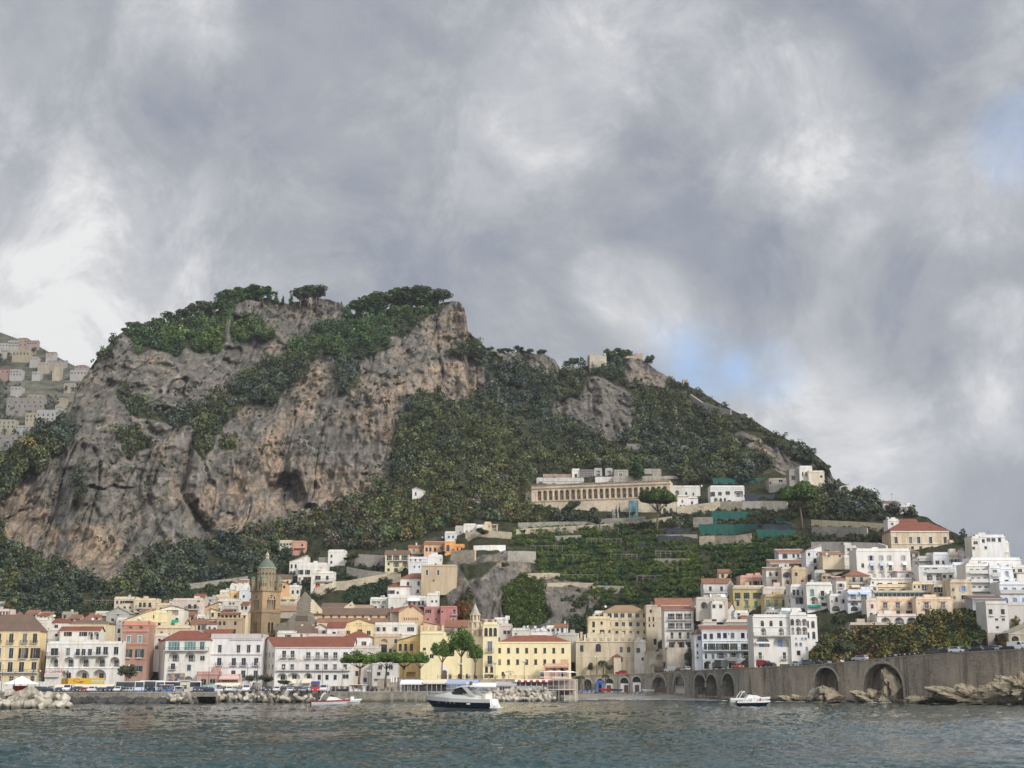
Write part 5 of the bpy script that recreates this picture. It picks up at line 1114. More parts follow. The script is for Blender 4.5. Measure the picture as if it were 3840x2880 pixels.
bld('house','patchy white walled house with dark window at the stairs right of the pillared convent',HS,2378,2424,2406,2525,(.70,.66,.58),'f',[w3(.2,.34,[.35],1.1,dark=1),w3(.5,.6,[.7],.8)],Y=476,dep=6,dirt=1.0)
bld('retaining_wall','flaking beige stair wall with two dark arches below the medieval tower','wall',2422,2505,2450,2525,(.58,.53,.43),'f',[A3(.05,.35,[.62],2.2,rail=0,door=0,dep=1),A3(.55,.9,[.35],2.4,rail=0,door=0,dep=.4)],Y=472,dep=6,dirt=1.0,corn=False)
bld('retaining_wall','beige roadside wall with hanging red creeper under the shuttered four storey house','wall',2500,2606,2436,2515,(.56,.51,.42),'f',[],Y=459,dep=4,dirt=1.0,corn=False)
bld('annex','small beige lean-to annex with tiny red cap in front of the pillared convent','annex',2302,2328,2460,2525,(.66,.58,.45),'h',[],Y=475.1,dep=2.8,rh=.8,ext=1)
bld('palazzo','tall cream palazzo with rows of dark windows and tan tile roof behind the pillared convent','palazzo',2264,2427,2293,2410,(.66,.57,.41),'h',[w3(.06,.20,[.14,.285,.435,.605,.78,.95],1.3),c3(.26),w3(.34,.48,[.13,.30,.455,.62,.79,.95],1.1),c3(.545),w3(.62,.72,[.30,.46,.62,.79,.95],1.0),w3(.84,.96,[.9],1.2)],Y=489,dep=10,rh=2.5,rc=Rt,dirt=.7)
bld('house','cream corner house with tall windows stepped against the tall cream palazzo',HS,2206,2290,2318,2415,(.70,.59,.39),'f',[w3(.13,.36,[.24],.9),w3(.13,.26,[.6],.8),w3(.45,.56,[.24],.8),w3(.45,.6,[.62],1.5,sh=SH_GY),c3(.04),w3(.46,.58,[.95],.8)],Y=487.5,dep=9,dirt=.7)
bld('house','white rooftop room with wide dark window above the cream corner house',HS,2230,2268,2297,2318,Ow,'f',[w3(.35,.85,[.2,.7],1.3)],Y=492,dep=5)
bld('tower','beige medieval tower with paired arched windows and round bastion foot','tower',2424,2466,2270,2450,(.58,.50,.38),'f',[w3(.09,.16,[.42],.8),a3(.24,.33,[.28,.65],.55,dark=1),c3(.345),a3(.39,.44,[.28,.65],.55,dark=1),w3(.70,.83,[.75],1.0)],Y=484,dep=8,dirt=.7,par=.2)
bld('palazzo','beige house under the widest red tiled roof with two small dormers','palazzo',2464,2600,2270,2420,(.60,.55,.45),'g',[c3(.3)],Y=488,dep=9,rh=2.9,rc=Ro)
bld('house','white four storey house with three shuttered windows on each floor and long balconies',HS,2492,2602,2286,2436,(.68,.655,.60),'m',[s3(.10,.25,[.24,.51,.80],.95),s3(.34,.48,[.24,.51,.80],.95),w3(.57,.73,[.25,.52,.80],.9),s3(.81,.96,[.25,.54,.82],.95),b3(.255,.1,.95,.8,rail=RAILW),b3(.49,.1,.95,.8,rail=RAILW),b3(.735,.1,.95,.8,rail=RAILW),b3(.965,.1,.95,.8)],Y=464,dep=9,rh=2.0,rc=Ro,dirt=.6)
bld('house','narrow bare stone house with orange roof between the shuttered house and white gable',HS,2593,2652,2298,2372,(.36,.32,.25),'m',[d3(.14,.38,[.20,.74],.9,sh=None),d3(.62,.9,[.22,.78],.9,sh=None)],Y=468,dep=7,rh=2.0,rc=Ro,stonew=stone((.36,.33,.27),(.26,.24,.20),1.4))
bld('house','white house with tan tile roof and white gable end right of the stone house',HS,2660,2734,2279,2350,(.72,.72,.71),'g',[w3(.15,.46,[.36,.64],.9),b3(.47,.15,.95,.7,rail=RAILW),s3(.72,.95,[.42,.75],.9)],Y=464,dep=8,rh=2.1,rc=Ro,ur=2756)
bld('house','white stair house with red painted patches in front of the stone house',HS,2636,2688,2330,2368,(.70,.64,.58),'f',[w3(.4,.8,[.7],.9)],Y=458,dep=5)
bld('house','white house with glazed veranda between the white gable and the lettered white hotel',HS,2754,2808,2296,2338,Wt,'f',[g3(.45,.95,.05,.6,.8),w3(.1,.3,[.3],.8)],Y=452,dep=6)
bld('house','small orange roofed kiosk house behind the pale terrace balustrade',HS,2782,2832,2318,2332,(.62,.50,.42),'m',[],Y=447,dep=5,rh=1.1,rc=Ro)
bld('terrace','long cream balustrade terrace above the red roofed white hotel','terrace',2722,2828,2330,2346,(.64,.60,.52),'f',[x3(.15,.9,12,.5,door=0,rail=0,dep=.4)],Y=444,dep=5,ext=2)
bld('hotel','long blue white hotel with red roof strip, shuttered upper rooms and three ground floor arches',HO,2634,2828,2360,2508,(.72,.74,.78),'m',[w3(.11,.25,[.06,.18],1.0),w3(.09,.23,[.33,.445,.59,.79,.91],1.1),w3(.09,.13,[.52],.3),c3(.285,.2),b3(.535,.01,1.0,.9),w3(.36,.52,[.06],.9),s3(.36,.52,[.18],1.0,sh=SH_GR),s3(.36,.52,[.335,.45,.61],1.0,sh=SH_GR),s3(.36,.52,[.82,.94],1.0,sh=SH_GR),a3(.60,.75,[.065],.8),w3(.62,.75,[.20],.8),A3(.55,.745,[.375],3.4),A3(.55,.745,[.615],3.2),A3(.54,.745,[.86],3.8),c3(.76,.15),b3(.785,.42,.66,1.2,solid=1),w3(.85,.985,[.55,.83],1.5),a3(.82,.985,[.07],1.6,dark=1),c3(.04,.15)],Y=436,dep=8,rh=1.8,rc=Ro,dirt=.4)
bld('house','small white corner wing with low red tiled cap left of the blue white hotel',HS,2605,2636,2374,2508,(.74,.74,.76),'h',[w3(.08,.2,[.6],1),w3(.30,.4,[.35],.6),a3(.50,.6,[.35],.6),w3(.66,.72,[.35],.6)],Y=438,dep=8,rh=1.6,rc=Rb)
def sign_riviera(root,W,top,f0,dp,wm):
 lettering('HOTEL',root,plain('navy_paint',(.05,.05,.12)),(-W*.36,-.06,top-(top-f0)*.085),.72)
 lettering('MARINA',root,plain('navy_paint',(.05,.05,.12)),(-W*.05,-.06,top-(top-f0)*.085),.72)
 lettering('RIVIERA',root,plain('navy_paint',(.05,.05,.12)),(W*.22,-.06,top-(top-f0)*.085),.72)
bld('hotel','dazzling white cliffside hotel with blue lettering and large arched loggias at the road',HO,2826,2968,2312,2504,Wt,'f',[a3(.08,.195,[.25,.48,.74],1.0),c3(.20,.15,h=.01),A3(.225,.37,[.27,.74],1.7,dep=1),b3(.375,.0,1.0,.9,rail=RAILW),A3(.395,.595,[.24],4.0,dep=2.2,pane=BLUEP,rail=0),A3(.395,.595,[.73],4.7,dep=2.2,pane=BLUEP,rail=0),d3(.70,.83,[.16,.80],.9,sh=None,rail=RAILW),n3(.495,.53,.05,.42,1.0),x3(.93,1.0,[.8],3,door=0,rail=0)],Y=409,dep=10,dirt=.35)
bld('hotel','right wing of the dazzling white hotel with two columns of arches and tiny blue windows',HO,2966,3030,2304,2504,Wt,'f',[a3(.085,.21,[.12],1.1),A3(.085,.215,[.47,.84],1.7,dep=1),A3(.245,.385,[.13],.9,dep=.8,door=0),A3(.235,.385,[.47,.84],1.7,dep=1),a3(.435,.47,[.3],.5,pane=BLUEP),a3(.435,.48,[.66,.86],.8,pane=BLUEP),a3(.53,.595,[.3,.56],.85,pane=BLUEP),a3(.61,.68,[.9],.7,pane=BLUEP),w3(.68,.77,[.42],1.0),w3(.88,.995,[.86],1.8)],Y=408,dep=10,dirt=.2)
bld('hotel','tall rear end of the dazzling white hotel with stacked arched french windows',HO,3028,3066,2312,2440,Wt,'f',[a3(.12,.33,[.1],.6),a3(.13,.34,[.58],1.1),a3(.44,.66,[.62],1.0),a3(.46,.64,[.1],.6)],Y=412,dep=8,dirt=.2)
bld('penthouse','pale blue rooftop pavilion on top of the dazzling white hotel','penthouse',2928,3006,2288,2310,(.30,.45,.52),'f',[w3(.45,.65,[.35,.52],.7)],Y=415,dep=6,trim=(.78,.78,.76),ext=2)
bld('penthouse','glazed dark rooftop veranda left of the pale blue pavilion','penthouse',2870,2928,2294,2312,(.42,.40,.37),'f',[g3(.15,.95,.05,.98,.8)],Y=416,dep=5,ext=2)
bld('house','olive yellow house with tall green shutters above the lettered white hotel',HS,2750,2870,2202,2296,Oy,'f',[s3(.22,.46,[.14,.42,.71,.90],.85,sh=SH_GR),w3(.56,.76,[.14],.9),w3(.56,.84,[.41,.70],1.0,pane=GREENP,dark=1),b3(.47,.07,.22,.5),b3(.47,.36,.5,.5),c3(.05,.3,h=.03),b3(.86,.34,.5,.6),b3(.86,.62,.78,.6)],dep=9,trim=(.60,.55,.45),sh=SH_GR)
bld('house','lower olive house with three green shuttered doors right of the olive yellow house',HS,2868,2958,2236,2296,(.58,.47,.24),'f',[w3(.22,.62,[.13,.48,.80],1.0,pane=GREENP,dark=1),c3(.02,.3),b3(.66,.2,.7,.7)],dep=7,trim=(.55,.45,.30))
bld('house','pale grey house with tile roof and cream side wall left of the olive yellow house',HS,2638,2728,2186,2258,(.68,.68,.66),'g',[w3(.18,.42,[.29,.76],.9),b3(.5,0,1,.7),n3(.5,.78,.25,.9,1.3),w3(.7,.85,[.75],1.2)],dep=8,rh=2.0,rc=Ro,ur=2752)
bld('house','pale vaulted lower storey with dark arch under the pale grey house',HS,2610,2730,2246,2284,(.55,.50,.43),'f',[A3(.3,.95,[.25],2.2,rail=0),w3(.3,.6,[.55,.85],1.0)],Y=462,dep=7)
bld('house','salmon pink house with four dark windows behind the olive yellow house',HS,2776,2876,2164,2206,(.64,.40,.31),'f',[w3(.40,.80,[.22,.37],.8,dark=1),s3(.34,.82,[.60,.88],.9)],dep=8)
bld('house','white house with arched windows and small terraces right of the salmon house',HS,2874,2934,2134,2208,Wt,'m',[a3(.14,.36,[.26,.66],1.0),c3(.39,.3),w3(.52,.80,[.5],1.7,pane=SH_RD)],dep=8,rh=1.4,rc=Ro)
bld('house','grey cream house with blue railed arch balcony in the middle of the right quarter',HS,2932,2972,2132,2208,(.62,.55,.46),'f',[A3(.18,.45,[.52],3.2,rm=SH_BL),w3(.58,.78,[.55],.9),b3(.8,.3,.9,.8)],dep=8)
bld('house','sandy rendered house with one tall window right of the blue railed balcony',HS,2970,3028,2134,2194,(.62,.50,.34),'f',[w3(.2,.45,[.28],.9),w3(.66,.84,[.65],.8,pane=SH_RD)],dep=8,dirt=.9)
bld('house','white house with orange tile roof and two square windows, highest of the right quarter',HS,2920,3028,2073,2102,(.72,.72,.72),'m',[s3(.15,.75,[.22],.8),w3(.15,.65,[.52,.68],.8)],dep=8,rh=2.2,rc=Ro)
bld('house','white house with orange roof strip and covered veranda below the topmost orange roof',HS,2888,3026,2108,2138,Wt,'m',[x3(.25,.98,[.12],3.2),x3(.2,.98,[.74],6.0,dep=1.8),w3(.3,.7,[.42],.6)],dep=7,rh=1.6,rc=Ro)
bld('house','white vaulted house with dark cave like arch left of the white arched house',HS,2862,2968,2206,2242,(.66,.60,.54),'f',[A3(.1,.95,[.84],2.2,rail=0),w3(.35,.75,[.35,.55],.9),b3(.9,.05,.7,.7)],dep=7)
bld('house','tall narrow white house with sloping gable between orange roofs',HS,3023,3083,2062,2152,(.74,.74,.75),'r',[w3(.12,.26,[.20,.72],.8),c3(.31),w3(.36,.56,[.56],1.0),b3(.58,.3,.9,.6),w3(.68,.85,[.58],.9),b3(.88,.45,1.0,.7)],dep=8,rh=1.9,rc=Rr)
bld('house','small glass verandah house of teal panels below the tall narrow white house',HS,3055,3096,2144,2190,(.62,.60,.55),'f',[g3(.1,.5,.05,.95,.9,pane=GREENP),g3(.62,.9,.3,.95,.8,pane=BLUEP)],dep=5)
bld('house','white house with three round holes over dark doors and a blue net terrace',HS,3083,3216,2088,2150,Wt,'f',[('o',.12,.18,[.07,.27,.585,.89],.5),w3(.42,.72,[.06,.28,.59,.88],.9),b3(.74,.0,1,1.0),c3(.04)],dep=8)
bld('house','low red roofed attic set back on the white house with round holes',HS,3084,3166,2076,2092,Cr,'m',[w3(.3,.8,[.3,.8],.7)],Y=470,dep=5,rh=1.2,rc=Ro)
bld('hotel','large white four storey house with blue striped awnings and weathered foot',HO,3213,3416,2064,2176,Wt,'f',[s3(.17,.34,[.27],.9,sh=SH_GY),s3(.17,.34,[.46,.61,.87],.7,sh=SH_GY,pane=SH_GY),a3(.43,.58,[.11],1.0),w3(.45,.68,[.28,.46,.62,.88],.9),n3(.40,.53,.24,.325,.9,m=plain('blue_striped_canvas',(.42,.48,.62))),n3(.40,.53,.42,.505,.9,m=plain('blue_striped_canvas',(.42,.48,.62))),n3(.40,.5,.58,.665,.8),n3(.40,.5,.84,.925,.8),b3(.69,.23,.33,.6,rail=RAILW),b3(.69,.42,.51,.6,rail=RAILW),b3(.69,.58,.67,.6,rail=RAILW),b3(.69,.84,.93,.6,rail=RAILW),w3(.78,.96,[.31,.47,.62,.88],1.0,pane=SH_GY)],dep=10,dirt=.3)
bld('house','tan house under orange hipped roof with grey green shutters in the middle right',HS,3172,3262,2157,2220,(.58,.47,.33),'h',[s3(.12,.42,[.34,.66],.85,sh=SH_GY),b3(.46,.15,.85,.6),n3(.55,.75,.2,.55,1.2,m=CREAM_CL),w3(.6,.78,[.72],.8)],dep=9,rh=2.2,rc=Ro,dirt=.8)
bld('house','slim white house with faded red roof left of the tan hipped roof house',HS,3136,3174,2172,2244,Wt,'m',[s3(.22,.42,[.45],.9,sh=SH_GY),b3(.44,.2,.8,.6),s3(.62,.8,[.45],.8),b3(.84,.1,.9,.6)],dep=7,rh=1.5,rc=Ro)
bld('house','white house with tall green door and big arch at its foot in the middle right',HS,3025,3122,2190,2290,(.78,.76,.70),'f',[w3(.20,.43,[.22],1.1,pane=GREENP,dark=1),d3(.25,.45,[.62],1.1,sh=None),w3(.25,.42,[.95],.9),c3(.03,.2),A3(.48,.76,[.28],2.6,dep=1.2),s3(.70,.84,[.68],.9),w3(.5,.6,[.6],.9),n3(.78,.88,.02,.5,1.0,m=GREEN_CL)],dep=9)
bld('house','white house with a small rounded window above a dark cave arch',HS,3112,3180,2234,2292,Wt,'f',[a3(.08,.4,[.38],1.0),s3(.22,.50,[.78],.9,sh=SH_GY),A3(.66,.99,[.32],2.6,rail=0,door=0,dep=2.5),w3(.3,.4,[.12],.4)],dep=8)
bld('house','white flat house with terrace doors left of the tall green door',HS,2966,3028,2198,2284,(.76,.74,.70),'f',[w3(.15,.42,[.2,.44,.76],.9),b3(.42,.02,.98,.9),w3(.50,.78,[.5],2.2),c3(.02)],dep=8)
bld('house','pale blue white house with rounded blue canopies over two grey arches',HS,3178,3270,2218,2292,(.68,.70,.74),'f',[n3(.02,.16,.03,.42,1.0,m=plain('pale_blue_canvas',(.42,.52,.72))),n3(.02,.16,.5,.88,1.0,m=plain('pale_blue_canvas',(.42,.52,.72))),w3(.17,.40,[.25,.68],1.5),b3(.43,.0,1,.8,rail=RAILW),A3(.48,.72,[.27],2.4),w3(.48,.72,[.72],.9),A3(.74,.99,[.27,.72],2.4,rail=0,door=0,dep=2.5)],dep=8)
bld('house','white house with long terrace and red parapet line below the large white house',HS,3266,3424,2174,2212,Wt,'f',[w3(.3,.75,[.22,.45,.70,.82,.92],1.4),w3(.2,.5,[.05],.6),c3(.0,.2,m=SH_RD)],dep=7)
bld('house','white house with red flat roof and bright blue door above the peach hotel',HS,3366,3428,2142,2182,Wt,'m',[w3(.25,.85,[.62],1.3,pane=SH_BL)],dep=6,rh=.6,rc=(.40,.06,.05))
bld('house','row of shallow white arches with cornice above the glazed terrace of the peach hotel',HS,3290,3424,2198,2222,Cr,'f',[A3(.45,.98,[.12,.42,.72],2.6,rail=0,door=0,dep=1.5),c3(.15,.3)],dep=6)
bld('hotel','peach hotel with pink hooded arches over balconied windows and glazed top terrace',HO,3284,3436,2246,2312,Pe,'f',[d3(.20,.52,[.24,.55,.86],1.2,sh=None,rail=RAILW),c3(.13,.2,.15,.34,.03,m=plain('coral_paint',(.66,.26,.18))),c3(.13,.2,.46,.65,.03,m=plain('coral_paint',(.66,.26,.18))),c3(.13,.2,.77,.96,.03,m=plain('coral_paint',(.66,.26,.18))),c3(.60,.2),w3(.66,.92,[.24,.55],1.1),w3(.66,.86,[.88],3.2)],dep=8)
bld('veranda','long glazed terrace restaurant with flat green edge on top of the peach hotel','veranda',3272,3500,2222,2247,(.55,.50,.42),'f',[g3(.12,.9,.03,.98,1.4),c3(.02,.5,m=plain('verdigris',(.20,.30,.25)))],Y=436,dep=6,ext=2,corn=False)
bld('hotel','right part of the peach hotel with two hooded arches and round hole',HO,3436,3572,2246,2312,(.75,.60,.44),'f',[d3(.20,.52,[.29,.74],1.2,sh=None,rail=RAILW),c3(.13,.2,.18,.42,.03,m=plain('coral_paint',(.66,.26,.18))),c3(.13,.2,.62,.86,.03,m=plain('coral_paint',(.66,.26,.18))),w3(.62,.95,[.30,.77],1.3),('o',.2,.3,[.08],.5)],dep=8)
bld('hotel','white arcaded garden floor under the peach hotel',HO,3288,3440,2310,2344,(.76,.72,.66),'f',[A3(.15,.9,[.22,.55,.86],3.0,dep=1.5),c3(.02,.2,m=plain('coral_paint',(.66,.26,.18)))],dep=7)
bld('terrace','low terrace house with pale flat awning roof left below the peach hotel','terrace',3186,3342,2342,2364,(.50,.44,.35),'f',[x3(.3,.95,6,2.0,rail=0,dep=1.5),c3(.05,.6)],dep=6)
bld('house','small white stair house with rusted door left of the peach hotel',HS,3250,3292,2250,2330,(.70,.64,.56),'f',[w3(.2,.4,[.5],.8,pane=SH_RD),w3(.6,.75,[.4],.8)],dep=6)
bld('palace','cream weathered palace with red hipped roof and tall windows high on the right','palace',3342,3560,1988,2072,(.70,.58,.42),'h',[t3(.30,.60,[.085,.335,.475,.68,.93],1.15),c3(.04,.3,h=.05),c3(.62,.2),w3(.72,.95,[.36,.50,.70],.9,sh=None),a3(.86,.99,[.12],.7,dark=1)],Y=492,dep=12,rh=3.6,rc=Rr,dirt=.9,trim=Ow)
bld('palace','lower cream annex with quoins right of the weathered palace','palace',3556,3578,2032,2078,(.66,.56,.42),'f',[w3(.4,.8,[.3],.9)],Y=492,dep=8,dirt=.9)
bld('house','upper red roofed storey rising behind the weathered palace roof',HS,3374,3440,1956,1980,Cr,'g',[],Y=506,dep=6,rh=1.4)
bld('house','white round cornered house with one window left of the weathered palace',HS,3330,3372,1952,1996,(.74,.73,.70),'f',[w3(.2,.38,[.4],.8)],Y=505,dep=6)
bld('house','stepped white house with green topped arches right of the large white house',HS,3446,3580,2126,2204,(.70,.70,.69),'f',[A3(.0,.24,[.24,.46],2.0,rail=0,door=0,dep=.8),w3(.08,.22,[.78],.8),b3(.26,.2,1,.9,solid=1,slab=RAILW),A3(.32,.65,[.30,.56],1.9),w3(.35,.6,[.80,.92],.9)],dep=8)
bld('house','white house with terrace and blue door behind the green topped arches',HS,3500,3560,2078,2126,(.72,.72,.72),'f',[w3(.5,.8,[.25],1.2),w3(.5,.8,[.62],.8)],dep=7)
bld('house','long grey white terrace house below the weathered palace',HS,3440,3512,2092,2126,(.58,.57,.53),'f',[x3(.35,.9,[.3,.75],3,door=0,dep=1.5)],dep=7)
bld('house','ochre and white house with a row of small arches under the headland tower',HS,3542,3606,2078,2114,(.76,.72,.66),'f',[a3(.5,.9,[.25,.45,.65,.85],1.0),c3(.0,.3,h=.2,m=plain('ochre_paint',(.72,.50,.24)))],dep=7)
bld('house','tall blue white house with a large green awning',HS,3572,3628,2116,2186,(.70,.73,.78),'f',[w3(.25,.45,[.5],1.1),c3(.12,.2,.2,.8),n3(.60,.86,.32,.98,1.6,m=GREEN_CL),w3(.80,.98,[.65],1.5)],dep=8)
bld('hotel','white apartment hotel with three tiers of scalloped balconies',HO,3624,3714,2120,2234,Wt,'f',[w3(.12,.24,[.25,.50,.76],1.0),w3(.40,.53,[.27,.52,.78],1.0),w3(.69,.83,[.29,.54,.80],1.0),b3(.255,.12,.92,1.1,solid=1,slab=FRAME),b3(.545,.13,.94,1.1,solid=1,slab=FRAME),b3(.845,.14,.96,1.1,solid=1,slab=FRAME),c3(.02)],dep=9)
bld('hotel','white stair wing with single column of balconied doors right of the scalloped balconies',HO,3712,3756,2128,2236,(.74,.75,.76),'f',[w3(.08,.28,[.5],1.2,pane=GREENP),w3(.40,.55,[.55],1.8),w3(.68,.90,[.55],1.2,pane=BLUEP),b3(.29,.15,.9,.9,solid=1),b3(.58,.15,.9,.9,solid=1)],dep=9)
bld('house','tallest white house on the headland with roof pergola and blue cloth on the balcony',HS,3712,3786,2034,2118,Wt,'f',[w3(.15,.32,[.2],1.2),n3(.02,.3,.52,.68,.4,m=BLUE_CL),c3(.44),w3(.60,.85,[.28],1.0),b3(.88,.15,.5,.7)],dep=9)
bld('house','upper white storey with dark windows and terrace left of the blue cloth balcony',HS,3655,3770,2012,2060,(.76,.75,.73),'f',[w3(.2,.48,[.13,.29],.9),w3(.12,.4,[.46,.62],1.2),w3(.1,.42,[.82],.9),w3(.75,.98,[.35],.8)],Y=462,dep=8)
bld('house','cream rounded house with arched openings at the left of the headland tower',HS,3644,3676,2018,2072,(.68,.65,.57),'f',[a3(.2,.42,[.35,.6],.8),w3(.6,.8,[.2],.8)],Y=458,dep=7)
bld('house','long white terraced base of the headland tower ending above the sea side',HS,3640,3830,2098,2136,(.80,.79,.77),'f',[w3(.3,.7,[.28],1.2),w3(.45,.8,[.16],.9)],Y=444,dep=8)
bld('house','pinkish gabled house with chimney left below the headland tower',HS,3606,3652,2080,2118,(.68,.60,.54),'l',[w3(.3,.6,[.4],.8)],dep=7,rh=2.4,rc=Rt,chim=1)
bld('house','white house with brown balcony edge at the far right edge of the photo',HS,3782,3870,2126,2176,Wt,'f',[w3(.15,.4,[.2,.5],1.2),c3(.45,.3,m=plain('brown_edge',(.35,.2,.15))),w3(.5,.85,[.28,.8],.9)],Y=434,dep=8)
bld('house','white corner house with niche and small window below the far right edge',HS,3752,3800,2132,2192,(.74,.75,.76),'f',[A3(.15,.5,[.5],1.4,rail=0,door=0,dep=.8),w3(.7,.88,[.45],1.1)],Y=432,dep=8)
bld('house','long white house with arched blue windows above the concrete tower house',HS,3750,3880,2188,2266,(.74,.75,.77),'f',[w3(.2,.42,[.17,.42],1.1,pane=BLUEP),a3(.2,.42,[.68],1.1,pane=BLUEP),c3(.06),b3(.45,0,1,.5,solid=1),a3(.68,.94,[.16,.42,.68],1.3,pane=BLUEP)],Y=424,dep=9)
bld('house','weathered cream house with one shuttered window under the scalloped balconies',HS,3566,3646,2180,2280,(.66,.56,.42),'f',[s3(.18,.38,[.60],1.0,sh=SH_GY,pane=BLUEP),w3(.25,.38,[.12],.7),w3(.56,.68,[.15],.7),w3(.52,.68,[.58],1.2,trim=1),c3(.05)],dep=8,dirt=1.0)
bld('veranda','yellow and glass winter garden left of the weathered cream house','veranda',3422,3504,2188,2224,(.70,.60,.42),'f',[g3(.1,.75,.42,1,.8),w3(.2,.5,[.1,.3],.6)],dep=6)
bld('veranda','white framed winter garden on the roof of the peach hotel wing','veranda',3502,3572,2200,2248,(.70,.58,.40),'f',[g3(.0,.42,.0,.9,.9),w3(.52,.9,[.38,.72],1.0,pane=GREENP)],dep=6)
bld('pavilion','glass pavilion under a wide brown tile roof above the concrete tower house','pavilion',3646,3766,2246,2264,(.45,.46,.48),'m',[g3(.05,.98,.02,.98,2.2,pane=glass('pale_window_glass',(.28,.32,.36)))],Y=414,dep=7,rh=1.7,rc=Rb,ext=2)
bld('house','plain concrete white tower house standing on rock above the sea road',HS,3700,3782,2262,2374,(.66,.63,.58),'f',[w3(.20,.38,[.20,.76],1.0),c3(.42,.5,.12,.34,.012),c3(.42,.5,.66,.88,.012),w3(.51,.585,[.45,.76],.8,sh=None),w3(.77,.85,[.46],.8)],Y=396,dep=8,dirt=.3,ul=3662)
bld('house','stone plinth below the plain concrete white tower house','plinth',3703,3784,2374,2400,(.42,.38,.33),'f',[],Y=395.6,dep=7,dirt=.8,corn=False,par=.1)
bld('retaining_wall','smooth grey retaining wall right of the concrete tower house','wall',3782,3900,2266,2370,(.56,.53,.48),'f',[],Y=399,dep=6,dirt=.3)
bld('house','ruined stone stair house with white arch at the right edge beside the road',HS,3784,3880,2372,2436,(.50,.45,.37),'r',[A3(.2,.5,[.25],2.0,rail=0,door=0),w3(.6,.9,[.5,.8],1)],Y=385,dep=7,rh=3.0,rc=Sg,dirt=.9)
bld('house','long white house with dark windows and roof parapet beside the cemetery pine',HS,2664,2792,1826,1888,(.72,.71,.68),'f',[s3(.30,.58,[.07],.9),w3(.30,.52,[.28],1.5),w3(.26,.48,[.51],1.8),x3(.25,.6,[.83],4.0,dep=1.5),A3(.66,.96,[.15],1.8),w3(.68,.98,[.30,.42],.9),c3(.1,.2)],dep=8)
bld('house','pale white house with small dome right of the cemetery arcade',HS,2560,2626,1826,1862,(.66,.65,.60),'f',[a3(.5,.85,[.2],1.0),w3(.6,.9,[.6],.7)],dep=7)
bld('house','cream white low wall house joining the cemetery arcade on its right',HS,2512,2562,1826,1868,(.62,.60,.53),'f',[A3(.3,.95,[.55],1.8,rail=0,door=0)],dep=6)
bld('house','white house with red terrace top below the pale domed house',HS,2540,2582,1862,1914,Wt,'f',[w3(.25,.45,[.45],.8),w3(.6,.9,[.3,.6],.8),c3(.0,.3,m=SH_RD)],dep=6)
bld('house','small white house with two dark doors under a red parapet beside the big pine',HS,2580,2618,1868,1908,(.74,.73,.71),'f',[w3(.3,.6,[.4],.8),w3(.65,.95,[.6],.8),c3(.0,.3,m=SH_RD)],dep=6)
bld('house','cream house with arched doors partly hidden by the cemetery pine trunk',HS,2480,2540,1882,1928,(.60,.52,.40),'f',[a3(.1,.4,[.3],1.2),a3(.5,.9,[.2,.6],1.4,dark=1)],dep=6)
bld('house','old grey stone house with square openings under the crag',HS,2884,2976,1798,1838,(.36,.33,.28),'f',[w3(-.02,.25,[.48],1.6),w3(.02,.3,[.8],1.2),w3(.2,.5,[.06],.8),w3(.62,.8,[.8],.7)],dep=8,stonew=stone((.33,.30,.25),(.24,.22,.19),1.3))
bld('house','tall grey stone tower house with dark square window beside the white house at the crag',HS,2960,3004,1764,1830,(.34,.31,.27),'f',[w3(.3,.52,[.35],1.5,dark=1)],Y=606,dep=7,stonew=stone((.33,.30,.25),(.24,.22,.19),1.3))
bld('house','bright white house with outside stair under the crag at the end of the ridge',HS,2998,3046,1752,1788,Wt,'f',[w3(.5,.95,[.25,.5],.6)],Y=604,dep=7)
bld('house','cream house with white roof pergola on the ridge end',HS,3032,3092,1770,1812,(.72,.64,.50),'f',[w3(.3,.5,[.8],1.0),c3(.0)],Y=602,dep=7)
bld('house','low rounded white greenhouse shed right of the ridge end house','shed',3150,3206,1828,1846,(.66,.64,.58),'v1',[],rh=1.0,dep=5)
bld('house','brown pergola house with white walls on the right ridge',HS,3312,3374,1884,1910,(.60,.54,.50),'m',[w3(.4,.8,[.2,.5,.8],.8)],rh=1.6,rc=Rb,dep=6)
bld('house','white terrace house stepping down the right ridge below the brown pergola',HS,3374,3430,1900,1926,(.70,.68,.66),'f',[x3(.2,.8,[.3,.7],2,rail=0,dep=1),c3(.05,.3,m=SH_RD)],dep=6)
def far(label,u0,u1,vt,vb,wall,roof='f',rows=(),**k):
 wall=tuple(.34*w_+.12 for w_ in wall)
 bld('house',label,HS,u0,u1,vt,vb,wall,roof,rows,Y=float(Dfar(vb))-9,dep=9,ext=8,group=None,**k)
fw=lambda n,a=.25,b=.55:('w',a,b,n,1.3,{})
far('peach tower house on the skyline of the far hill',68,102,1268,1302,(.60,.36,.24),'h',[fw(2,.3,.45),fw(2,.65,.85)],rh=1.5)
far('long peach house right of the peach tower house on the far hill',100,137,1278,1303,(.62,.40,.28),'g',[fw(4)],rh=1.5)
far('white house with a row of dark windows left of the peach tower house',30,70,1279,1303,Ow,'f',[fw(5,.2,.45),fw(5,.6,.85)])
far('low white house at the left edge of the far hill skyline',-20,31,1289,1305,Wt,'f',[fw(4)])
far('yellow house with tall openings below the far skyline',46,110,1315,1337,(.66,.52,.26),'f',[fw(5,.3,.75)])
far('small white house on the far skyline slope',172,204,1322,1340,Ow,'g',[fw(2)],rh=1.6)
far('pink roofed long house on the far skyline slope',178,243,1352,1366,(.58,.46,.40),'m',[fw(4)],rh=2.2,rc=Ro)
far('cream low house above the stone tower of the far hill',142,185,1361,1374,Cr,'f',[fw(3)])
far('orange red house at the left edge of the far hill',-15,35,1384,1410,(.62,.30,.20),'g',[fw(3)],rh=1.6)
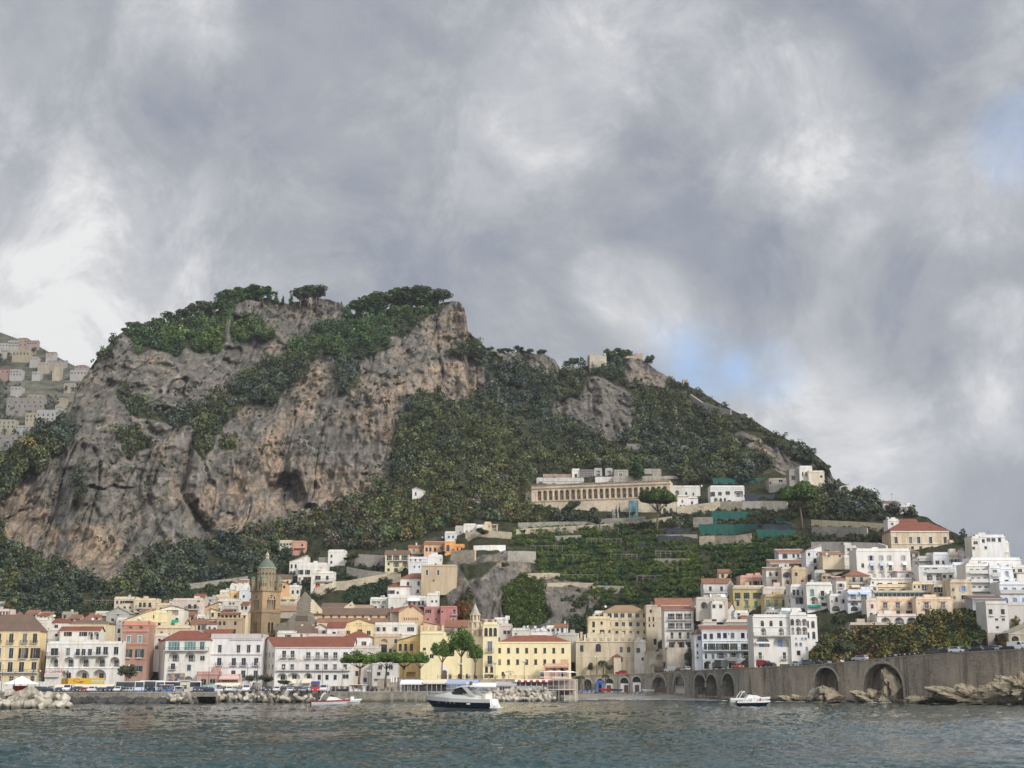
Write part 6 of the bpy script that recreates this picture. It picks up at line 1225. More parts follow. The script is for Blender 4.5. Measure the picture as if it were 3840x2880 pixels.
far('white flat house beside the orange red far house',36,80,1388,1413,Wt,'f',[fw(4,.15,.4),fw(4,.55,.8)])
far('square ruined stone tower on the far hill',197,225,1369,1411,(.34,.29,.22),'f',[],stonew=stone((.34,.29,.22)))
far('white balcony house under a pink roof at the right of the far hill',263,324,1390,1413,Ow,'f',[fw(5)])
far('pink roofed house at the right end of the far skyline',280,326,1372,1388,(.60,.40,.34),'h',[fw(3)],rh=2.0,rc=Ro)
far('long grey brown stone convent on the far hill',24,162,1494,1538,(.42,.35,.28),'f',[fw(6,.25,.42),fw(7,.6,.78)])
far('tan flat roof house on top of the grey brown far convent',104,160,1482,1500,(.60,.48,.30),'f',[fw(3)])
far('yellow house with dark windows below the far stone convent',95,136,1550,1584,(.72,.58,.26),'f',[fw(3,.2,.45),fw(3,.6,.85)])
far('white house with gabled end right of the yellow far house',135,206,1540,1582,Wt,'f',[fw(4,.25,.5),fw(4,.65,.85)])
far('small white gabled house right end of the far white house',206,238,1532,1550,Wt,'p',[fw(1)],rh=1.6,rc=Rb)
far('pale yellow house with two rows of arched doors at the left edge',-10,56,1576,1608,(.70,.62,.36),'f',[('a',.15,.4,4,1.5,{}),('a',.6,.9,4,1.5,{})])
far('low white poolside house at the left edge of the far hill',56,112,1598,1612,(.62,.66,.62),'f',[fw(4)])
far('cream small house on terraces below the stone tower',208,245,1495,1506,(.66,.56,.34),'f',[fw(3)])
far('grey stone terrace house above the dark wood at lower left',-10,60,1634,1660,(.42,.38,.32),'f',[fw(3)])
def I_(label,u0,u1,vt,vb,wall,roof='f',**k):
 n=max(1,round((u1-u0)/21));m=2 if vb-vt>34 else 1
 bld('house',label,HS,u0,u1,vt,vb,wall,roof,[w3((j+.22)/m,(j+.72)/m,[(i+.5+.16*math.sin(u0+i*2+j))/n for i in range(n)],.95)for j in range(m)],dep=6,rh=k.pop('rh',1.5),**k)
I_('tall grey plastered house directly behind the pink palazzo on its left',412,458,2352,2415,Gy,dirt=.9)
I_('small cream house with red roof left of the grey gable house',330,376,2312,2334,Cr,'g',rc=Ro)
I_('white little house with flat roof below the topmost cream block',436,480,2322,2352,Ow)
I_('pink washed small house under the twin cream block',524,566,2292,2318,(.62,.46,.38),'m',rc=Ro)
I_('white house with brown roof above the columned cream house',612,654,2262,2290,Ow,'g',rc=Rb)
I_('tan small house with red roof right of the columned cream house',690,728,2306,2336,Tn,'g',rc=Ro)
I_('white slim house between pinkish house and tan blue door house',738,772,2310,2342,Wt)
I_('cream house with red lean-to roof below the stacked white terraces',826,868,2292,2318,Cr,'m',rc=Rr)
I_('low white roof house between yellow lean-to house and white hotel',640,696,2336,2358,Ow,'g',rc=Ro)
I_('small yellow house over the brown weathered block left end',790,830,2292,2322,Py,'l',rc=Ro)
I_('white house with two windows beside the orange hip roof at left',96,140,2300,2326,Ow,'g',rc=Ro)
I_('cream house with red roof above the plain white cube house',140,182,2306,2334,Cr,'m',rc=Rr)
I_('grey stone garden house at the left foot of the wood',232,280,2300,2326,(.42,.38,.31))
I_('low pink house above the red hipped roof at the left',262,300,2318,2338,(.62,.48,.40),'g',rc=Ro)
I_('white small house above the vaulted roofs left of the tower dome',884,924,2182,2208,Wt,'m',rc=Ro)
I_('cream low house behind the yellow gabled house in the centre',1240,1290,2392,2420,Cr,'g',rc=Ro)
I_('white attic house behind the red roof of the lettered hotel',1178,1232,2392,2416,Wt,'g',rc=Rb)
I_('beige house tucked behind the pale grey tile roof house',2696,2744,2146,2176,Cr,'g',rc=Ro)
I_('white little house below the pale vaulted storey on the right',2668,2716,2262,2288,Wt,Y=458)
I_('tan terrace house between green door house and glass veranda house',3082,3122,2158,2196,Tn,dirt=.9)
I_('white narrow house left of the red flat roof house',3262,3292,2196,2250,Wt)
I_('cream narrow house between glass terrace and winter garden',3424,3452,2150,2192,Cr,'m',rc=Rb)
I_('brown roofed shed house under the weathered palace',3400,3448,2070,2100,(.50,.44,.38),'m',rc=Rb)
I_('dark open shed house right of the large white house',3420,3448,2102,2150,(.30,.28,.26))
I_('white balcony house between stepped white and weathered cream houses',3536,3574,2150,2200,Wt)
I_('grey white wall house left of the olive doors house',2956,2972,2240,2296,Ow)
I_('cream tan house above the twin arches of the blue canopies',3180,3232,2196,2222,Cr)
I_('white house against the garden wall above the round hole house',3168,3214,2052,2092,(.62,.60,.55))
for a_ in(('cream tiny house highest on the far left slope',4,28,1312,1326,Cr),('grey white house below the yellow far house',112,140,1340,1354,Ow),('tiny white house on far terraces left of the stone tower',120,150,1396,1410,Wt),('low ochre house among the far terraces',240,282,1440,1454,Cr),('pale house on the far slope above the long convent',40,80,1452,1468,Ow)):far(*a_,rows=[fw(3)])
ORD=['first','second','third','fourth','fifth','sixth','seventh','eighth','ninth','tenth','eleventh','twelfth','thirteenth','fourteenth','fifteenth','sixteenth','seventeenth','eighteenth','nineteenth','twentieth','twenty first','twenty second','twenty third','twenty fourth','twenty fifth','twenty sixth','twenty seventh','twenty eighth','twenty ninth','thirtieth','thirty first','thirty second','thirty third','thirty fourth','thirty fifth','thirty sixth']
QZ=2.6
def gx(u,Y):return xat(u,2590,Y)
ASPH=stone((.085,.083,.08),(.06,.06,.06),.5,name='asphalt')
QSTONE=stone((.24,.215,.17),(.15,.14,.115),1.1,name='quay_stone',tide=True)
CONC=stone((.30,.28,.25),(.22,.20,.175),.5,name='old_concrete')
def quay():
 fl=[(-500,360),(735,360),(735,360),(815,360),(815,374),(1225,378),(1232,386),(1640,388),(1880,394),(2075,404),(2140,455)]
 mb=MB();top=[(gx(u,Y),Y)for u,Y in fl]
 poly=top+[(gx(2180,480),480),(gx(-700,480),480)]
 mb.add([(x,y,QZ)for x,y in poly],[tuple(range(len(poly)))],1)
 for i in range(len(top)-1):
  a,b=top[i],top[i+1]
  if math.hypot(a[0]-b[0],a[1]-b[1])<.2:continue
  ops=[]
  if i==2:L_=math.hypot(a[0]-b[0],a[1]-b[1]);ops=[(.2,L_-.3,-.8,1.7,0,7.0)]
  panel(mb,a,b,-2.0,QZ,ops,0,0)
 o=mb.build('quay',[QSTONE,ASPH]);tag(o,kind='structure')
 q=MB()
 for i in range(len(top)-1):
  a,b=Vector((*top[i],0)),Vector((*top[i+1],0));d=b-a
  if d.length<.2:continue
  n=Vector((-d.y,d.x,0)).normalized()*.6
  q.prism([(a.x-n.x*.1,a.y-n.y*.1),(b.x-n.x*.1,b.y-n.y*.1),(b.x+n.x,b.y+n.y),(a.x+n.x,a.y+n.y)],QZ+.004,QZ+.3)
 tag(q.build('quay_kerb',CONC),kind='structure')
 q=MB();q.box(gx(-700,470),gx(1420,448),444,500,0,4.2);tag(q.build('harbour_street',ASPH),kind='structure')
 q=MB();q.box(gx(1420,440),gx(2165,440),436,500,0,6.45);tag(q.build('upper_street',stone((.40,.35,.27),(.30,.26,.20),.8,name='street_wall')),kind='structure')
quay()
SW=[(2120,474,6.6),(2180,471,7.7),(2300,467,8.0),(2440,460,8.3),(2500,452,8.5),(2600,432,8.85),(2700,415,9.1),(2790,402,9.3),(2900,394,9.6),(3040,384,9.9),(3200,374,10.75),(3383,363,11.9),(3600,350,12.6),(3840,338,13.1),(4300,318,13.8),(5400,290,14.6)]
SWP=[(xat(u,2520,Y),Y,z)for u,Y,z in SW]
def road_at(u):
 Y=float(np.interp(u,[s[0]for s in SW],[s[1]for s in SW]));z=float(np.interp(u,[s[0]for s in SW],[s[2]for s in SW]))
 return Y,z
def wall_ops(i,arcs):
 (x0,y0,z0),(x1,y1,z1)=SWP[i],SWP[i+1];L_=math.hypot(x1-x0,y1-y0);out=[]
 for(u,wpx,vt,vb,dep)in arcs:
  def tt(uu):k=(uu-1920)/F/(cp-sp*(1440-(vt+vb)/2)/F);return(k*y0-x0)/((x1-x0)-k*(y1-y0))
  t=tt(u)
  if 0<=t<=1:
   Y=y0+t*(y1-y0);w_=min(L_*.9,(tt(u+wpx/2)-tt(u-wpx/2))*L_)
   s=min(max(t*L_,w_/2+.06),L_-w_/2-.06);zt_=min(zat(vt,Y),min(z0,z1)-.5);out.append((s-w_/2,s+w_/2,zat(vb,Y),zt_,min(w_/2,(zt_-zat(vb,Y))*.62),dep))
 return out
ARCS_B=[(2203,30,2547,2595,2.5),(2251,30,2545,2595,2.5),(2296,30,2544,2595,1.2),(2341,33,2541,2595,1.2),(2387,33,2537,2595,1.2)]
ARCS_V=[(2470,52,2538,2597,3.0),(2546,42,2536,2600,1.0),(2608,45,2531,2604,6),(2667,44,2529,2609,6),(2729,45,2525,2611,6)]
ARCS_S=[(3098,88,2503,2622,6),(3380,150,2486,2622,5)]
def wall_piece(name,label,i0,i1,arcs,m,coping,base):
 root=empty(name,SWP[i0]);root.location.z=0;tag(root,label,'wall');ox,oy=SWP[i0][0],SWP[i0][1]
 mb=MB();cap=MB();rim=MB();made=[]
 for i in range(i0,i1):
  (x0,y0,z0),(x1,y1,z1)=SWP[i],SWP[i+1];A=(x0-ox,y0-oy);B=(x1-ox,y1-oy)
  ops=wall_ops(i,arcs);zt=min(z0,z1)
  d,n,W=panel(mb,A,B,base,zt-.02,ops)
  ang=math.atan2(d.y,d.x)
  P=lambda s,off:Vector((A[0],A[1],0))+d*s+n*off
  a0,b0,a1,b1=P(0,0),P(W,0),P(0,.5),P(W,.5)
  mb.add([(a0 .x,a0 .y,zt-.02),(b0 .x,b0 .y,zt-.02),(b0 .x,b0 .y,z1),(a0 .x,a0 .y,z0),(a1 .x,a1 .y,zt-.02),(b1 .x,b1 .y,zt-.02),(b1 .x,b1 .y,z1),(a1 .x,a1 .y,z0)],[(0,1,2,3),(7,6,5,4),(3,2,6,7)])
  e0,f0,e1,f1=P(-.01,-.15),P(W+.01,-.15),P(-.01,.65),P(W+.01,.65);h=.22
  vs=[]
  for(p,z)in((e0,z0),(f0,z1),(f1,z1),(e1,z0)):vs.append((p.x,p.y,z+.003))
  for(p,z)in((e0,z0),(f0,z1),(f1,z1),(e1,z0)):vs.append((p.x,p.y,z+h))
  cap.add(vs,[(0,3,2,1),(4,5,6,7),(0,1,5,4),(1,2,6,5),(2,3,7,6),(3,0,4,7)])
  for(s0,s1,za,zb,ri,dep)in ops:
   c=(s0+s1)/2;r=(s1-s0)/2;k=12;zc=zb-ri
   out=[(r*math.cos(math.pi*t/k),zc+r*math.sin(math.pi*t/k))for t in range(k+1)];o2=[((r+.45)*math.cos(math.pi*t/k),zc+(r+.45)*math.sin(math.pi*t/k))for t in range(k+1)]
   for t in range(k):
    pts=[]
    for off in(-.07,.05):
     for(s,z)in(out[t],o2[t],o2[t+1],out[t+1]):p=P(c+s,off);pts.append((p.x,p.y,z))
    rim.add(pts,[(0,1,2,3),(7,6,5,4),(1,5,6,2),(0,3,7,4)])
   made.append((P(c,0),ang,2*r,za,zb,ri,dep,root))
 mb.build('wall_face',m,root);cap.build('coping',coping,root)
 if rim.v:rim.build('arch_rim',plaster((.42,.39,.34),.7),root)
 return root,made
VW=stone((.27,.245,.205),(.15,.14,.12),1.0,name='viaduct_stone',tide=True);SWM=stone((.325,.27,.20),(.19,.168,.138),1.5,name='sea_wall_stone',tide=True);CPN=plaster((.42,.37,.28),.8)
r1,m1=wall_piece('sea_wall','short stone wall with five shop arches behind the beach',0,3,ARCS_B,VW,CPN,-.5)
r2,m2=wall_piece('sea_wall','dark stone viaduct wall with two gated and three deep open arches',3,7,ARCS_V,VW,CPN,-2)
r3,m3=wall_piece('sea_wall','long high masonry sea wall with two large arches carrying the climbing road',7,15,ARCS_S,SWM,CPN,-3)
for k,(p,ang,w_,za,zb,ri,dep,root)in enumerate(m1):
 if k==0:continue
 q=MB();f=MB();n=[0,'blue','w','w','w'][k];hw=w_/2-.05;zc=zb-ri
 lo=zc-.3 if k>1 else zc
 arc=[(hw*math.cos(math.pi*t/8),zc+(ri-.05)*math.sin(math.pi*t/8))for t in range(9)]
 f.add([(x,.55,z)for x,z in[(-hw,lo),(hw,lo)]+arc],[tuple(range(11))]);f.build('fanlight',BLUEP if k==1 else PANE,root,p,ang)
 if k==1:
  q.box(-hw,-hw*.45,-.5,.5,za,lo);q.box(hw*.45,hw,-.5,.5,za,lo);q.box(-hw,hw,.4,.54,lo-.6,lo+.1);q.build('shop_front',SH_BL,root,p,ang)
  b=MB();b.box(-hw*.8,hw*.8,-.2,-.1,lo+.1,lo+.8);b.build('sign_board',plain('sign_blue',(.10,.16,.55)),root,p,ang)
 else:
  q.box(-hw,hw,.4,.54,za,lo);q.build('white_front',CLOTH,root,p,ang)
  d=MB();x=(-.3,.5,0)[k-2];d.box(x-.75,x+.75,.3,.395,za,za+2.3);d.build('door',DARKF,root,p,ang)
  g=MB()
  for t in range(4):g.box(-hw+(t+.5)*hw/2-.03,-hw+(t+.5)*hw/2+.03,.46,.54,lo,lo+1.2)
  g.build('glazing_bar',WIRE,root,p,ang)
for k,(p,ang,w_,za,zb,ri,dep,root)in enumerate(m2[:2]):
 q=MB();hw=w_/2-.05;zc=zb-ri
 if k==0:q.box(-hw,hw,1.0,1.15,za,za+(zc-za)*.75);q.build('garage_door',plain('brown_boards',(.16,.11,.07)),root,p,ang)
 else:
  q.box(-hw,hw,.6,.75,za,zc+.2);q.build('white_gate',plain('pale_gate',(.50,.48,.44)),root,p,ang)
  g=MB()
  for t in range(9):g.box(-hw+t*hw/4-.06,-hw+t*hw/4+.06,.5,.58,za+1.5,zc+1.2)
  g.build('gate_bar',IRON,root,p,ang)
def road():
 mb=MB();nrm=[]
 vs=[]
 for(x,y,z)in SWP:vs.append((x,y+.5,z-.05))
 for(x,y,z)in SWP:vs.append((x*(y+30)/y,y+30,z+.1))
 n=len(SWP);mb.add(vs,[(i,i+1,n+i+1,n+i)for i in range(n-1)])
 tag(mb.build('road',ASPH),kind='structure')
 q=MB();vs=[(x,y+1.2,z-.037)for x,y,z in SWP]+[(x*(y+1.35)/y,y+1.35,z-.037)for x,y,z in SWP]
 q.add(vs,[(i,i+1,n+i+1,n+i)for i in range(n-1)]);tag(q.build('road_line',plain('road_paint',(.7,.7,.68))),kind='structure')
road()
def beach():
 fr=[(2040,424),(2110,432),(2200,438),(2330,441),(2460,440),(2580,428),(2680,409),(2760,398)]
 bk=[(2040,456),(2110,476),(2200,472),(2330,467),(2460,460),(2580,438),(2680,419.5),(2760,407)]
 n=14;us=np.linspace(2040,2760,90);vs=[]
 for j in range(n+1):
  t=j/n
  for u in us:
   Y=np.interp(u,[f[0]for f in fr],[f[1]for f in fr])*(1-t)+t*np.interp(u,[f[0]for f in bk],[f[1]for f in bk])
   z=-.5+2.3*(t**.75)*np.interp(u,[2040,2100,2500,2620,2760],[.8,1,1,.55,.3])+.05*math.sin(u*.11+j)
   vs.append((xat(u,2600,Y),Y,z))
 m=len(us);i=np.arange((n+1)*m).reshape(n+1,m)
 q=np.stack([i[:-1,:-1],i[:-1,1:],i[1:,1:],i[1:,:-1]],-1).reshape(-1,4)
 sm,nt,b=_new('grey_sand');b.inputs['Roughness'].default_value=.95
 n1=noise(nt,mapped(nt,(.3,.3,.3)),1.0,5);n2=noise(nt,mapped(nt,(1,1,1)),2.0,4)
 a=mixc(nt,ramp(nt,n1,[(.35,0),(.65,1)]),(.30,.275,.24),(.22,.20,.17));a=mixc(nt,ramp(nt,n2,[(.5,0),(.75,.6)]),a,(.14,.125,.11))
 L(nt,a,b.inputs['Base Color'])
 tag(put('beach',np_mesh('beach',np.array(vs),q,sm,smooth=True)),kind='structure')
 f=MB()
 for k in range(60):
  u=random.uniform(2070,2740)if k<40 else random.uniform(2850,3840);
  if k<40:Y=float(np.interp(u,[a_[0]for a_ in fr],[a_[1]for a_ in fr]))+random.uniform(-1.0,3.2)
  else:Y=road_at(u)[0]-random.uniform(6,9)
  x=xat(u,2620,Y);l_=random.uniform(.8,3.5);w_=random.uniform(.12,.4);c=8
  f.add([(x+l_*math.cos(2*math.pi*t/c)*(1+.3*math.sin(t*2.3+k)),Y+w_*math.sin(2*math.pi*t/c),.12+.1*random.random())for t in range(c)],[tuple(range(c))])
 o=f.build('sea_foam',plain('foam',(.80,.82,.82),.9));tag(o,'white broken foam along the beach and the foot of the sea wall','foam',kind='stuff')
beach()
def rock_mesh(name,m,seed,sub=3,rough=.35):
 import bmesh
 bm=bmesh.new();bmesh.ops.create_icosphere(bm,subdivisions=sub,radius=1.0)
 P_=np.array([v.co[:]for v in bm.verts]);k=1+rough*fbm(P_[:,0]*1.3+seed*3.1,P_[:,1]*1.3,P_[:,2]*1.3,4,seed,.6)-rough*.55*np.abs(fbm(P_[:,0]*2.6+seed,P_[:,1]*2.6,P_[:,2]*1.5,4,seed+7,.65))
 g=np.random.default_rng(seed)
 P_=P_*k[:,None]
 for i in range(4):
  n=g.normal(size=3);n/=np.linalg.norm(n);d=P_@n;c=g.uniform(.55,.85);P_-=np.clip(d-c,0,None)[:,None]*n*.85
 for v,p in zip(bm.verts,P_):v.co=p
 me=bpy.data.meshes.new(name);bm.to_mesh(me);bm.free();me.materials.append(m)
 return me
SHORE=stone((.27,.225,.158),(.165,.145,.11),.7,name='ochre_shore_rock',tide=True);BOUL=stone((.07,.067,.063),(.042,.041,.04),.8,name='dark_boulder');LIME=stone((.29,.26,.215),(.18,.165,.145),.6,name='pale_shore_rock',tide=True)
SHR=[rock_mesh('shore_rock',SHORE,s,5,.75)for s in(1,2,3)];LIM=[rock_mesh('shore_rock',LIME,s,5,.8)for s in(5,6)];BLM=[rock_mesh('boulder',BOUL,s,3,.3)for s in(11,12,13)]
ROCKS=[(2780,2612,95,34,5,'heap of grey shore rock behind the moored white cruiser',1,0),(2985,2622,90,26,5,'low ochre ledge at the foot of the sea wall left of the smaller arch',0,0),(3060,2612,70,60,4,'dark cleft rock beside the smaller arch of the sea wall',1,1),(3110,2608,95,70,4,'ochre rock filling the bottom of the smaller sea wall arch',0,1),(3190,2626,120,20,4,'low ochre ledge between the two sea wall arches',0,2),(3275,2615,110,40,4,'tall ochre rock spur left of the larger sea wall arch',0,0),(3348,2580,92,130,-2,'tall ochre rock pillar rising inside the larger sea wall arch',0,1),(3440,2622,90,36,4,'brown rock at the right foot of the larger arch',0,1),(3520,2618,110,44,4,'rounded ochre rock right of the larger sea wall arch',0,2),(3630,2612,210,56,3,'broad sloping ochre rock rising against the masonry sea wall',0,0),(3745,2602,170,70,3,'jagged ochre rock further right against the sea wall',0,1),(3835,2572,170,120,2,'high ochre cliff rock clinging to the right end of the sea wall',0,2),(3700,2634,160,24,6,'low reef of brown rock in the water at the right',0,2),(2880,2628,80,14,5,'flat dark rock shelf below the sea wall beside the moored boats',1,1)]
for k,(u,v,wp,hp,off,lab,kind,ms)in enumerate(ROCKS):
 Y=road_at(u)[0]-off*.6;s=Y/F
 o=put('shore_rock',(LIM if kind else SHR)[ms%(2 if kind else 3)],None,(xat(u,v,Y),Y,zat(v,Y)-.6),random.uniform(-.4,.4),(wp*s*.55,min(wp*s*.42,4.5 if hp<100 else 3.5),hp*s*.58));tag(o,lab,'rock')
for k in range(30):
 u=268+k*16.2+random.uniform(-4,4);Y=357.4-(k%2)*1.4;r=random.uniform(1.25,1.7)
 if 728<u<745:continue
 o=put('boulder',BLM[k%3],None,(gx(u,Y),Y,.35+.5*((k+1)%2)*random.random()),random.uniform(0,6),(r*1.25,r,r*.85));tag(o,'dark boulder in the row along the quay foot, %s from the white concrete blocks'%ORD[k],'boulder','dark boulders along the quay')
def cube_mesh(seed):
 import bmesh
 bm=bmesh.new();bmesh.ops.create_cube(bm,size=2.0);bmesh.ops.bevel(bm,geom=list(bm.edges),offset=.09,segments=2,affect='EDGES')
 me=bpy.data.meshes.new('concrete_block');bm.to_mesh(me);bm.free();me.materials.append(PALEC);return me
PALEC=stone((.45,.405,.33),(.31,.26,.195),.35,name='pale_concrete',tide=True)
CB=cube_mesh(1)
CUBES=[(130,425,80),(250,445,92),(400,435,120),(500,470,84),(655,468,88),(735,475,66),(830,495,84),(160,530,92),(290,545,100),(500,530,104),(615,560,84),(725,562,66),(830,556,80),(900,572,50),(50,555,86),(320,405,56),(220,590,86),(400,590,94),(100,590,80),(560,595,80),(680,600,70),(780,600,72),(-60,540,100),(-50,600,90)]
for k,(x,y,sz)in enumerate(sorted(CUBES)):
 u=x/3.456;v=2480+y/3.456;Y=290-(y-400)/200*12;h=sz/3.456*Y/F*.62
 o=put('concrete_block',CB,None,(xat(u,v,Y),Y,max(zat(v,Y),h*.55)),0,(h*random.uniform(.95,1.15),h,h*random.uniform(.9,1.1)))
 o.rotation_euler=(random.uniform(-.7,.7),random.uniform(-.8,.8),random.uniform(0,1.5))
 tag(o,'pale breakwater cube at far left, %s from the left, %s'%(ORD[k],['tilted on a corner','lying askew','leaning on its neighbour'][k%3]),'concrete block','concrete cubes of the breakwater')
q=MB();q.lathe([(9.5,-2),(8,.3),(5,1.4),(.2,2.0)],18,(gx(110,287),288,0));tag(q.build('breakwater_core',BOUL),kind='structure')
def tetrapod_mesh():
 q=MB();dirs=[Vector((0,0,1)),Vector((.943,0,-.333)),Vector((-.471,.816,-.333)),Vector((-.471,-.816,-.333))]
 for d in dirs:q.tube([(0,0,0),d*.45,d*1.05,d*1.28,d*1.34],[.50,.47,.36,.30,.12],10)
 return q.mesh('tetrapod',TETC,smooth=True)
TETC=stone((.43,.39,.325),(.26,.215,.155),.45,name='weathered_concrete',tide=True)
TM=tetrapod_mesh()
def tetra(u,Y,z,s,lab,grp):
 o=put('tetrapod',TM,None,(gx(u,Y),Y,z),0,(s,s,s));o.rotation_euler=(random.uniform(-1.2,1.2),random.uniform(-1.2,1.2),random.uniform(0,6));tag(o,lab,'tetrapod',grp)
for k,x in enumerate([100,165,230,330,380,765,825,880,940,1010,1075,1150,1265,1340,1420,1500,1560,1620,1690,1760,1840,1905,1960]):
 tetra(600+x/3.456,364-(k%3)*2.4+(8 if x>760 else-7),.85+.55*(k%2),random.uniform(1.25,1.6),'weathered tetrapod before the parked cars, %s from the left in that row'%ORD[k],'tetrapods before the car park')
n_=0
for row,(y,z,cnt,a,b)in enumerate(((394,2.6,10,1846,2040),(390,1.5,12,1828,2052),(386.5,.5,13,1812,2068))):
 for k in range(cnt):
  tetra(a+(b-a)*k/(cnt-1)+random.uniform(-4,4),y+random.uniform(-.7,.7),z,random.uniform(1.2,1.5),'weathered tetrapod right of the yacht, %s from the left in the %s tier'%(ORD[k],['top','middle','bottom'][row]),'tetrapods right of the yacht');n_+=1
BARK=stone((.20,.145,.10),(.11,.085,.065),3.0,name='bark')
GT=np.random.default_rng(77)
def crown_mesh(name,cen,rad,n,leaf,squash,tint,mat,seed,lobes=6,flat=0.0):
 q,f,tn=clumps(np.array(cen),np.array(rad),n,leaf,squash,np.array(tint),lobes,seed,flat)
 return np_mesh(name,q,f,mat,tn)
def umbrella_proto(seed,h=12.0,cr=5.0,thick=.42,dense=1.0,leaf=.13):
 g=np.random.default_rng(seed);t=MB();lean=g.uniform(-.9,.9)
 fork=h*g.uniform(.50,.60)
 t.tube([(0,0,-.5),(lean*.2,0,h*.2),(lean*.7,.1,h*.4),(lean,.1,fork)],[h*.030,h*.026,h*.022,h*.019],7)
 cen=[];rad=[]
 for k in range(7):
  a=2*math.pi*k/7+g.uniform(-.3,.3);d=cr*g.uniform(.48,.66)if k else 0;z=h*.86+g.uniform(-.4,.3)-d*.08
  e=(lean+d*math.cos(a),d*math.sin(a),z-cr*.12)
  m=((lean+e[0]*1.2)/2.2,e[1]*.45,(fork+e[2])/2-.2)
  t.tube([(lean,.1,fork-.2),m,e],[h*.014,h*.010,h*.006],5)
  cen.append((e[0],e[1],z));rad.append(cr*g.uniform(.42,.56))
 cen.append((lean,0,h*.92));rad.append(cr*.55)
 tint=g.uniform(.75,1.25,(8,1))*np.array([[1.15,1.15,.8]])
 return t.mesh('trunk',BARK,True),crown_mesh('crown',cen,rad,int(620*dense),leaf,thick*1.5,tint,UNED,seed,7,.35)
def round_proto(seed,h=8.0,cr=3.5,leaf=.16,n=420,mat=None,tint=(1,1,1),sq=.95):
 g=np.random.default_rng(seed);t=MB();t.tube([(0,0,-1.0),(.1,0,h*.25),(-.1,.1,h*.6)],[h*.03,h*.025,h*.012],6)
 cen=[(0,0,h*.62)];rad=[cr*.7]
 for k in range(6):
  a=2*math.pi*k/6+g.uniform(-.4,.4);d=cr*g.uniform(.4,.6);e=(d*math.cos(a),d*math.sin(a),h*g.uniform(.45,.8))
  t.tube([(0,0,h*.3),(e[0]*.6,e[1]*.6,e[2]-.6)],[h*.014,h*.006],4);cen.append(e);rad.append(cr*g.uniform(.42,.58))
 return t.mesh('trunk',BARK,True),crown_mesh('crown',cen,rad,n,leaf,sq,g.uniform(.75,1.3,(7,1))*np.array([tint]),mat or LEAF,seed,5)
def conifer_proto(seed,h=11.0,cr=2.6,n=260,tint=(.8,1.0,.8)):
 g=np.random.default_rng(seed);t=MB();t.tube([(0,0,-1.0),(0,0,h*.5),(.1,0,h*.97)],[h*.018,h*.012,.03],6)
 cen=[];rad=[]
 for k in range(8):
  f=k/7;cen.append((g.uniform(-.4,.4),g.uniform(-.4,.4),h*(.32+.62*f)));rad.append(cr*(1.0-.78*f)*g.uniform(.8,1.1)+.25)
 return t.mesh('trunk',BARK,True),crown_mesh('crown',cen,rad,n,.17,.75,g.uniform(.75,1.25,(8,1))*np.array([tint]),PINE,seed,5)
def cypress_proto(seed,h=10.0,r=.9):
 g=np.random.default_rng(seed);t=MB();t.tube([(0,0,-1),(0,0,h*.3)],[.2,.15],6);cen=[];rad=[]
 for k in range(11):
  f=k/10;cen.append((0,0,h*(.06+.9*f)));rad.append(r*(.5+.9*math.sin(math.pi*min(1,f*.85+.2)))*(1-.55*f))
 return t.mesh('trunk',BARK,True),crown_mesh('crown',cen,rad,160,.14,1.3,g.uniform(.5,.8,(11,1))*np.array([[.7,.85,.9]]),PINE,seed,4)
def tree(proto,name,label,loc,s=1.0,rz=None,group=None,sz=None,cat='tree'):
 root=empty(name,loc,GT.uniform(0,6.28)if rz is None else rz);root.scale=(s,s,sz or s);tag(root,label,cat,group)
 put('trunk',proto[0],root);put('crown',proto[1],root)
 return root
UNED=leaves('umbrella_needles',(.070,.118,.030),.5)
UMB=[umbrella_proto(s,cr=5.6,thick=.62,dense=1.0,leaf=.15)for s in(21,22,23,24)];UM2=[umbrella_proto(s,cr=4.6,thick=1.15,dense=1.05,leaf=.15)for s in(25,26,27)]
FP=[(1364,2572,1345,128,118,440),(1452,2572,1452,104,122,442),(1513,2570,1525,92,116,440),(1577,2566,1582,62,112,441)]
WHERE=['leftmost and broadest','second from the left','third from the left','smallest and last at the right']
for k,(ut,vb,uc,wpx,hpx,Y)in enumerate(FP):
 s=Y/F;h=hpx*s;tree(UMB[k%4],'umbrella_pine','umbrella pine in the low harbour row of four, %s'%WHERE[k],(xat((ut+uc)/2,2560,Y),Y-6,zat(vb,Y)),wpx*s/9.0,group='umbrella pines on the harbour promenade',sz=h/12.6)
for k,(ut,vb,uc,wpx,hpx,lab)in enumerate([(1652,2545,1662,78,130,'tall umbrella pine leaning left before the yellow convent wall'),(1735,2545,1725,100,168,'tallest pine with rounded crown in the middle before the yellow convent'),(1783,2545,1780,64,120,'slim umbrella pine right of the tallest pine before the convent')]):
 Y=437.5;s=Y/F;tree(UM2[k%3],'umbrella_pine',lab,(xat((ut+uc)/2,2500,Y),Y,zat(vb,Y)),wpx*s/8.6,group='tall pines before the convent',sz=hpx*s/13.2)
def big_pine(u,vb,vt,wpx,lab,Y,seed):
 s=Y/F;h=(vb-vt)*s;p=umbrella_proto(seed,h,wpx*s*.52,.56,3.4,.15);p[1].materials[0]=PINE;tree(p,'umbrella_pine',lab,(xat(u,(vb+vt)/2,Y),Y,zat(vb,Y)),1.0,0)
big_pine(2462,1995,1842,150,'great umbrella pine standing before the right end of the cemetery arcade',Df(2462,1997)-2,31)
big_pine(3006,1985,1826,186,'greatest umbrella pine above the green netted terraces on the right',556,32)
RND=[round_proto(s)for s in(41,42,43)];CON=[conifer_proto(s)for s in(51,52,53)];PRD=[round_proto(s,8,4.0,.17,420,PINE,(1.0,1.0,.9),.8)for s in(54,55,56)]
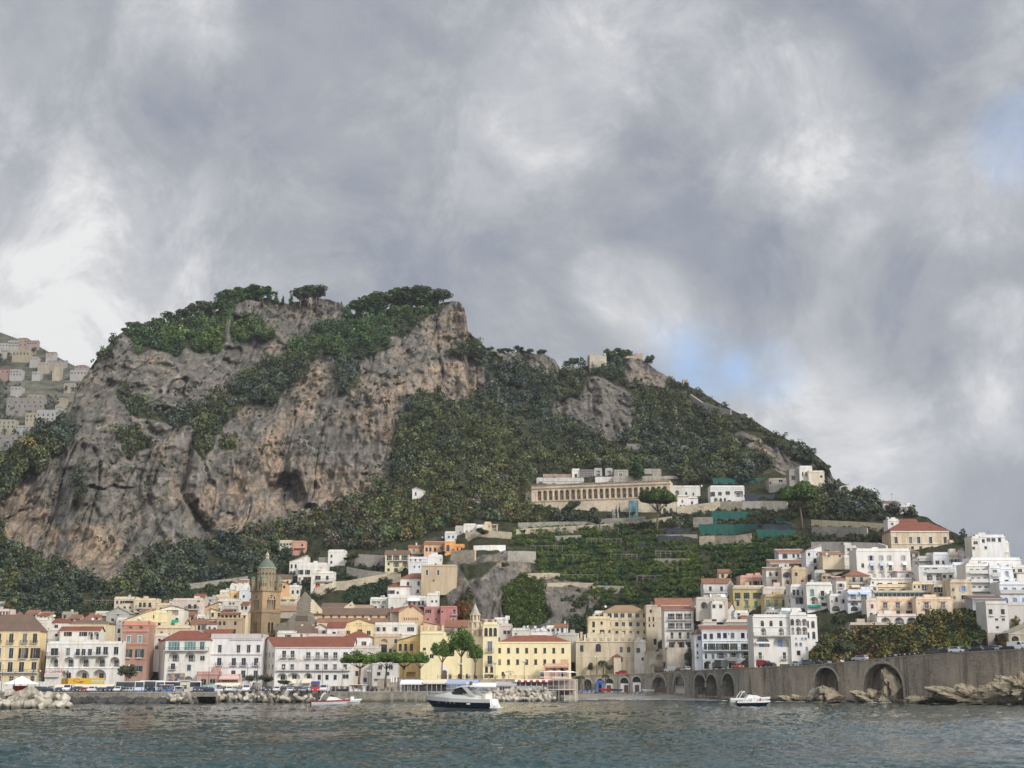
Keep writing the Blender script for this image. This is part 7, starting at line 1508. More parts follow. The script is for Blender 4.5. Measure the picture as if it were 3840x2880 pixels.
def on_sky(u,dv=6):v=float(skyv(u))+dv;return Vector(soil_pt(np.array([u]),np.array([v]))[0])
RT_=[(470,24,'r'),(505,44,'r'),(540,40,'r'),(585,46,'p'),(612,40,'c'),(636,48,'r'),(690,50,'r'),(730,54,'r'),(770,56,'r'),(805,52,'p'),(836,66,'c'),(850,60,'p'),(872,58,'p'),(893,62,'c'),(912,60,'p'),(932,62,'c'),(950,58,'p'),(968,62,'c'),(985,60,'p'),(1010,56,'c'),(1035,50,'c'),(1060,40,'c'),(1090,50,'c'),(1125,56,'r'),(1155,64,'r'),(1185,58,'r'),(1280,26,'c'),(1345,80,'c'),(1362,70,'p'),(1395,76,'p'),(1430,80,'r'),(1468,84,'p'),(1505,78,'r'),(1545,86,'p'),(1580,80,'r'),(1610,76,'r'),(1642,66,'r'),(1662,50,'r'),(1840,22,'r'),(1880,26,'r'),(1905,24,'r'),(1945,28,'r'),(1985,24,'r'),(2030,26,'r')]
KND={'r':'round crowned tree','p':'spreading pine','c':'spiky conifer'}
for k,(u,hp,kd)in enumerate(RT_):
 p=on_sky(u,10);h=hp*p.y/F;pr={'r':RND,'p':PRD,'c':CON}[kd][k%3];H0={'r':7.2,'p':7.4,'c':11.0}[kd]
 w_=h/H0*(1.7 if kd!='c' else 1.1);p.z-=h*.2;h*=1.22
 tree(pr,'ridge_tree','%s on the mountain skyline, %s ridge tree from the left'%(KND[kd],ORD[k]if k<len(ORD)else 'number %d'%(k+1)),p,w_,group='trees on the mountain ridge',sz=h/H0)
for(u,vb,hp,wp,lab)in[(2148,1376,38,70,'small flat umbrella pine left of the ruined tower on the crag'),(2290,1362,52,70,'broad dark pine crown right of the ruined tower'),(2335,1352,46,84,'widest dark pine canopy on the crag top'),(2436,1366,36,46,'lone umbrella pine at the right end of the crag')]:
 Y=Df(u,vb)+4;s=Y/F;tree(PRD[int(u)%3],'pine',lab,(xat(u,vb,Y),Y,zat(vb,Y)-hp*s*.35),wp*s/7.4,sz=hp*s/5.4)
for(u,vb,hp,wp,lab)in[(2258,1432,70,44,'dense green tree right in front of the ruined tower'),(2322,1440,60,46,'dark green tree beside the bare crag'),(2398,1446,26,30,'round bush on the ledge of the crag'),(2390,1812,100,66,'tall dark conifer behind the cemetery arcade roof'),(2143,1935,58,66,'bushy dark tree in front of the cemetery arcade wall'),(2225,1935,34,40,'small shrub tree before the arcade right of the bushy one'),(2372,1945,26,26,'clipped dark bush beside the glass lift tower'),(478,2572,84,78,'olive green street tree in front of the pink palazzo'),(936,2575,40,42,'round dark bush left of the harbour monument'),(1000,2576,42,66,'broad round bush right of the harbour monument'),(1068,2576,24,50,'clipped box hedge before the lettered hotel'),(2214,2530,44,26,'shaggy tree before the pillared convent'),(2284,2528,36,32,'dark clipped tree beside the small palm at the pillared convent'),(2580,2510,76,34,'dark ivy covered tree beside the blue white hotel'),(3140,2370,66,60,'spiky green tree on the bank below the blue canopies'),(3230,2330,26,46,'dark bush beneath the blue canopies'),(3160,2485,80,90,'dense green creeper tree at the roadside right of the white hotel'),(1806,2020,40,50,'round dark tree before the stepped hamlet terrace'),(1655,2092,22,44,'green garden shrub on the white terrace wall'),(1320,2120,44,64,'bushy tree right of the topmost white cube'),(3160,2062,26,30,'small round tree on the long pale garden wall'),(1895,2140,34,34,'bush on the edge of the bare rock face'),(1740,2350,90,60,'rust brown creeper hanging on the rock beside the pink house')]:
 Y=Df(u,vb)if vb<2450 else(432 if u<1200 else road_at(u)[0]+7)
 if u==478:Y=446
 s=Y/F;z=zat(vb,Y);rust='rust' in lab
 pr=round_proto(int(u),7.2,3.1,.15,420,LEAF,(2.4,.9,.6)if rust else(1.0,1.0,.9))if('conifer' not in lab)else conifer_proto(9,11,3.6,420,(.6,.75,.75))
 H0=6.4 if 'conifer' not in lab else 11.0;W0=5.8 if 'conifer' not in lab else 7.0
 tree(pr,'tree',lab,(xat(u,vb-hp/2,Y),Y-1,z),wp*s/W0,sz=hp*s/H0)
CYP=cypress_proto(61)
for u,vt,lab in((2312,1888,'left one of the twin slim cypresses beside the glass lift tower'),(2324,1884,'right one of the twin slim cypresses beside the glass lift tower')):
 Y=Df(u,1944)-2;s=Y/F;tree(CYP,'cypress',lab,(xat(u,1940,Y),Y,zat(1945,Y)),(1945-vt)*s/10)
def palm(u,vb,vt,Y,lab):
 s=Y/F;h=(vb-vt)*s;root=empty('palm',(xat(u,vb,Y),Y,zat(vb,Y)));tag(root,lab,'palm tree')
 t=MB();t.tube([(0,0,-.3),(.1,0,h*.5),(0,0,h*.85)],[.24,.2,.18],7);t.build('trunk',BARK,root)
 q=MB();r=h*.38
 for k in range(16):
  a=2*math.pi*k/16+random.uniform(-.15,.15);up=random.uniform(.2,.8)
  pts=[Vector((r*f*math.cos(a),r*f*math.sin(a),h*.85+r*(up*f-1.1*f*f)))for f in(0,.35,.7,1.0)];n=Vector((-math.sin(a),math.cos(a),0))
  for i in range(3):
   wa,wb=.28*(1-i/3.4),.28*(1-(i+1)/3.4)
   q.quad(pts[i]-n*wa,pts[i]+n*wa,pts[i+1]+n*wb,pts[i+1]-n*wb);q.quad(pts[i]+n*wa*.3+Vector((0,0,.1)),pts[i]-n*wa-Vector((0,0,.35)),pts[i+1]-n*wb-Vector((0,0,.4)),pts[i+1]+n*wb*.3)
 q.build('fronds',plain('palm_green',(.05,.075,.025)),root)
for a_ in[(2177,2592,2532,462,'taller palm at the back of the beach left of the blue shop arch'),(2271,2565,2526,464.5,'small bushy palm on the wall over the beach arches'),(2262,2528,2474,476,'thin palm in front of the pillared convent'),(2655,2506,2478,424,'short palm before the blue white hotel')]:palm(*a_)
def arcade():
 Yl,Yr=627.0,610.0;xl,xr=xat(1993,1860,Yl),xat(2513,1850,Yr);zt=zat(1822,Yl);zb=zat(1918,Yl)-6
 root=empty('cemetery_arcade',(xl,Yl,zb));tag(root,'long tan stone arcade of round arches stepped into the slope below the wood','arcade')
 st=stone((.56,.465,.34),(.44,.36,.26),.8,name='tan_ashlar');A=(0,0);B=(xr-xl,Yr-Yl);W=math.hypot(*B);H_=zt-zb;s=Yl/F
 top=H_-20*s;bot=H_-57*s;n=23;ops=[]
 for i in range(n):
  c=W*(.045+.945*(i+.3)/n);hw=7.2*s;ops.append((c-hw,c+hw,bot,top,hw,2.6))
 mb=MB();d,nn,_=panel(mb,A,B,0,H_,ops);C,Dd=Vector((*B,0))+nn*9,nn*9
 mb.quad((B[0],B[1],0),(C.x,C.y,0),(C.x,C.y,H_),(B[0],B[1],H_));mb.quad((Dd.x,Dd.y,0),(0,0,0),(0,0,H_),(Dd.x,Dd.y,H_));mb.quad((0,0,H_),(B[0],B[1],H_),(C.x,C.y,H_),(Dd.x,Dd.y,H_))
 mb.build('arcade_wall',st,root);ang=math.atan2(d.y,d.x)
 for(z,h,o,nm)in((H_-.1,.45,.35,'cornice'),(H_-14*s,.5,.3,'cornice'),(bot-6*s,.4,.2,'string_course')):
  q=MB();q.box(-.3,W+.3,-o,-.003,z,z+h);q.build(nm,stone((.36,.27,.19),(.25,.19,.14),.8,name='brown_cornice'),root,(0,0,0),ang)
 for i in range(n+1):
  c=W*(.045+.945*(i-.2)/n);q=MB();q.box(c-.28,c+.28,-.16,-.003,bot-2*s,H_-14.5*s);q.build('pilaster',st,root,(0,0,0),ang)
 dk=plain('dull_purple_wall',(.20,.15,.14))  # dull purple brown for the panels at the back of the arches
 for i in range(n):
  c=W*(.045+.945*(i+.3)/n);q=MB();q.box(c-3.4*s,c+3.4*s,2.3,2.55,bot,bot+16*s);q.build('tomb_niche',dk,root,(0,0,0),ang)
arcade()
bld('chapel','tiny tan chapel with pointed gable at the left end of the cemetery arcade','chapel',1972,1996,1850,1886,(.50,.42,.30),'p',[w3(.5,.9,[.5],1.0,dark=1),c3(.1)],dep=5,rh=1.6,rc=Rb,ext=8)
bld('terrace','weathered white terrace wall with a row of tombs above the left part of the arcade','terrace',2012,2190,1793,1818,(.60,.585,.55),'f',[c3(.45),w3(.55,.85,[.08],1.6)],dep=9,dirt=.9,par=.3,corn=False)
bld('terrace','white terrace wall section in the middle above the arcade','terrace',2232,2300,1790,1812,(.66,.65,.62),'f',[],dep=9,dirt=.6,par=.3,corn=False)
bld('terrace','long grey stone terrace wall above the right part of the arcade','terrace',2300,2552,1786,1808,(.42,.39,.34),'f',[c3(.4)],dep=9,dirt=.9,par=.2,corn=False)
bld('chapel','small bright white chapel with dark door above the arcade','chapel',2145,2175,1762,1792,Wt,'f',[w3(.5,.98,[.48],1.1,dark=1)],dep=6)
bld('tomb_wall','dark columbarium wall with rows of niches right of the small white chapel','wall',2175,2228,1765,1792,(.20,.18,.17),'f',[w3(.12,.28,7,.6),w3(.38,.54,7,.6),w3(.66,.82,7,.6)],dep=4,corn=False)
bld('chapel','small white mausoleum front right of the columbarium','mausoleum',2228,2258,1760,1788,(.44,.43,.41),'f',[x3(.2,.5,[.5],1.8,door=0,rail=0,dep=.8),x3(.6,.95,[.5],1.8,door=0,rail=0,dep=.8)],dep=4)
bld('chapel','white mausoleum front half hidden by bushes above the arcade','mausoleum',2270,2298,1760,1786,(.44,.43,.41),'f',[x3(.25,.9,[.5],1.8,door=0,rail=0,dep=.8)],dep=4)
bld('chapel','grey stone mausoleum with white framed opening left of the tall dark conifer','mausoleum',2302,2356,1766,1790,(.38,.35,.30),'f',[t3(.35,.85,[.47],1.8)],dep=5,dirt=.9)
bld('chapel','grey stone mausoleum with white grille right of the tall dark conifer','mausoleum',2416,2480,1763,1790,(.38,.35,.30),'f',[w3(.5,.85,[.15,.35],1.6)],dep=5,dirt=.9)
bld('tomb_wall','reddish ruined wall above the left end of the cemetery terraces','wall',2036,2144,1778,1794,(.36,.27,.21),'f',[],dep=4,dirt=1,corn=False,par=.1)
def lift():
 Y=Df(2376,1930)-3;root=empty('lift_tower',(xat(2376,1920,Y),Y,zat(1932,Y)));tag(root,'blue glass lift tower standing before the cemetery arcade','lift tower');s=Y/F;w_,h=17*s,56*s
 q=MB();q.box(-w_,w_,0,2*w_,-2,h);q.build('glass_shaft',glass('lift_glass',(.10,.20,.22)),root)
 q=MB()
 for x in(-w_,-w_*.1,w_):
  q.box(x-.09,x+.09,-.12,-.004,0,h)
 for k in range(6):q.box(-w_,w_,-.10,-.006,h*k/5.2,h*k/5.2+.12)
 q.build('frame',plain('teal_frame',(.08,.16,.18)),root)
lift()
bld('gatehouse','small grey gatehouse with pale window left of the twin cypresses','gatehouse',2297,2322,1916,1944,(.46,.45,.43),'f',[w3(.2,.6,[.45],1.3,pane=SH_GY)],dep=4,corn=False)
def ruin_tower():
 Y=Df(2243,1384)-3;root=empty('tower_ruin',(xat(2243,1360,Y),Y,zat(1392,Y)));tag(root,'ruined square stone watchtower with broken battlements on the crag top','tower');s=Y/F;w_=33*s;h=62*s
 st=stone((.40,.36,.29),(.30,.27,.22),.9,name='castle_stone');c=[(-w_,0),(w_,0),(w_,1.6*w_),(-w_,1.6*w_)];ca,sa=math.cos(.12),math.sin(.12);mb=MB()
 c=[(a*ca-b*sa,a*sa+b*ca)for a,b in c]
 for i in range(4):
  W=math.hypot(c[i][0]-c[(i+1)%4][0],c[i][1]-c[(i+1)%4][1]);panel(mb,c[i],c[(i+1)%4],-4,h,[(W*.12,W*.17,h*.35,h*.6,0,1.0)])
 mb.quad(*[(a,b,h-.6)for a,b in c]);mb.build('tower_wall',st,root)
 g=random.Random(4)
 for i in range(4):
  A,B=Vector((*c[i],0)),Vector((*c[(i+1)%4],0));d=(B-A).normalized();ang=math.atan2(d.y,d.x);L_=(B-A).length;x=0
  while x<L_-1:
   w2=g.uniform(.9,1.9)
   if g.random()<.62:q=MB();q.box(x,min(L_,x+w2),.0,.9,h+.004,h+g.uniform(.6,2.4));q.build('merlon',st,root,tuple(A),ang)
   x+=w2+g.uniform(.2,.8)
ruin_tower()
for(u0,u1,vt,vb,lab)in[(2336,2400,1337,1352,'broken stone wall along the crag top right of the ruined tower'),(2380,2410,1328,1352,'small pinkish ruined turret on the crag top'),(2560,2578,1426,1446,'ruined pink gatehouse at the lower right end of the crag')]:
 bld('ruin',lab,'ruin',u0,u1,vt,vb,(.46,.36,.29),'f',[a3(.3,.8,[.5],.9,dark=1)],dep=4,ext=7,corn=False,dirt=1,par=.5)
def stepped_wall(name,lab,pts,th,hpx,m,cat='wall',dY=-2.0,up=.0,coping=None):
 """a wall following the ground through photo points (u, v of its top)"""
 P_=[]
 for u,v in pts:
  vb=v+hpx;Y=Df(u,vb)+dY;P_.append((xat(u,v,Y),Y,zat(v,Y),zat(vb,Y)-2.5))
 ox,oy=P_[0][0],P_[0][1];mb=MB()
 for a,b in zip(P_[:-1],P_[1:]):
  d=Vector((b[0]-a[0],b[1]-a[1],0)).normalized();n=Vector((-d.y,d.x,0))*th
  vs=[]
  for q in(a,b):vs+=[(q[0]-ox,q[1]-oy,q[3]),(q[0]-ox,q[1]-oy,q[2]),(q[0]-ox+n.x,q[1]-oy+n.y,q[2]),(q[0]-ox+n.x,q[1]-oy+n.y,q[3])]
  mb.add(vs,[(0,4,5,1),(1,5,6,2),(2,6,7,3),(0,1,2,3),(7,6,5,4)])
 o=mb.build(name,m,None,(ox,oy,0));tag(o,lab,cat)
 return o
TER=stone((.30,.275,.23),(.20,.185,.155),1.0,name='terrace_masonry');TERB=stone((.42,.36,.26),(.32,.27,.20),.7,name='beige_masonry');TERP=plaster((.56,.52,.45),.8);TERY=plaster((.66,.56,.38),.5)
stepped_wall('terrace_wall','long ruined boundary wall descending the right shoulder of the mountain',[(2586,1478),(2630,1508),(2680,1524),(2738,1536)],1.2,20,TER,dY=-4)
stepped_wall('terrace_wall','dark stone terrace wall topped by railings left of the gatehouse',[(1943,1960),(2090,1956),(2200,1956),(2240,1968)],1.0,20,TER)
stepped_wall('terrace_wall','pale sloping terrace wall directly below the dark railed wall',[(1936,1984),(2090,1975),(2260,1966),(2440,1946),(2520,1936)],1.0,17,TERB)
stepped_wall('terrace_wall','short grey terrace wall between gatehouse and great pine',[(2250,1945),(2350,1942),(2420,1936)],1.0,16,TER)
for k,(pts,h,m,lab)in enumerate([([(2110,1716),(2200,1714),(2300,1722)],14,TER,'low terrace wall in the wood left above the cemetery'),([(2215,1684),(2292,1682)],14,TER,'small terrace wall piece in the wood below the rock'),([(2350,1664),(2448,1664)],24,TER,'taller terrace wall piece in the wood right below the rock'),([(2450,1676),(2580,1670)],12,TER,'long thin terrace wall in the wood right of the rock'),([(1904,2066),(1960,2066),(2010,2068)],40,TER,'block of old stone wall on the rock edge left of the lemon terraces'),([(2080,2010),(2180,2006)],12,TER,'short shaded terrace wall high in the lemon terraces'),([(2462,2005),(2540,2004),(2616,2004)],16,TER,'stone terrace wall between the black nets'),([(2622,2010),(2680,2008),(2760,2008),(2816,2000)],36,TERB,'beige ruined terrace wall with niches below the green nets'),([(2598,1940),(2672,1938)],42,TER,'square stone bastion left of the green nets'),([(1978,2150),(2060,2148),(2100,2150)],18,TERB,'terrace wall on top of the ivy clad rock'),([(2052,2186),(2140,2184),(2232,2186)],14,TERB,'long low terrace wall on the lower rock edge'),([(2238,2196),(2300,2196),(2340,2198)],22,TER,'dark terrace wall right of the lower rock edge'),([(2452,2094),(2520,2094),(2582,2094)],20,TER,'wooden looking dark terrace wall below the lowest net'),([(2538,1900),(2620,1890),(2700,1880),(2780,1880)],34,TERB,'broad beige terrace wall under the long white house'),([(2780,1880),(2860,1878),(2950,1880)],34,TERP,'pale patched terrace wall right under the dark net'),([(1745,1994),(1850,1990),(1920,1996)],24,TERB,'retaining wall under the stepped hamlet'),([(1690,2064),(1780,2062)],32,TERB,'arched stone terrace wall under the white parapet terrace'),([(700,2190),(860,2170),(930,2160)],16,TER,'grey terrace wall left of the tower dome'),([(800,2148),(820,2146)],14,TERP,'small white ruined hut wall on the slope left of the tower dome'),([(1195,2090),(1240,2088)],30,TER,'stone wall behind the white cube house'),([(1330,2078),(1440,2082)],38,TER,'tall stone terrace wall left of the yellow villa'),([(1300,2126),(1380,2140),(1450,2146)],30,TER,'stone terrace wall below the yellow villa garden'),([(1180,2205),(1260,2180),(1300,2178),(1450,2150),(1500,2150)],26,TERB,'sloping beige wall between white cluster and hipped roof house'),([(1112,1960),(1180,1958)],14,TERP,'ruined pale wall in the wood below the cave'),([(1130,1908),(1185,1906)],12,TERB,'low parapet wall at the mouth of the cave'),([(2440,2255),(2520,2260)],30,TER,'stone terrace wall above the widest red roof')]):
 stepped_wall('terrace_wall',lab,pts,1.0,h,m)
stepped_wall('garden_wall','tall cream garden wall above the garden left of the palace',[(3041,1948),(3200,1956),(3330,1964)],.8,26,TERY)
stepped_wall('garden_wall','patterned stone wall with white trellis below the tall cream garden wall',[(3043,1976),(3150,1976),(3250,1980)],.8,22,TER,dY=-5)
stepped_wall('garden_wall','long pale plastered retaining wall above the row of white houses',[(3041,2032),(3180,2032),(3290,2036),(3322,2046)],.8,30,plaster((.60,.56,.49),.6))
stepped_wall('terrace_wall','white parapet terrace with pale awnings above the rock face',[(1776,2046),(1840,2044),(1896,2044)],.6,18,plaster(Wt,.3))
LEMP=[(1930,1992),(2090,1985),(2260,1978),(2440,1962),(2450,2002),(2580,2060),(2620,2045),(2760,2045),(2830,2015),(2990,2020),(3030,2060),(2910,2060),(2870,2160),(2760,2170),(2640,2180),(2600,2250),(2440,2260),(2270,2270),(2210,2240),(2230,2190),(2050,2178),(2010,2130),(2020,2060),(1915,2060)]
def lemons():
 g=np.random.default_rng(15);u=g.uniform(1900,3050,9000);v=g.uniform(1955,2290,9000);ok=inpoly(u,v,LEMP);u,v=u[ok],v[ok]
 row=(v+.04*(u-1900))%24;keep=(row<15)&(fbm(u*.02,v*.03,u*0,3,33)>-.5);u,v=u[keep],v[keep]
 p=soil_pt(u,v);T=len(u);r=g.uniform(1.0,1.7,T);p[:,2]+=1.2;p[:,1]-=1.0
 hue=fbm(u*.03,v*.03,u*0,3,44);tint=np.stack([.8+.5*hue,.85+.35*hue,np.full(T,.8)],-1)*g.uniform(.55,1.3,(T,1));tint=np.clip(tint,.2,3)
 q,f,tn=clumps(p,r,60,.20,.75,tint,4,16);o=put('lemon_grove',np_mesh('lemon_grove',q,f,LEMON,tn));tag(o,'bright green lemon trees planted on the terraces below the cemetery','lemon grove',kind='stuff')
 areas=[([(1040,2140),(1100,2080),(1240,2130),(1300,2130),(1440,2060),(1440,2150),(1300,2180),(1180,2260),(1130,2240)],240,(.9,.9,.9)),([(1310,2200),(1400,2190),(1480,2160),(1440,2230),(1380,2260),(1290,2260)],260,(.6,.8,.7)),([(-100,2290),(200,2290),(420,2250),(640,2240),(860,2170),(930,2180),(900,2220),(700,2250),(420,2300),(100,2320),(-100,2330)],520,(.8,.9,.8)),([(1890,2205),(1960,2150),(2040,2185),(2055,2300),(2030,2345),(1930,2345),(1890,2285)],520,(1.0,1.15,.5)),([(1690,2280),(1760,2200),(1775,2370),(1690,2370)],150,(1.1,.9,.7)),([(1990,2340),(2200,2300),(2260,2250),(2290,2300),(2210,2390),(2050,2390)],260,(.75,.85,.75)),([(2010,1770),(2500,1735),(2560,1780),(2480,1765),(2150,1765),(2030,1785)],130,(.9,.95,.85)),([(2560,1900),(2700,1885),(2960,1860),(3030,1930),(2900,1930),(2680,1925)],120,(.8,.85,.7)),([(2850,2060),(3040,2000),(3040,2060),(2910,2110)],110,(.85,.9,.75)),([(2250,1950),(2540,1985),(2700,1990),(2950,1960),(3040,1900),(2950,1850),(2800,1890),(2560,1905),(2500,1945)],420,(.8,.82,.62)),([(1930,1992),(2440,1962),(2620,2045),(2830,2015),(3030,2060),(2870,2160),(2600,2250),(2270,2270),(2050,2178)],500,(.95,1.0,.6)),([(860,2050),(1040,2000),(1200,2010),(1190,2080),(1040,2130),(880,2150)],200,(.9,.95,.8)),([(2060,2230),(2210,2240),(2180,2300),(2100,2320)],60,(.9,.9,.7)),([(3040,1975),(3330,1985),(3330,2032),(3045,2030)],160,(.9,.85,.7)),([(3000,1900),(3120,1850),(3330,1925),(3330,1950),(3040,1945)],240,(.85,.85,.75)),([(2560,1960),(2660,1930),(2640,2000),(2560,1985)],90,(.8,.85,.7)),([(2530,1890),(2560,1930),(2480,1990),(2440,1970)],60,(.8,.9,.8)),([(2540,2190),(2640,2180),(2640,2250),(2570,2270)],90,(.8,.9,.7)),([(3070,2420),(3180,2385),(3290,2380),(3440,2378),(3452,2326),(3560,2318),(3690,2380),(3640,2440),(3380,2466),(3180,2486),(3070,2488)],1100,(1.05,1.0,.7)),([(3600,2290),(3660,2280),(3680,2360),(3580,2340)],90,(.8,.85,.8)),([(2560,2380),(2605,2400),(2605,2500),(2570,2500)],60,(.55,.7,.6)),([(2240,1940),(2010,1945),(1990,1890),(2060,1905),(2200,1925)],200,(1.0,1.0,.6)),([(3600,2060),(3660,2040),(3650,2110),(3590,2100)],50,(.9,.95,.8))]
 U,V,TT=[],[],[]
 for poly,n,t in areas:
  a=np.array(poly);cnt=0
  while cnt<n:
   uu=g.uniform(a[:,0].min(),a[:,0].max(),400);vv=g.uniform(a[:,1].min(),a[:,1].max(),400);ok=inpoly(uu,vv,poly);uu,vv=uu[ok][:n-cnt],vv[ok][:n-cnt]
   if len(uu)==0:break
   U.append(uu);V.append(vv);TT.append(np.repeat(np.array([t]),len(uu),0));cnt+=len(uu)
 U=np.concatenate(U);V=np.concatenate(V);TT=np.concatenate(TT)*g.uniform(.5,1.35,(len(U),1))
 bank=(U>3060)&(V>2290)
 TT[bank]*=np.where(fbm(U[bank]*.02,V[bank]*.006,U[bank]*0,3,12)[:,None]>.05,np.array([[1.7,1.35,.7]]),np.array([[.75,.9,.8]]))
 red=bank&(U>3190)&(U<3305)&(V>2395)&(g.uniform(size=len(U))<.5);TT[red]=np.array([1.9,.55,.7])*g.uniform(.4,1.1,(red.sum(),1))
 rust=bank&(U>3165)&(U<3240)&(V>2350)&(V<2400);TT[rust]*=np.array([1.8,1.1,.7])
 p=soil_pt(U,V);p[:,1]-=np.where(bank,2.0,1.6);r=g.uniform(.8,1.9,len(U))
 q,f,tn=clumps(p,r,70,.21,1.0,TT,5,17);o=put('garden_shrubs',np_mesh('garden_shrubs',q,f,LEAF,tn));tag(o,'creepers and garden shrubs between the houses, on the rock face and the road bank','shrubs',kind='stuff')
lemons()
NETG=plain('green_shade_net',(.006,.062,.045),.9);NETB=plain('black_shade_net',(.022,.026,.034),.9);POLE=plain('chestnut_pole',(.24,.21,.17),.9)
NETS=[(2672,2870,1923,1946,0,'long green shade net highest on the right terraces'),(2598,2640,1916,1930,0,'small green net scrap left of the highest long net'),(2653,2709,1956,1974,0,'short green net below the highest long net'),(2625,2858,1974,2002,0,'longest green shade net in the middle of the right terraces'),(2911,2968,1946,1960,0,'small green net left of the greatest pine trunk'),(2842,2990,1992,2014,0,'lowest green net on the right ending near the garden wall'),(2864,2975,1970,1990,1,'dark net folded between the two right green nets'),(2500,2597,1986,2005,1,'upper black net right of the great pine'),(2470,2617,2015,2036,1,'long black net below the upper black net'),(2530,2590,2046,2058,0,'small green net above the lemon trees on the right'),(2794,2922,1858,1876,1,'dark net on the pergola beside the long white house'),(2380,2480,2040,2056,1,'dark net strip left in the lemon terraces'),(2675,2880,1796,1812,0,'thin green pergola net above the long white house')]
for(u0,u1,v0,v1,dk,lab)in NETS:
 um=(u0+u1)/2;Y=Df(um,v1)-1.5;root=empty('shade_net',(xat(u0,v1,Y),Y,zat(v1,Y)));tag(root,lab,'shade net','shade nets over the lemon terraces')
 W=xat(u1,v1,Y)-xat(u0,v1,Y);h=(zat(v0,Y)-zat(v1,Y))*1.4;q=MB();n=max(4,int(W/1.6));fr,bk=[],[]
 for i in range(n+1):
  x=W*i/n;sag=.35*math.sin(i*1.7+um)+.2*math.sin(i*.6);fr.append((x,-.1+.3*math.sin(i*2.2),.12*math.sin(i*1.3)));bk.append((x,3.2,h+sag*.5))
 for i in range(n):
  q.quad(fr[i],fr[i+1],bk[i+1],bk[i]);q.quad(tuple(Vector(fr[i])+Vector((0,.1,-.35))),tuple(Vector(fr[i+1])+Vector((0,.1,-.35))),fr[i+1],fr[i])
 q.build('net',NETB if dk else NETG,root)
 q=MB()
 for i in range(0,n+1,1):q.box(W*i/n-.05,W*i/n+.05,.0,.1,-2.6,.1)
 q.box(0,W,-.02,.1,-1.15,-1.05);q.box(0,W,.02,.14,-.2,-.08);o=q.build('pole_frame',POLE,root)
for k,(u0,u1,v,lab)in enumerate([(1990,2140,2006,'pole pergola with dark shade at the top left of the lemon terraces'),(2080,2170,2008,'pole pergola beside the top left one'),(2240,2320,1998,'white pole pergola at the top middle of the lemon terraces'),(1990,2110,2066,'long pole pergola in the second lemon terrace'),(2200,2330,2040,'pole pergola in the middle of the lemon terraces'),(2460,2590,2086,'pale pole pergola on the right of the lemon terraces'),(2040,2240,2176,'dark railing pergola along the lower rock edge'),(2390,2480,2180,'pole pergola above the tall cream palazzo'),(2110,2200,2100,'pole pergola low in the lemon terraces'),(2290,2390,2098,'pole pergola beside the white garden shed'),(315,420,2272,'row of bare pergola posts on the slope left of the topmost cream block'),(620,700,2188,'row of pale pergola posts on the slope left of the tower dome')]):
 Y=Df((u0+u1)/2,v)-2.2;root=empty('pergola',(xat(u0,v,Y),Y,zat(v,Y)));tag(root,lab,'pergola','pole pergolas on the terraces');W=xat(u1,v,Y)-xat(u0,v,Y);n=max(4,int(W/1.9));q=MB()
 for i in range(n+1):q.box(W*i/n-.06,W*i/n+.06,0,.12,-1.6,2.2);q.box(W*i/n-.06,W*i/n+.06,2.3,2.42,-1,2.2)
 q.build('post',POLE,root);q=MB();q.box(-.3,W+.3,-.02,.12,2.2,2.3);q.box(-.3,W+.3,2.3,2.42,2.2,2.3);q.box(-.3,W+.3,-.05,0,1.1,1.18);q.build('beam',POLE,root)
RUB=plain('tyre_rubber',(.02,.02,.02),.8);GLS=glass('car_glass',(.03,.035,.04));LAMPW=plain('headlamp',(.7,.7,.66),.2);LAMPR=plain('tail_lamp',(.35,.02,.02),.3);HUB=plain('wheel_rim',(.35,.35,.36),.3,.7)
def paint(name,c):
 k='paint_'+name
 if k in _mats:return _mats[k]
 m,nt,b=_new('car_paint_'+name.replace(' ','_'));b.inputs['Base Color'].default_value=c4(c);b.inputs['Roughness'].default_value=.25;b.inputs['Coat Weight'].default_value=.5;_mats[k]=m
 return m
PAINT={'white':(.72,.72,.71),'black':(.018,.018,.02),'dark grey':(.06,.062,.066),'silver':(.42,.43,.44),'dark blue':(.03,.045,.10),'red':(.42,.02,.02),'grey green':(.10,.13,.12),'pale blue':(.30,.40,.50)}
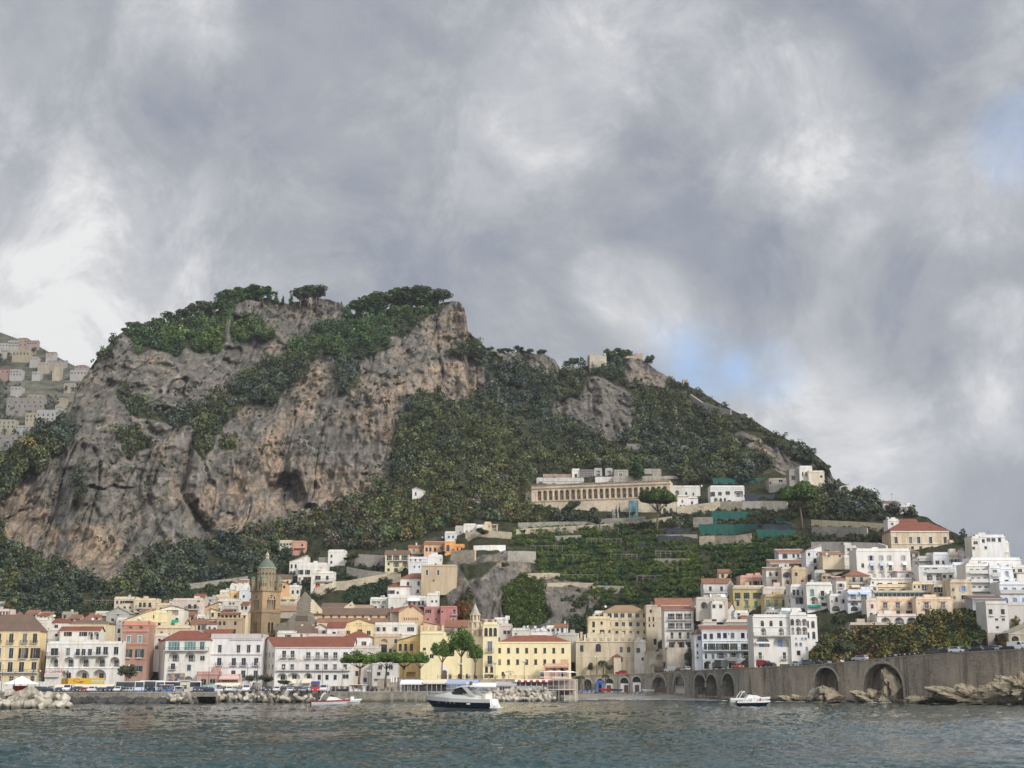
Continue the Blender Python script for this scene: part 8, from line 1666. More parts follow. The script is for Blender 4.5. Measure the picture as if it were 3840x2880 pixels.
def car_meshes(kind):
 """side profiles (x forward) swept across the width"""
 if kind=='car':L_,Wd,body,cab=4.0,1.7,[(-2,.35),(2,.35),(2.02,.72),(1.75,.88),(.95,.98),(-1.8,1.0),(-2.0,.8)],[(.95,.97),(.35,1.42),(-1.2,1.46),(-1.85,.98)]
 elif kind=='suv':L_,Wd,body,cab=4.4,1.8,[(-2.2,.42),(2.2,.42),(2.22,.9),(1.9,1.05),(1.1,1.12),(-2.05,1.14),(-2.2,.95)],[(1.1,1.11),(.55,1.66),(-1.8,1.7),(-2.08,1.12)]
 elif kind=='van':L_,Wd,body,cab=5.0,1.95,[(-2.5,.4),(2.5,.4),(2.52,1.0),(2.1,1.25),(1.5,1.34),(-2.5,1.34)],[(1.55,1.33),(1.0,2.1),(-2.4,2.15),(-2.5,1.32)]
 elif kind=='bus':L_,Wd,body,cab=10.0,2.5,[(-5,.4),(5,.4),(5.02,1.3),(-5,1.3)],[(5.0,1.295),(4.8,3.0),(-4.95,3.05),(-5,1.295)]
 hw=Wd/2;b=MB()
 def sweep(mb,prof,w0,w1,m=0):
  n=len(prof);vs=[]
  zt=max(p[1]for p in prof);zb=min(p[1]for p in prof)
  for sgn in(-1,1):
   for x,z in prof:vs.append((x,sgn*(w0+(w1-w0)*(z-zb)/(zt-zb)),z))
  mb.add(vs,[tuple(range(n)),tuple(range(n,2*n))[::-1]]+[((i+1)%n,i,n+i,n+(i+1)%n)for i in range(n)],m)
 sweep(b,body,hw*.98,hw);top=MB();rw=hw*(.80 if kind in('car','suv')else.94);sweep(b,cab,hw*.97,rw)
 g=MB();zb,zt=cab[0][1],max(p[1]for p in cab);e=.012
 def lat(z):return hw*.97+(rw-hw*.97)*(z-zb)/(zt-zb)
 za,zc=zb+.1*(zt-zb),zb+.86*(zt-zb)
 def xf(z):(x0,z0),(x1,z1)=cab[0],cab[1];return x0+(x1-x0)*(z-z0)/(z1-z0)
 def xr(z):(x0,z0),(x1,z1)=cab[3],cab[2];return x0+(x1-x0)*(z-z0)/(z1-z0)
 for sgn in(-1,1):
  rear=xr(za)+.25 if kind!='van' else xf(za)-1.3
  g.add([(xf(za)-.2,sgn*(lat(za)+e),za),(rear,sgn*(lat(za)+e),za),(rear+.1,sgn*(lat(zc)+e),zc),(xf(zc)-.18,sgn*(lat(zc)+e),zc)],[(0,1,2,3)if sgn>0 else(3,2,1,0)])
 g.add([(xf(za)+e*1.5,-lat(za)*.9,za),(xf(za)+e*1.5,lat(za)*.9,za),(xf(zc)+e*1.5,lat(zc)*.86,zc),(xf(zc)+e*1.5,-lat(zc)*.86,zc)],[(0,1,2,3)])
 if kind!='van':g.add([(xr(za)-e*1.5,lat(za)*.88,za),(xr(za)-e*1.5,-lat(za)*.88,za),(xr(zc)-e*1.5,-lat(zc)*.84,zc),(xr(zc)-e*1.5,lat(zc)*.84,zc)],[(0,1,2,3)])
 wr=.32 if kind in('car','suv')else(.36 if kind=='van' else.48);w=MB()
 prof=[(wr*.55,-.1),(wr,-.1),(wr,.1),(wr*.55,.1)]
 ang=14;vs=[]
 for r_,y in prof:vs+=[(r_*math.cos(2*math.pi*t/ang),y,r_*math.sin(2*math.pi*t/ang))for t in range(ang)]
 w.add(vs,[(i*ang+t,i*ang+(t+1)%ang,(i+1)*ang+(t+1)%ang,(i+1)*ang+t)for i in range(3)for t in range(ang)]+[tuple(range(ang)),tuple(range(3*ang,4*ang))[::-1]])
 xw=L_*.31;h=MB();h.box(-.03,.06,-.17,.17,-.09,.09);t=MB();t.box(-.05,.03,-.14,.14,-.09,.09)
 bp=MB();bp.box(-.1,.06,-hw*.97,hw*.97,-.12,.12)
 return dict(L=L_,W=Wd,body=b,glass=g.mesh('window_glass',GLS),wheel=w.mesh('wheel',RUB),rim=None,wr=wr,xw=xw,head=h.mesh('headlight',LAMPW),tail=t.mesh('tail_light',LAMPR),zl=body[2][1]-.08 if kind!='bus' else.75,xf=body[2][0],xb=body[0][0],bump=bp.mesh('bumper',DARKF if kind!='bus' else SH_BL),bodies={})
CARS={k:car_meshes(k)for k in('car','suv','van','bus')}
def vehicle(kind,colr,loc,ang,label,group=None,name=None,tilt=0):
 c=CARS[kind]
 if colr not in c['bodies']:c['bodies'][colr]=c['body'].mesh('body',paint(colr,PAINT[colr]))
 root=empty(name or{'car':'car','suv':'car','van':'van','bus':'bus'}[kind],loc,ang);root.rotation_euler=(0,tilt,ang);tag(root,label,{'car':'car','suv':'car','van':'van','bus':'bus'}[kind],group)
 put('body',c['bodies'][colr],root);put('window_glass',c['glass'],root)
 for sx in(-1,1):
  for sy in(-1,1):put('wheel',c['wheel'],root,(sx*c['xw'],sy*(c['W']/2-.08),c['wr']))
 for sy in(-1,1):
  put('headlight',c['head'],root,(c['xf']+.0,sy*c['W']*.34,c['zl']));put('tail_light',c['tail'],root,(c['xb']-.0,sy*c['W']*.36,c['zl']-.05))
 put('bumper',c['bump'],root,(c['xf']+.02,0,.5));put('bumper',c['bump'],root,(c['xb']+.02,0,.5))
 return root
KINDW={'car':'hatchback','suv':'estate car','van':'van','bus':'bus'}
FRONT=-math.pi/2
PK=[(150,'suv','dark grey',366,0),(172,'suv','white',367,0),(196,'car','white',370,.1),(184,'car','black',362.5,.2),(222,'car','dark blue',363,FRONT),(240,'car','dark grey',364,FRONT),(257,'van','white',365,FRONT),(276,'car','black',364,FRONT),(290,'suv','dark grey',365,FRONT),(304,'car','black',370,FRONT),(317,'car','red',364,FRONT),(333,'car','silver',371,FRONT),(346,'suv','white',364,FRONT),(362,'car','white',365,FRONT),(378,'car','dark blue',363,FRONT),(394,'car','dark grey',365,FRONT),(412,'suv','dark blue',364,FRONT),(428,'car','black',371,FRONT),(444,'suv','white',364,FRONT),(462,'car','dark grey',364,FRONT),(478,'car','silver',364,FRONT),(740,'suv','dark blue',378,FRONT+.2),(756,'car','dark grey',380,FRONT),(775,'suv','white',386,0),(792,'car','dark blue',382,.1),(812,'van','silver',390,0),(834,'car','white',382,0),(852,'suv','black',392,0),(872,'suv','white',392,0),(888,'car','dark grey',386,.2),(905,'car','silver',380,.3),(946,'car','red',392,0),(984,'car','dark blue',388,0),(1052,'suv','dark blue',392,FRONT),(1070,'car','dark grey',392,FRONT),(1088,'car','dark blue',394,FRONT),(1108,'car','black',394,FRONT),(1128,'car','silver',396,FRONT),(1150,'suv','white',392,FRONT),(1168,'car','dark grey',396,FRONT),(862,'suv','white',371,FRONT),(925,'van','white',371,FRONT+.1),(950,'car','dark grey',370,FRONT),(1010,'suv','dark grey',371.5,FRONT),(1040,'suv','white',372,FRONT),(1062,'car','black',372,FRONT),(1090,'car','white',372,FRONT),(1118,'suv','dark grey',372,FRONT),(1140,'car','pale blue',373,FRONT)]
cnt={}
for(u,kd,cl,Y,a)in sorted(PK):
 place='in the quay row behind the boulders' if u<500 else('on the lower quay behind the tetrapods' if Y<376 else 'on the harbour square')
 key=(kd,cl,place);n_=cnt[key]=cnt.get(key,0)+1
 vehicle(kd,cl,(gx(u,Y),Y,QZ+.012),a,'%s %s, %s such from the left %s'%(cl,KINDW[kd],ORD[n_-1],place),'vehicles parked on the harbour quay')
for(u,Y,cl,a,lab)in[(523,374,'white',FRONT+.25,'white coach seen from the front beside the street tree'),(596,378,'white',FRONT+.3,'white coach with dark front standing second in the coach row'),(640,386,'white',.12,'white bus standing side on behind the pale kiosk'),(690,388,'white',.05,'white bus partly hidden at the right end of the coach row'),(562,388,'dark grey',FRONT+.2,'grey coach between the two white coach fronts'),(500,390,'silver',.2,'silver coach parked beside the street tree')]:
 vehicle('bus',cl,(gx(u,Y),Y,QZ+.012),a,lab,'coaches on the harbour square')
def truck(u,Y,z,a,cabc,boxm,lab):
 root=empty('truck',(gx(u,Y)if z<5 else xat(u,2500,Y),Y,z),a);tag(root,lab,'truck')
 q=MB();q.box(-2.8,1.4,-1.15,1.15,.9,3.0);q.build('cargo_cover',boxm,root);q=MB();q.prism_y([(1.5,.5),(3.1,.5),(3.1,1.5),(2.85,2.3),(1.5,2.4)],-1.05,1.05);q.build('cab',paint(cabc,PAINT[cabc]),root)
 q=MB();q.box(-2.8,1.5,-.6,.6,.55,.88);q.build('chassis',DARKF,root)
 q=MB();q.add([(3.11,-.9,1.5),(3.11,.9,1.5),(2.87,.85,2.25),(2.87,-.85,2.25)],[(0,1,2,3)]);q.build('windscreen',GLS,root)
 for x in(-1.9,2.3):
  for y in(-1,1):put('wheel',CARS['bus']['wheel'],root,(x,y*.95,.48))
 for y in(-1,1):put('headlight',CARS['bus']['head'],root,(3.1,y*.7,.8))
truck(1182,372,QZ+.012,FRONT+.15,'red',plain('blue_tarpaulin',(.03,.06,.30),.7),'red truck with blue tarpaulin parked above the white motor boat')
vehicle('van','white',(gx(1217,373),373,QZ+.012),FRONT-.1,'white van parked right of the blue tarpaulin truck',None)
def on_road(u,off=3.0):Y,z=road_at(u);Yp=Y+off;return(xat(u,2480,Yp),Yp,z-.02)
def road_ang(u):a,b=on_road(u-20),on_road(u+20);return math.atan2(b[1]-a[1],b[0]-a[0])
for(u,kd,cl,off,lab)in[(2478,'van','black',2.4,'black minivan on the viaduct road beside a white van'),(2512,'van','white',2.6,'white van on the viaduct road right of the black minivan'),(2570,'suv','silver',2.4,'silver car on the viaduct road left of the dark canvas truck'),(2548,'car','dark grey',3.5,'dark grey car behind the scooters on the viaduct road'),(2766,'suv','red',2.6,'red estate car before the blue white hotel arches'),(2868,'van','red',3.8,'red minibus before the dazzling white hotel'),(2884,'car','black',2.0,'black car in front of the red minibus'),(2994,'car','silver',2.6,'silver car at the garage of the dazzling white hotel'),(3036,'suv','grey green',2.4,'grey green car by the road edge right of the white hotel'),(3066,'car','black',2.4,'black car by the road edge right of the grey green car'),(3226,'suv','silver',2.3,'silver van like car alone in the middle of the climbing road'),(3505,'suv','dark grey',2.3,'dark grey car right after the row of scooters'),(3552,'car','black',2.3,'black car left of the white road car'),(3594,'suv','white',2.2,'white car in the upper road queue'),(3630,'car','dark grey',2.3,'dark grey car right of the white road car'),(3664,'car','black',2.3,'black car at the end of the upper road queue'),(3728,'car','dark blue',2.6,'dark blue car before the rubble bank'),(3750,'car','silver',2.6,'silver car with red light touching the dark blue car'),(3785,'car','black',2.4,'black car left of the white van at the right edge'),(3822,'van','white',2.6,'white van at the right edge of the climbing road'),(2330,'car','red',5,'dark red car below the pillared convent')]:
 p=on_road(u,off);vehicle(kd,cl,p,road_ang(u)+(math.pi if u%3 else 0),lab,'vehicles on the climbing road')
truck(2700,on_road(2700,4)[1],on_road(2700,4)[2],road_ang(2700)+math.pi,'dark grey',plain('olive_canvas',(.10,.115,.09),.9),'truck with olive canvas cover on the viaduct road')
def scooter_mesh():
 q=MB();q.tube([(-.62,-.06,.28),(-.62,.06,.28)],[.28,.28],10,1);q.tube([(.62,-.06,.28),(.62,.06,.28)],[.28,.28],10,1)
 q.prism_y([(-.75,.45),(-.1,.35),(.3,.3),(.42,.55),(.5,.95),(.4,.98),(.28,.55),(-.05,.55),(-.15,.8),(-.8,.82)],-.16,.16,0);q.tube([(.6,0,.3),(.42,0,1.02)],.05,5,1);q.tube([(.4,-.32,1.05),(.4,.32,1.05)],.03,5,1);q.prism_y([(-.8,.83),(-.1,.81),(-.12,.9),(-.78,.93)],-.14,.14,1)
 return q
SCQ=scooter_mesh();SC={c:SCQ.mesh('scooter',[paint(c,PAINT[c]),RUB])for c in('white','black','red','silver','dark blue')}
for k in range(26):
 u=3328+k*6.2 if k<20 else 3096+(k-20)*16;cl=['white','black','dark blue','silver','black','red'][k%6]if k!=7 else 'white';p=on_road(u,2.0)
 o=put('scooter',SC[cl],None,p,road_ang(u)+1.2);tag(o,'%s scooter, %s in the long row parked along the climbing road parapet'%(cl,ORD[k]),'scooter','scooters along the road')
SKIN=plain('skin',(.48,.30,.21));HAIR=plain('dark_hair',(.03,.022,.016))
def person_mesh(pose,topc,legc):
 me=bpy.data.meshes.new('skeleton');st=pose
 s=.22 if st=='walk' else.0;a=.25 if st!='arms' else.6
 V=[(0,0,.95),(0,0,1.2),(0,0,1.42),(0,0,1.52),(0,0,1.66),(.10,0,.90),(.11,s*.5,.5),(.12,s*1.1,.07),(.12,s*1.1-.16,.04),(-.10,0,.90),(-.11,-s*.6,.5),(-.12,-s,.07),(-.12,-s-.16,.04),(.19,0,1.40),(.25,.02,1.12),(.27,-a*.5,.88),(-.19,0,1.40),(-.25,.02,1.12),(-.27,-a*.5,.88)]
 E=[(0,1),(1,2),(2,3),(3,4),(0,5),(5,6),(6,7),(7,8),(0,9),(9,10),(10,11),(11,12),(2,13),(13,14),(14,15),(2,16),(16,17),(17,18)]
 rad=[.13,.13,.14,.06,.105,.09,.065,.045,.04,.09,.065,.045,.04,.065,.05,.04,.065,.05,.04]
 me.from_pydata(V,E,[]);o=bpy.data.objects.new('skeleton',me);col.objects.link(o)
 m=o.modifiers.new('skin','SKIN');o.modifiers.new('sub','SUBSURF').levels=1
 for i,r in enumerate(rad):me.skin_vertices[0].data[i].radius=(r,r*.8)
 me.skin_vertices[0].data[0].use_root=True
 dg=bpy.context.evaluated_depsgraph_get();out=bpy.data.meshes.new_from_object(o.evaluated_get(dg));bpy.data.objects.remove(o)
 out.materials.clear()
 for mm in(SKIN,topc,legc,HAIR,DARKF):out.materials.append(mm)
 idx=[]
 for p in out.polygons:
  z=p.center.z;x=abs(p.center.x)
  if z>1.68 or(z>1.58 and p.center.y>.03):idx.append(3)
  elif z>1.47:idx.append(0)
  elif z<.09:idx.append(4)
  elif x>.22 and z<.95:idx.append(0)
  elif z>.93 or x>.2:idx.append(1)
  else:idx.append(2)
 out.polygons.foreach_set('material_index',idx);out.polygons.foreach_set('use_smooth',[True]*len(idx));out.name='person'
 return out
TOPS={'red jacket':(.42,.03,.03),'black coat':(.02,.02,.022),'white shirt':(.70,.70,.68),'dark blue jacket':(.03,.045,.11),'grey top':(.25,.25,.26),'beige coat':(.45,.36,.25),'yellow jacket':(.62,.45,.06),'green jacket':(.06,.14,.07)}
LEGS={'jeans':(.05,.075,.13),'black trousers':(.02,.02,.02),'pale trousers':(.45,.42,.36)}
_pm={}
def person(loc,top,leg,pose,rz,label,group=None):
 k=(top,leg,pose)
 if k not in _pm:_pm[k]=person_mesh(pose,plain('cloth_'+top.replace(' ','_'),TOPS[top],.9),plain('cloth_'+leg.replace(' ','_'),LEGS[leg],.9))
 o=put('person',_pm[k],None,loc,rz);tag(o,label,'person',group);return o
PT,PL_=list(TOPS),list(LEGS);gp=random.Random(12);used={}
SPOTS=[('before the lettered hotel',[(gp.uniform(1225,1345),gp.uniform(392,408),QZ)for _ in range(30)]),('at the pier railing',[(gp.uniform(1345,1600),gp.uniform(388.5,397),QZ)for _ in range(26)]),('beside the harbour coaches',[(gp.uniform(530,700),gp.uniform(363,370),QZ)for _ in range(12)]),('near the monument',[(gp.uniform(720,1060),gp.uniform(374,384),QZ)for _ in range(12)]),('below the yellow convent',[(gp.uniform(1640,2000),437.2,6.45)for _ in range(14)])]
for place,pts in SPOTS:
 for(u,Y,z)in sorted(pts):
  top=gp.choice(PT);leg=gp.choice(PL_);pose=gp.choice(['stand','walk','arms']);k=(place,top,leg,pose);used[k]=n_=used.get(k,0)+1
  person((gx(u,Y),Y,z+.01),top,leg,pose,gp.uniform(0,6.28),'person in %s and %s %s %s%s'%(top,leg,{'stand':'standing','walk':'walking','arms':'arms up'}[pose],place,'' if n_==1 else ', %s such'%ORD[n_-1]),'people on the waterfront')
NAVY=paint('navy hull',(.008,.010,.022));GEL=paint('white gelcoat',(.74,.73,.70));GELG=paint('grey gelcoat',(.52,.51,.47));MAHO=plain('dark_red_stripe',(.22,.02,.02));DGL=glass('boat_glass',(.02,.022,.028));STEEL=plain('stainless_steel',(.55,.56,.57),.25,.9);TEAK=plain('teak',(.35,.22,.12))
def hull(L_,B,D_,bow=.55,draft=.35,ns=16):
 """stations from bow (x=-L/2) to stern; rings keel, chine, waist, sheer"""
 rows=[]
 for i in range(ns+1):
  t=i/ns;x=-L_/2+L_*t;w=B/2*min(1,(max(t,.0)/.42)**.62 if t<.42 else 1)*(1-.10*max(0,t-.7)/.3);sheer=D_*(1.0+bow*(1-t)**2.2*.55);rake=(1-t)**3
  rows.append([(x+L_*.13*rake,0.0,-draft*min(1,t*5)),(x+L_*.09*rake,w*.80,sheer*(.16+.10*(1-t))),(x+L_*.04*rake,w*.93,sheer*.52),(x,w,sheer*.70),(x-.02,w*.99+.02,sheer)])
 return rows
def skin(rows,a,b,m,mb):
 ns=len(rows)
 for sgn in(-1,1):
  vs=[]
  for r in rows:
   for j in(a,b):vs.append((r[j][0],sgn*r[j][1],r[j][2]))
  mb.add(vs,[((2*i,2*i+1,2*i+3,2*i+2)if sgn<0 else(2*i,2*i+2,2*i+3,2*i+1))for i in range(ns-1)],m)
def transom(rows,mb,m):
 r=rows[-1];vs=[(p[0],p[1],p[2])for p in r]+[(p[0],-p[1],p[2])for p in r[::-1]];mb.add(vs,[tuple(range(len(vs)))],m)
def deck(rows,mb,m,i0=0,i1=None,z=0.0):
 rr=rows[i0:i1];vs=[]
 for r in rr:vs+=[(r[4][0],-r[4][1],r[4][2]+z),(r[4][0],r[4][1],r[4][2]+z)]
 mb.add(vs,[(2*i,2*i+2,2*i+3,2*i+1)for i in range(len(rr)-1)],m)
def yacht():
 Y=262.0;sc=Y/F;L_=15.4;root=empty('motor_yacht',(xat(1724,2640,Y),Y,-.02),R(-24));root.scale=(.93,.93,1.14);tag(root,'large motor yacht with navy hull and raked cream superstructure moored off the pier','yacht')
 rows=hull(L_,4.5,1.85,.62,.5,22)
 q=MB();skin(rows,0,1,0,q);q.build('boot_bottom',GELG,root,smooth=True)
 q=MB();skin(rows,1,2,0,q);skin(rows,2,3,0,q);transom(rows,q,1);q.build('hull',[NAVY,GEL],root,smooth=False)
 q=MB();skin(rows,3,4,0,q);deck(rows,q,0);q.build('gunwale',GELG,root)
 for k in range(6):
  x=-4.9+k*.95;i=int((x+L_/2)/L_*22);p=rows[i];y=-(p[2][1]*.42+p[3][1]*.58)-.03;z=p[2][2]*.42+p[3][2]*.58;o=MB();o.lathe([(.02,-.02),(.13,-.02),(.13,.02),(.02,.02)],12);c=o.build('porthole',STEEL,root,(x,y,z));c.rotation_euler=(R(90),0,-.12 if k>3 else-.3)
 q=MB();q.box(2.6,3.4,-.01,.0,0,.26);q.build('hull_plate',GEL,root,(0,-2.19,1.0))
 def loft(name,secs,m,closed=True):
  mb=MB();vs=[];k=6
  for(x,w,zb,zt)in secs:
   for t in range(k+1):a=math.pi*t/k;vs.append((x,-w*math.cos(a)*(1.0 if t in(0,k)else.96),zb+(zt-zb)*(math.sin(a)**.55 if 0<t<k else 0)))
  n=len(secs);mb.add(vs,[(i*(k+1)+t,i*(k+1)+t+1,(i+1)*(k+1)+t+1,(i+1)*(k+1)+t)for i in range(n-1)for t in range(k)]+[tuple(range(k+1))[::-1],tuple(range((n-1)*(k+1),n*(k+1)))]);return mb.build(name,m,root,smooth=True)
 zd=lambda x:float(np.interp(x,[r[4][0]for r in rows],[r[4][2]for r in rows]))
 loft('coachroof',[(-6.2,.3,zd(-6.2)-.05,zd(-6.2)+.12),(-4.6,1.2,zd(-4.6)-.05,zd(-4.6)+.42),(-2.8,1.75,zd(-2.8)-.05,zd(-2.8)+.80),(-1.4,1.9,zd(-1.4)-.05,zd(-1.4)+1.05),(.8,1.98,1.8,2.9),(3.2,1.98,1.8,2.6),(5.4,1.9,1.75,2.2)],GELG)
 loft('windscreen',[(-1.9,1.35,2.55,2.78),(-1.0,1.62,2.60,3.2),(.2,1.72,2.62,3.72),(1.5,1.72,2.62,3.78)],DGL)
 loft('hardtop',[(-1.2,1.0,3.25,3.30),(-.2,1.68,3.55,3.85),(1.2,1.80,3.80,4.12),(2.8,1.75,3.86,4.10),(3.5,1.55,3.82,3.95)],GELG)
 for sy in(-1,1):
  q=MB();q.add([(1.2,sy*1.74,3.85),(2.2,sy*1.74,3.9),(4.6,sy*1.86,2.35),(3.2,sy*1.88,2.45),(1.2,sy*1.64,3.85),(2.2,sy*1.64,3.9),(4.6,sy*1.76,2.35),(3.2,sy*1.78,2.45)],[(0,1,2,3),(7,6,5,4),(0,3,7,4),(1,5,6,2),(2,6,7,3)]);q.build('arch_leg',GELG,root)
  q=MB();q.tube([(2.9,sy*1.7,3.95),(6.2,sy*1.9,2.35)],.04,6);q.build('stay_pole',STEEL,root)
  q=MB();q.add([(-.9,sy*1.66,2.72),(1.1,sy*1.765,2.74),(2.4,sy*1.80,2.76),(1.2,sy*1.765,3.55),(.1,sy*1.70,3.5)],[(0,1,2,3,4)if sy<0 else(4,3,2,1,0)]);q.build('side_window',DGL,root)
  q=MB();pts=[(x,sy*(float(np.interp(x,[r[4][0]for r in rows],[r[4][1]for r in rows]))-.08),zd(x))for x in(-7.3,-6.2,-5,-3.8,-2.6)]
  for p in pts:q.tube([p,(p[0],p[1],p[2]+.6)],.025,5)
  q.tube([(p[0],p[1],p[2]+.6)for p in pts],.025,5);q.build('pulpit_rail',STEEL,root)
 q=MB();q.box(3.4,6.4,-1.5,1.5,1.86,2.25);q.box(5.9,6.5,-1.6,1.6,1.86,2.75);q.build('cockpit_seat',plain('cream_cushion',(.70,.66,.58),.8),root)
 q=MB();q.prism([(7.55,-1.9),(8.9,-1.75),(8.9,1.75),(7.55,1.9)],.42,.58);q.build('bathing_platform',GEL,root)
 q=MB();q.prism_y([(6.4,1.9),(7.7,1.9),(8.0,1.2),(8.5,.6),(7.6,.6)],-1.5,1.5);q.build('stern_garage',GEL,root)
 q=MB()
 for x in(7.8,8.6):q.tube([(x,-.5,.6),(x-.2,-.5,1.7),(x-.2,.4,1.7),(x,.4,.6)],.03,5)
 q.build('gangway_rail',STEEL,root)
 q=MB();q.lathe([(.05,-.14),(.3,-.1),(.3,.1),(.05,.16)],12,(1.6,0,4.45));q.box(1.5,1.7,-.06,.06,4.05,4.35);q.build('radar',GEL,root)
 q=MB();q.lathe([(.05,-.3),(.26,-.25),(.3,0),(.22,.22),(.05,.3)],12,(2.8,-.6,4.45));q.build('radar_dome',DARKF,root)
 q=MB();q.tube([(2.4,.8,4.0),(2.7,.8,5.4)],.02,5);q.build('antenna',STEEL,root)
 q=MB();q.tube([(-8.0,0,zd(-7.5)+.1),(-7.2,0,zd(-7.2)+.1)],.1,8);q.build('anchor',STEEL,root)
 for y in(-.7,.4):
  q=MB();q.lathe([(.02,-.3),(.16,-.22),(.16,.22),(.02,.3)],10,(8.7,y-.9,.8));q.build('fender',GEL,root)
yacht()
def small_boat(name,lab,u,v,L_,B,D_,rz,hullm,stripe,cabin,extra=None,flip=False):
 Y=-H/slope(v);root=empty(name,(xat(u,v,Y),Y,0),rz);tag(root,lab,'boat')
 rows=hull(L_,B,D_,.5,.3,14);q=MB();skin(rows,0,1,0,q);skin(rows,1,2,0,q);skin(rows,2,3,0,q);transom(rows,q,0);q.build('hull',hullm,root)
 q=MB();skin(rows,3,4,0,q);q.build('gunwale',stripe,root);q=MB();deck(rows,q,0,z=-.12);q.build('deck',TEAK if cabin=='open' else GEL,root)
 if cabin=='cruiser':
  q=MB();q.prism_y([(-L_*.30,D_*1.1),(-L_*.12,D_+.75),(L_*.05,D_+.9),(L_*.12,D_*.95)],-B*.36,B*.36);q.build('cabin',GEL,root)
  q=MB();q.prism_y([(-L_*.12,D_+.78),(-L_*.02,D_+1.35),(L_*.02,D_+1.35),(L_*.04,D_+.92)],-B*.37,B*.37);q.build('windscreen',DGL,root)
  q=MB()
  for sy in(-1,1):q.tube([(L_*.30,sy*B*.42,D_*.95),(L_*.20,sy*B*.42,D_+1.5),(L_*.14,sy*B*.3,D_+1.7)],.09,6)
  q.tube([(L_*.14,-B*.3,D_+1.7),(L_*.14,B*.3,D_+1.7)],.09,6);q.build('radar_arch',GEL,root)
 if cabin=='open':
  q=MB();q.box(-L_*.1,L_*.06,-B*.22,B*.22,D_*.7,D_+.75);q.build('console',GEL,root);q=MB();q.box(L_*.12,L_*.34,-B*.36,B*.36,D_*.7,D_+.2);q.build('bench',plain('cream_cushion',(.70,.66,.58),.8),root)
  q=MB();q.tube([(-L_*.02,0,D_+.7),(-L_*.02,0,D_+1.9)],.03,5);q.build('mast',STEEL,root)
 q=MB();pts=[(r[4][0]+.1,-r[4][1]*.92,r[4][2])for r in rows[1:7:2]]
 for p in pts:q.tube([p,(p[0],p[1],p[2]+.5)],.025,5)
 q.tube([(p[0],p[1],p[2]+.5)for p in pts],.025,5);q.build('bow_rail',STEEL,root)
 q=MB();q.tube([(L_*.1,-B*.5-.08,D_*.75),(L_*.1,-B*.5-.08,D_*.35)],[.12,.12],8);q.build('fender',GEL,root)
 q=MB();q.box(L_*.47,L_*.53,-.2,.2,.1,D_+.2);q.build('outboard',DARKF,root)
 return root,Y
b1,Y1=small_boat('motor_boat','white motor boat with dark red stripe and small windscreen before the tetrapods',1240,2646,9.0,2.9,1.15,R(180+12),GEL,MAHO,'cruiser')
small_boat('motor_boat','white dinghy moored just behind the bow of the red striped motor boat',1318,2636,5.6,2.0,.9,R(180+20),GEL,GEL,'open')
small_boat('motor_boat','white cabin cruiser moored at the foot of the sea wall',2812,2637,11.0,3.4,1.3,R(180+6),GEL,GEL,'cruiser')
b4,Y4=small_boat('motor_boat','open dark hulled boat moored in front of the white cabin cruiser',2826,2647,7.6,2.3,.95,R(180-4),NAVY,GEL,'open')
for k,(dx,lab)in enumerate([(-1.6,'person sitting low in the dark hulled boat near the stern'),(.4,'person in the middle of the dark hulled boat beside the mast'),(1.6,'person in the dark hulled boat nearest the bow')]):
 person((b4 .location.x+dx,b4 .location.y+.1,.25),['white shirt','black coat','red jacket'][k],'jeans','stand',k*2,lab,None)
person((b1 .location.x-2.6,b1 .location.y+.2,.55),'black coat','black trousers','stand',1.0,'person standing at the stern of the red striped motor boat')
def lamp_post(u,Y,z,h,arms,label,m=None):
 root=empty('street_lamp',(gx(u,Y),Y,z));tag(root,label,'street lamp','street lamps of the harbour');m=m or IRON
 q=MB();q.lathe([(.18,0),(.14,.5),(.07,.8),(.05,h)],8);q.build('post',m,root)
 for k in range(arms):
  a=2*math.pi*k/arms+.3;r=.55 if arms>1 else 0;q=MB()
  if r:q.tube([(0,0,h-.5),(r*.7*math.cos(a),r*.7*math.sin(a),h-.55),(r*math.cos(a),r*math.sin(a),h-.2)],.03,5);q.build('arm',m,root)
  q=MB();q.lathe([(.05,0),(.17,.12),(.21,.4),(.05,.52),(.02,.62)],8,(r*math.cos(a),r*math.sin(a),h-.2));q.build('lantern',LAMPW,root)
for k,(u,Y,z,h,arms,where)in enumerate([(4,372,QZ,7.5,1,'at the left edge'),(52,400,QZ,6,3,'before the white marquee'),(118,400,QZ,6,3,'right of the white marquee'),(246,380,QZ,5.5,3,'before the yellow hoarding'),(478,362,QZ,7,1,'before the street tree'),(780,390,QZ,7,1,'before the pink cafe'),(925,400,QZ,8,1,'left of the monument'),(962,405,QZ,8,1,'behind the monument statue'),(1060,398,QZ,7,1,'before the clipped hedge'),(1208,398,QZ,8,1,'before the lettered hotel doors'),(1282,400,QZ,6.5,4,'among the crowd'),(1380,410,QZ,6,3,'beside the broadest pine'),(1724,437,6.45,4.6,4,'left of the slim pine before the convent'),(1856,437,6.45,5,4,'before the tower block of the convent'),(1966,437,6.45,5.4,4,'before the long convent'),(2238,470.5,7.8,6,2,'beside the thin palm')]):
 lamp_post(u,Y,z,h,arms,'street lamp with %s lantern%s %s'%(['','one','two','three','four'][arms],'s' if arms>1 else '',where))
lamp_post(146,366,QZ,5.6,1,'green painted light mast at the root of the breakwater',plain('harbour_green',(.03,.20,.12)))
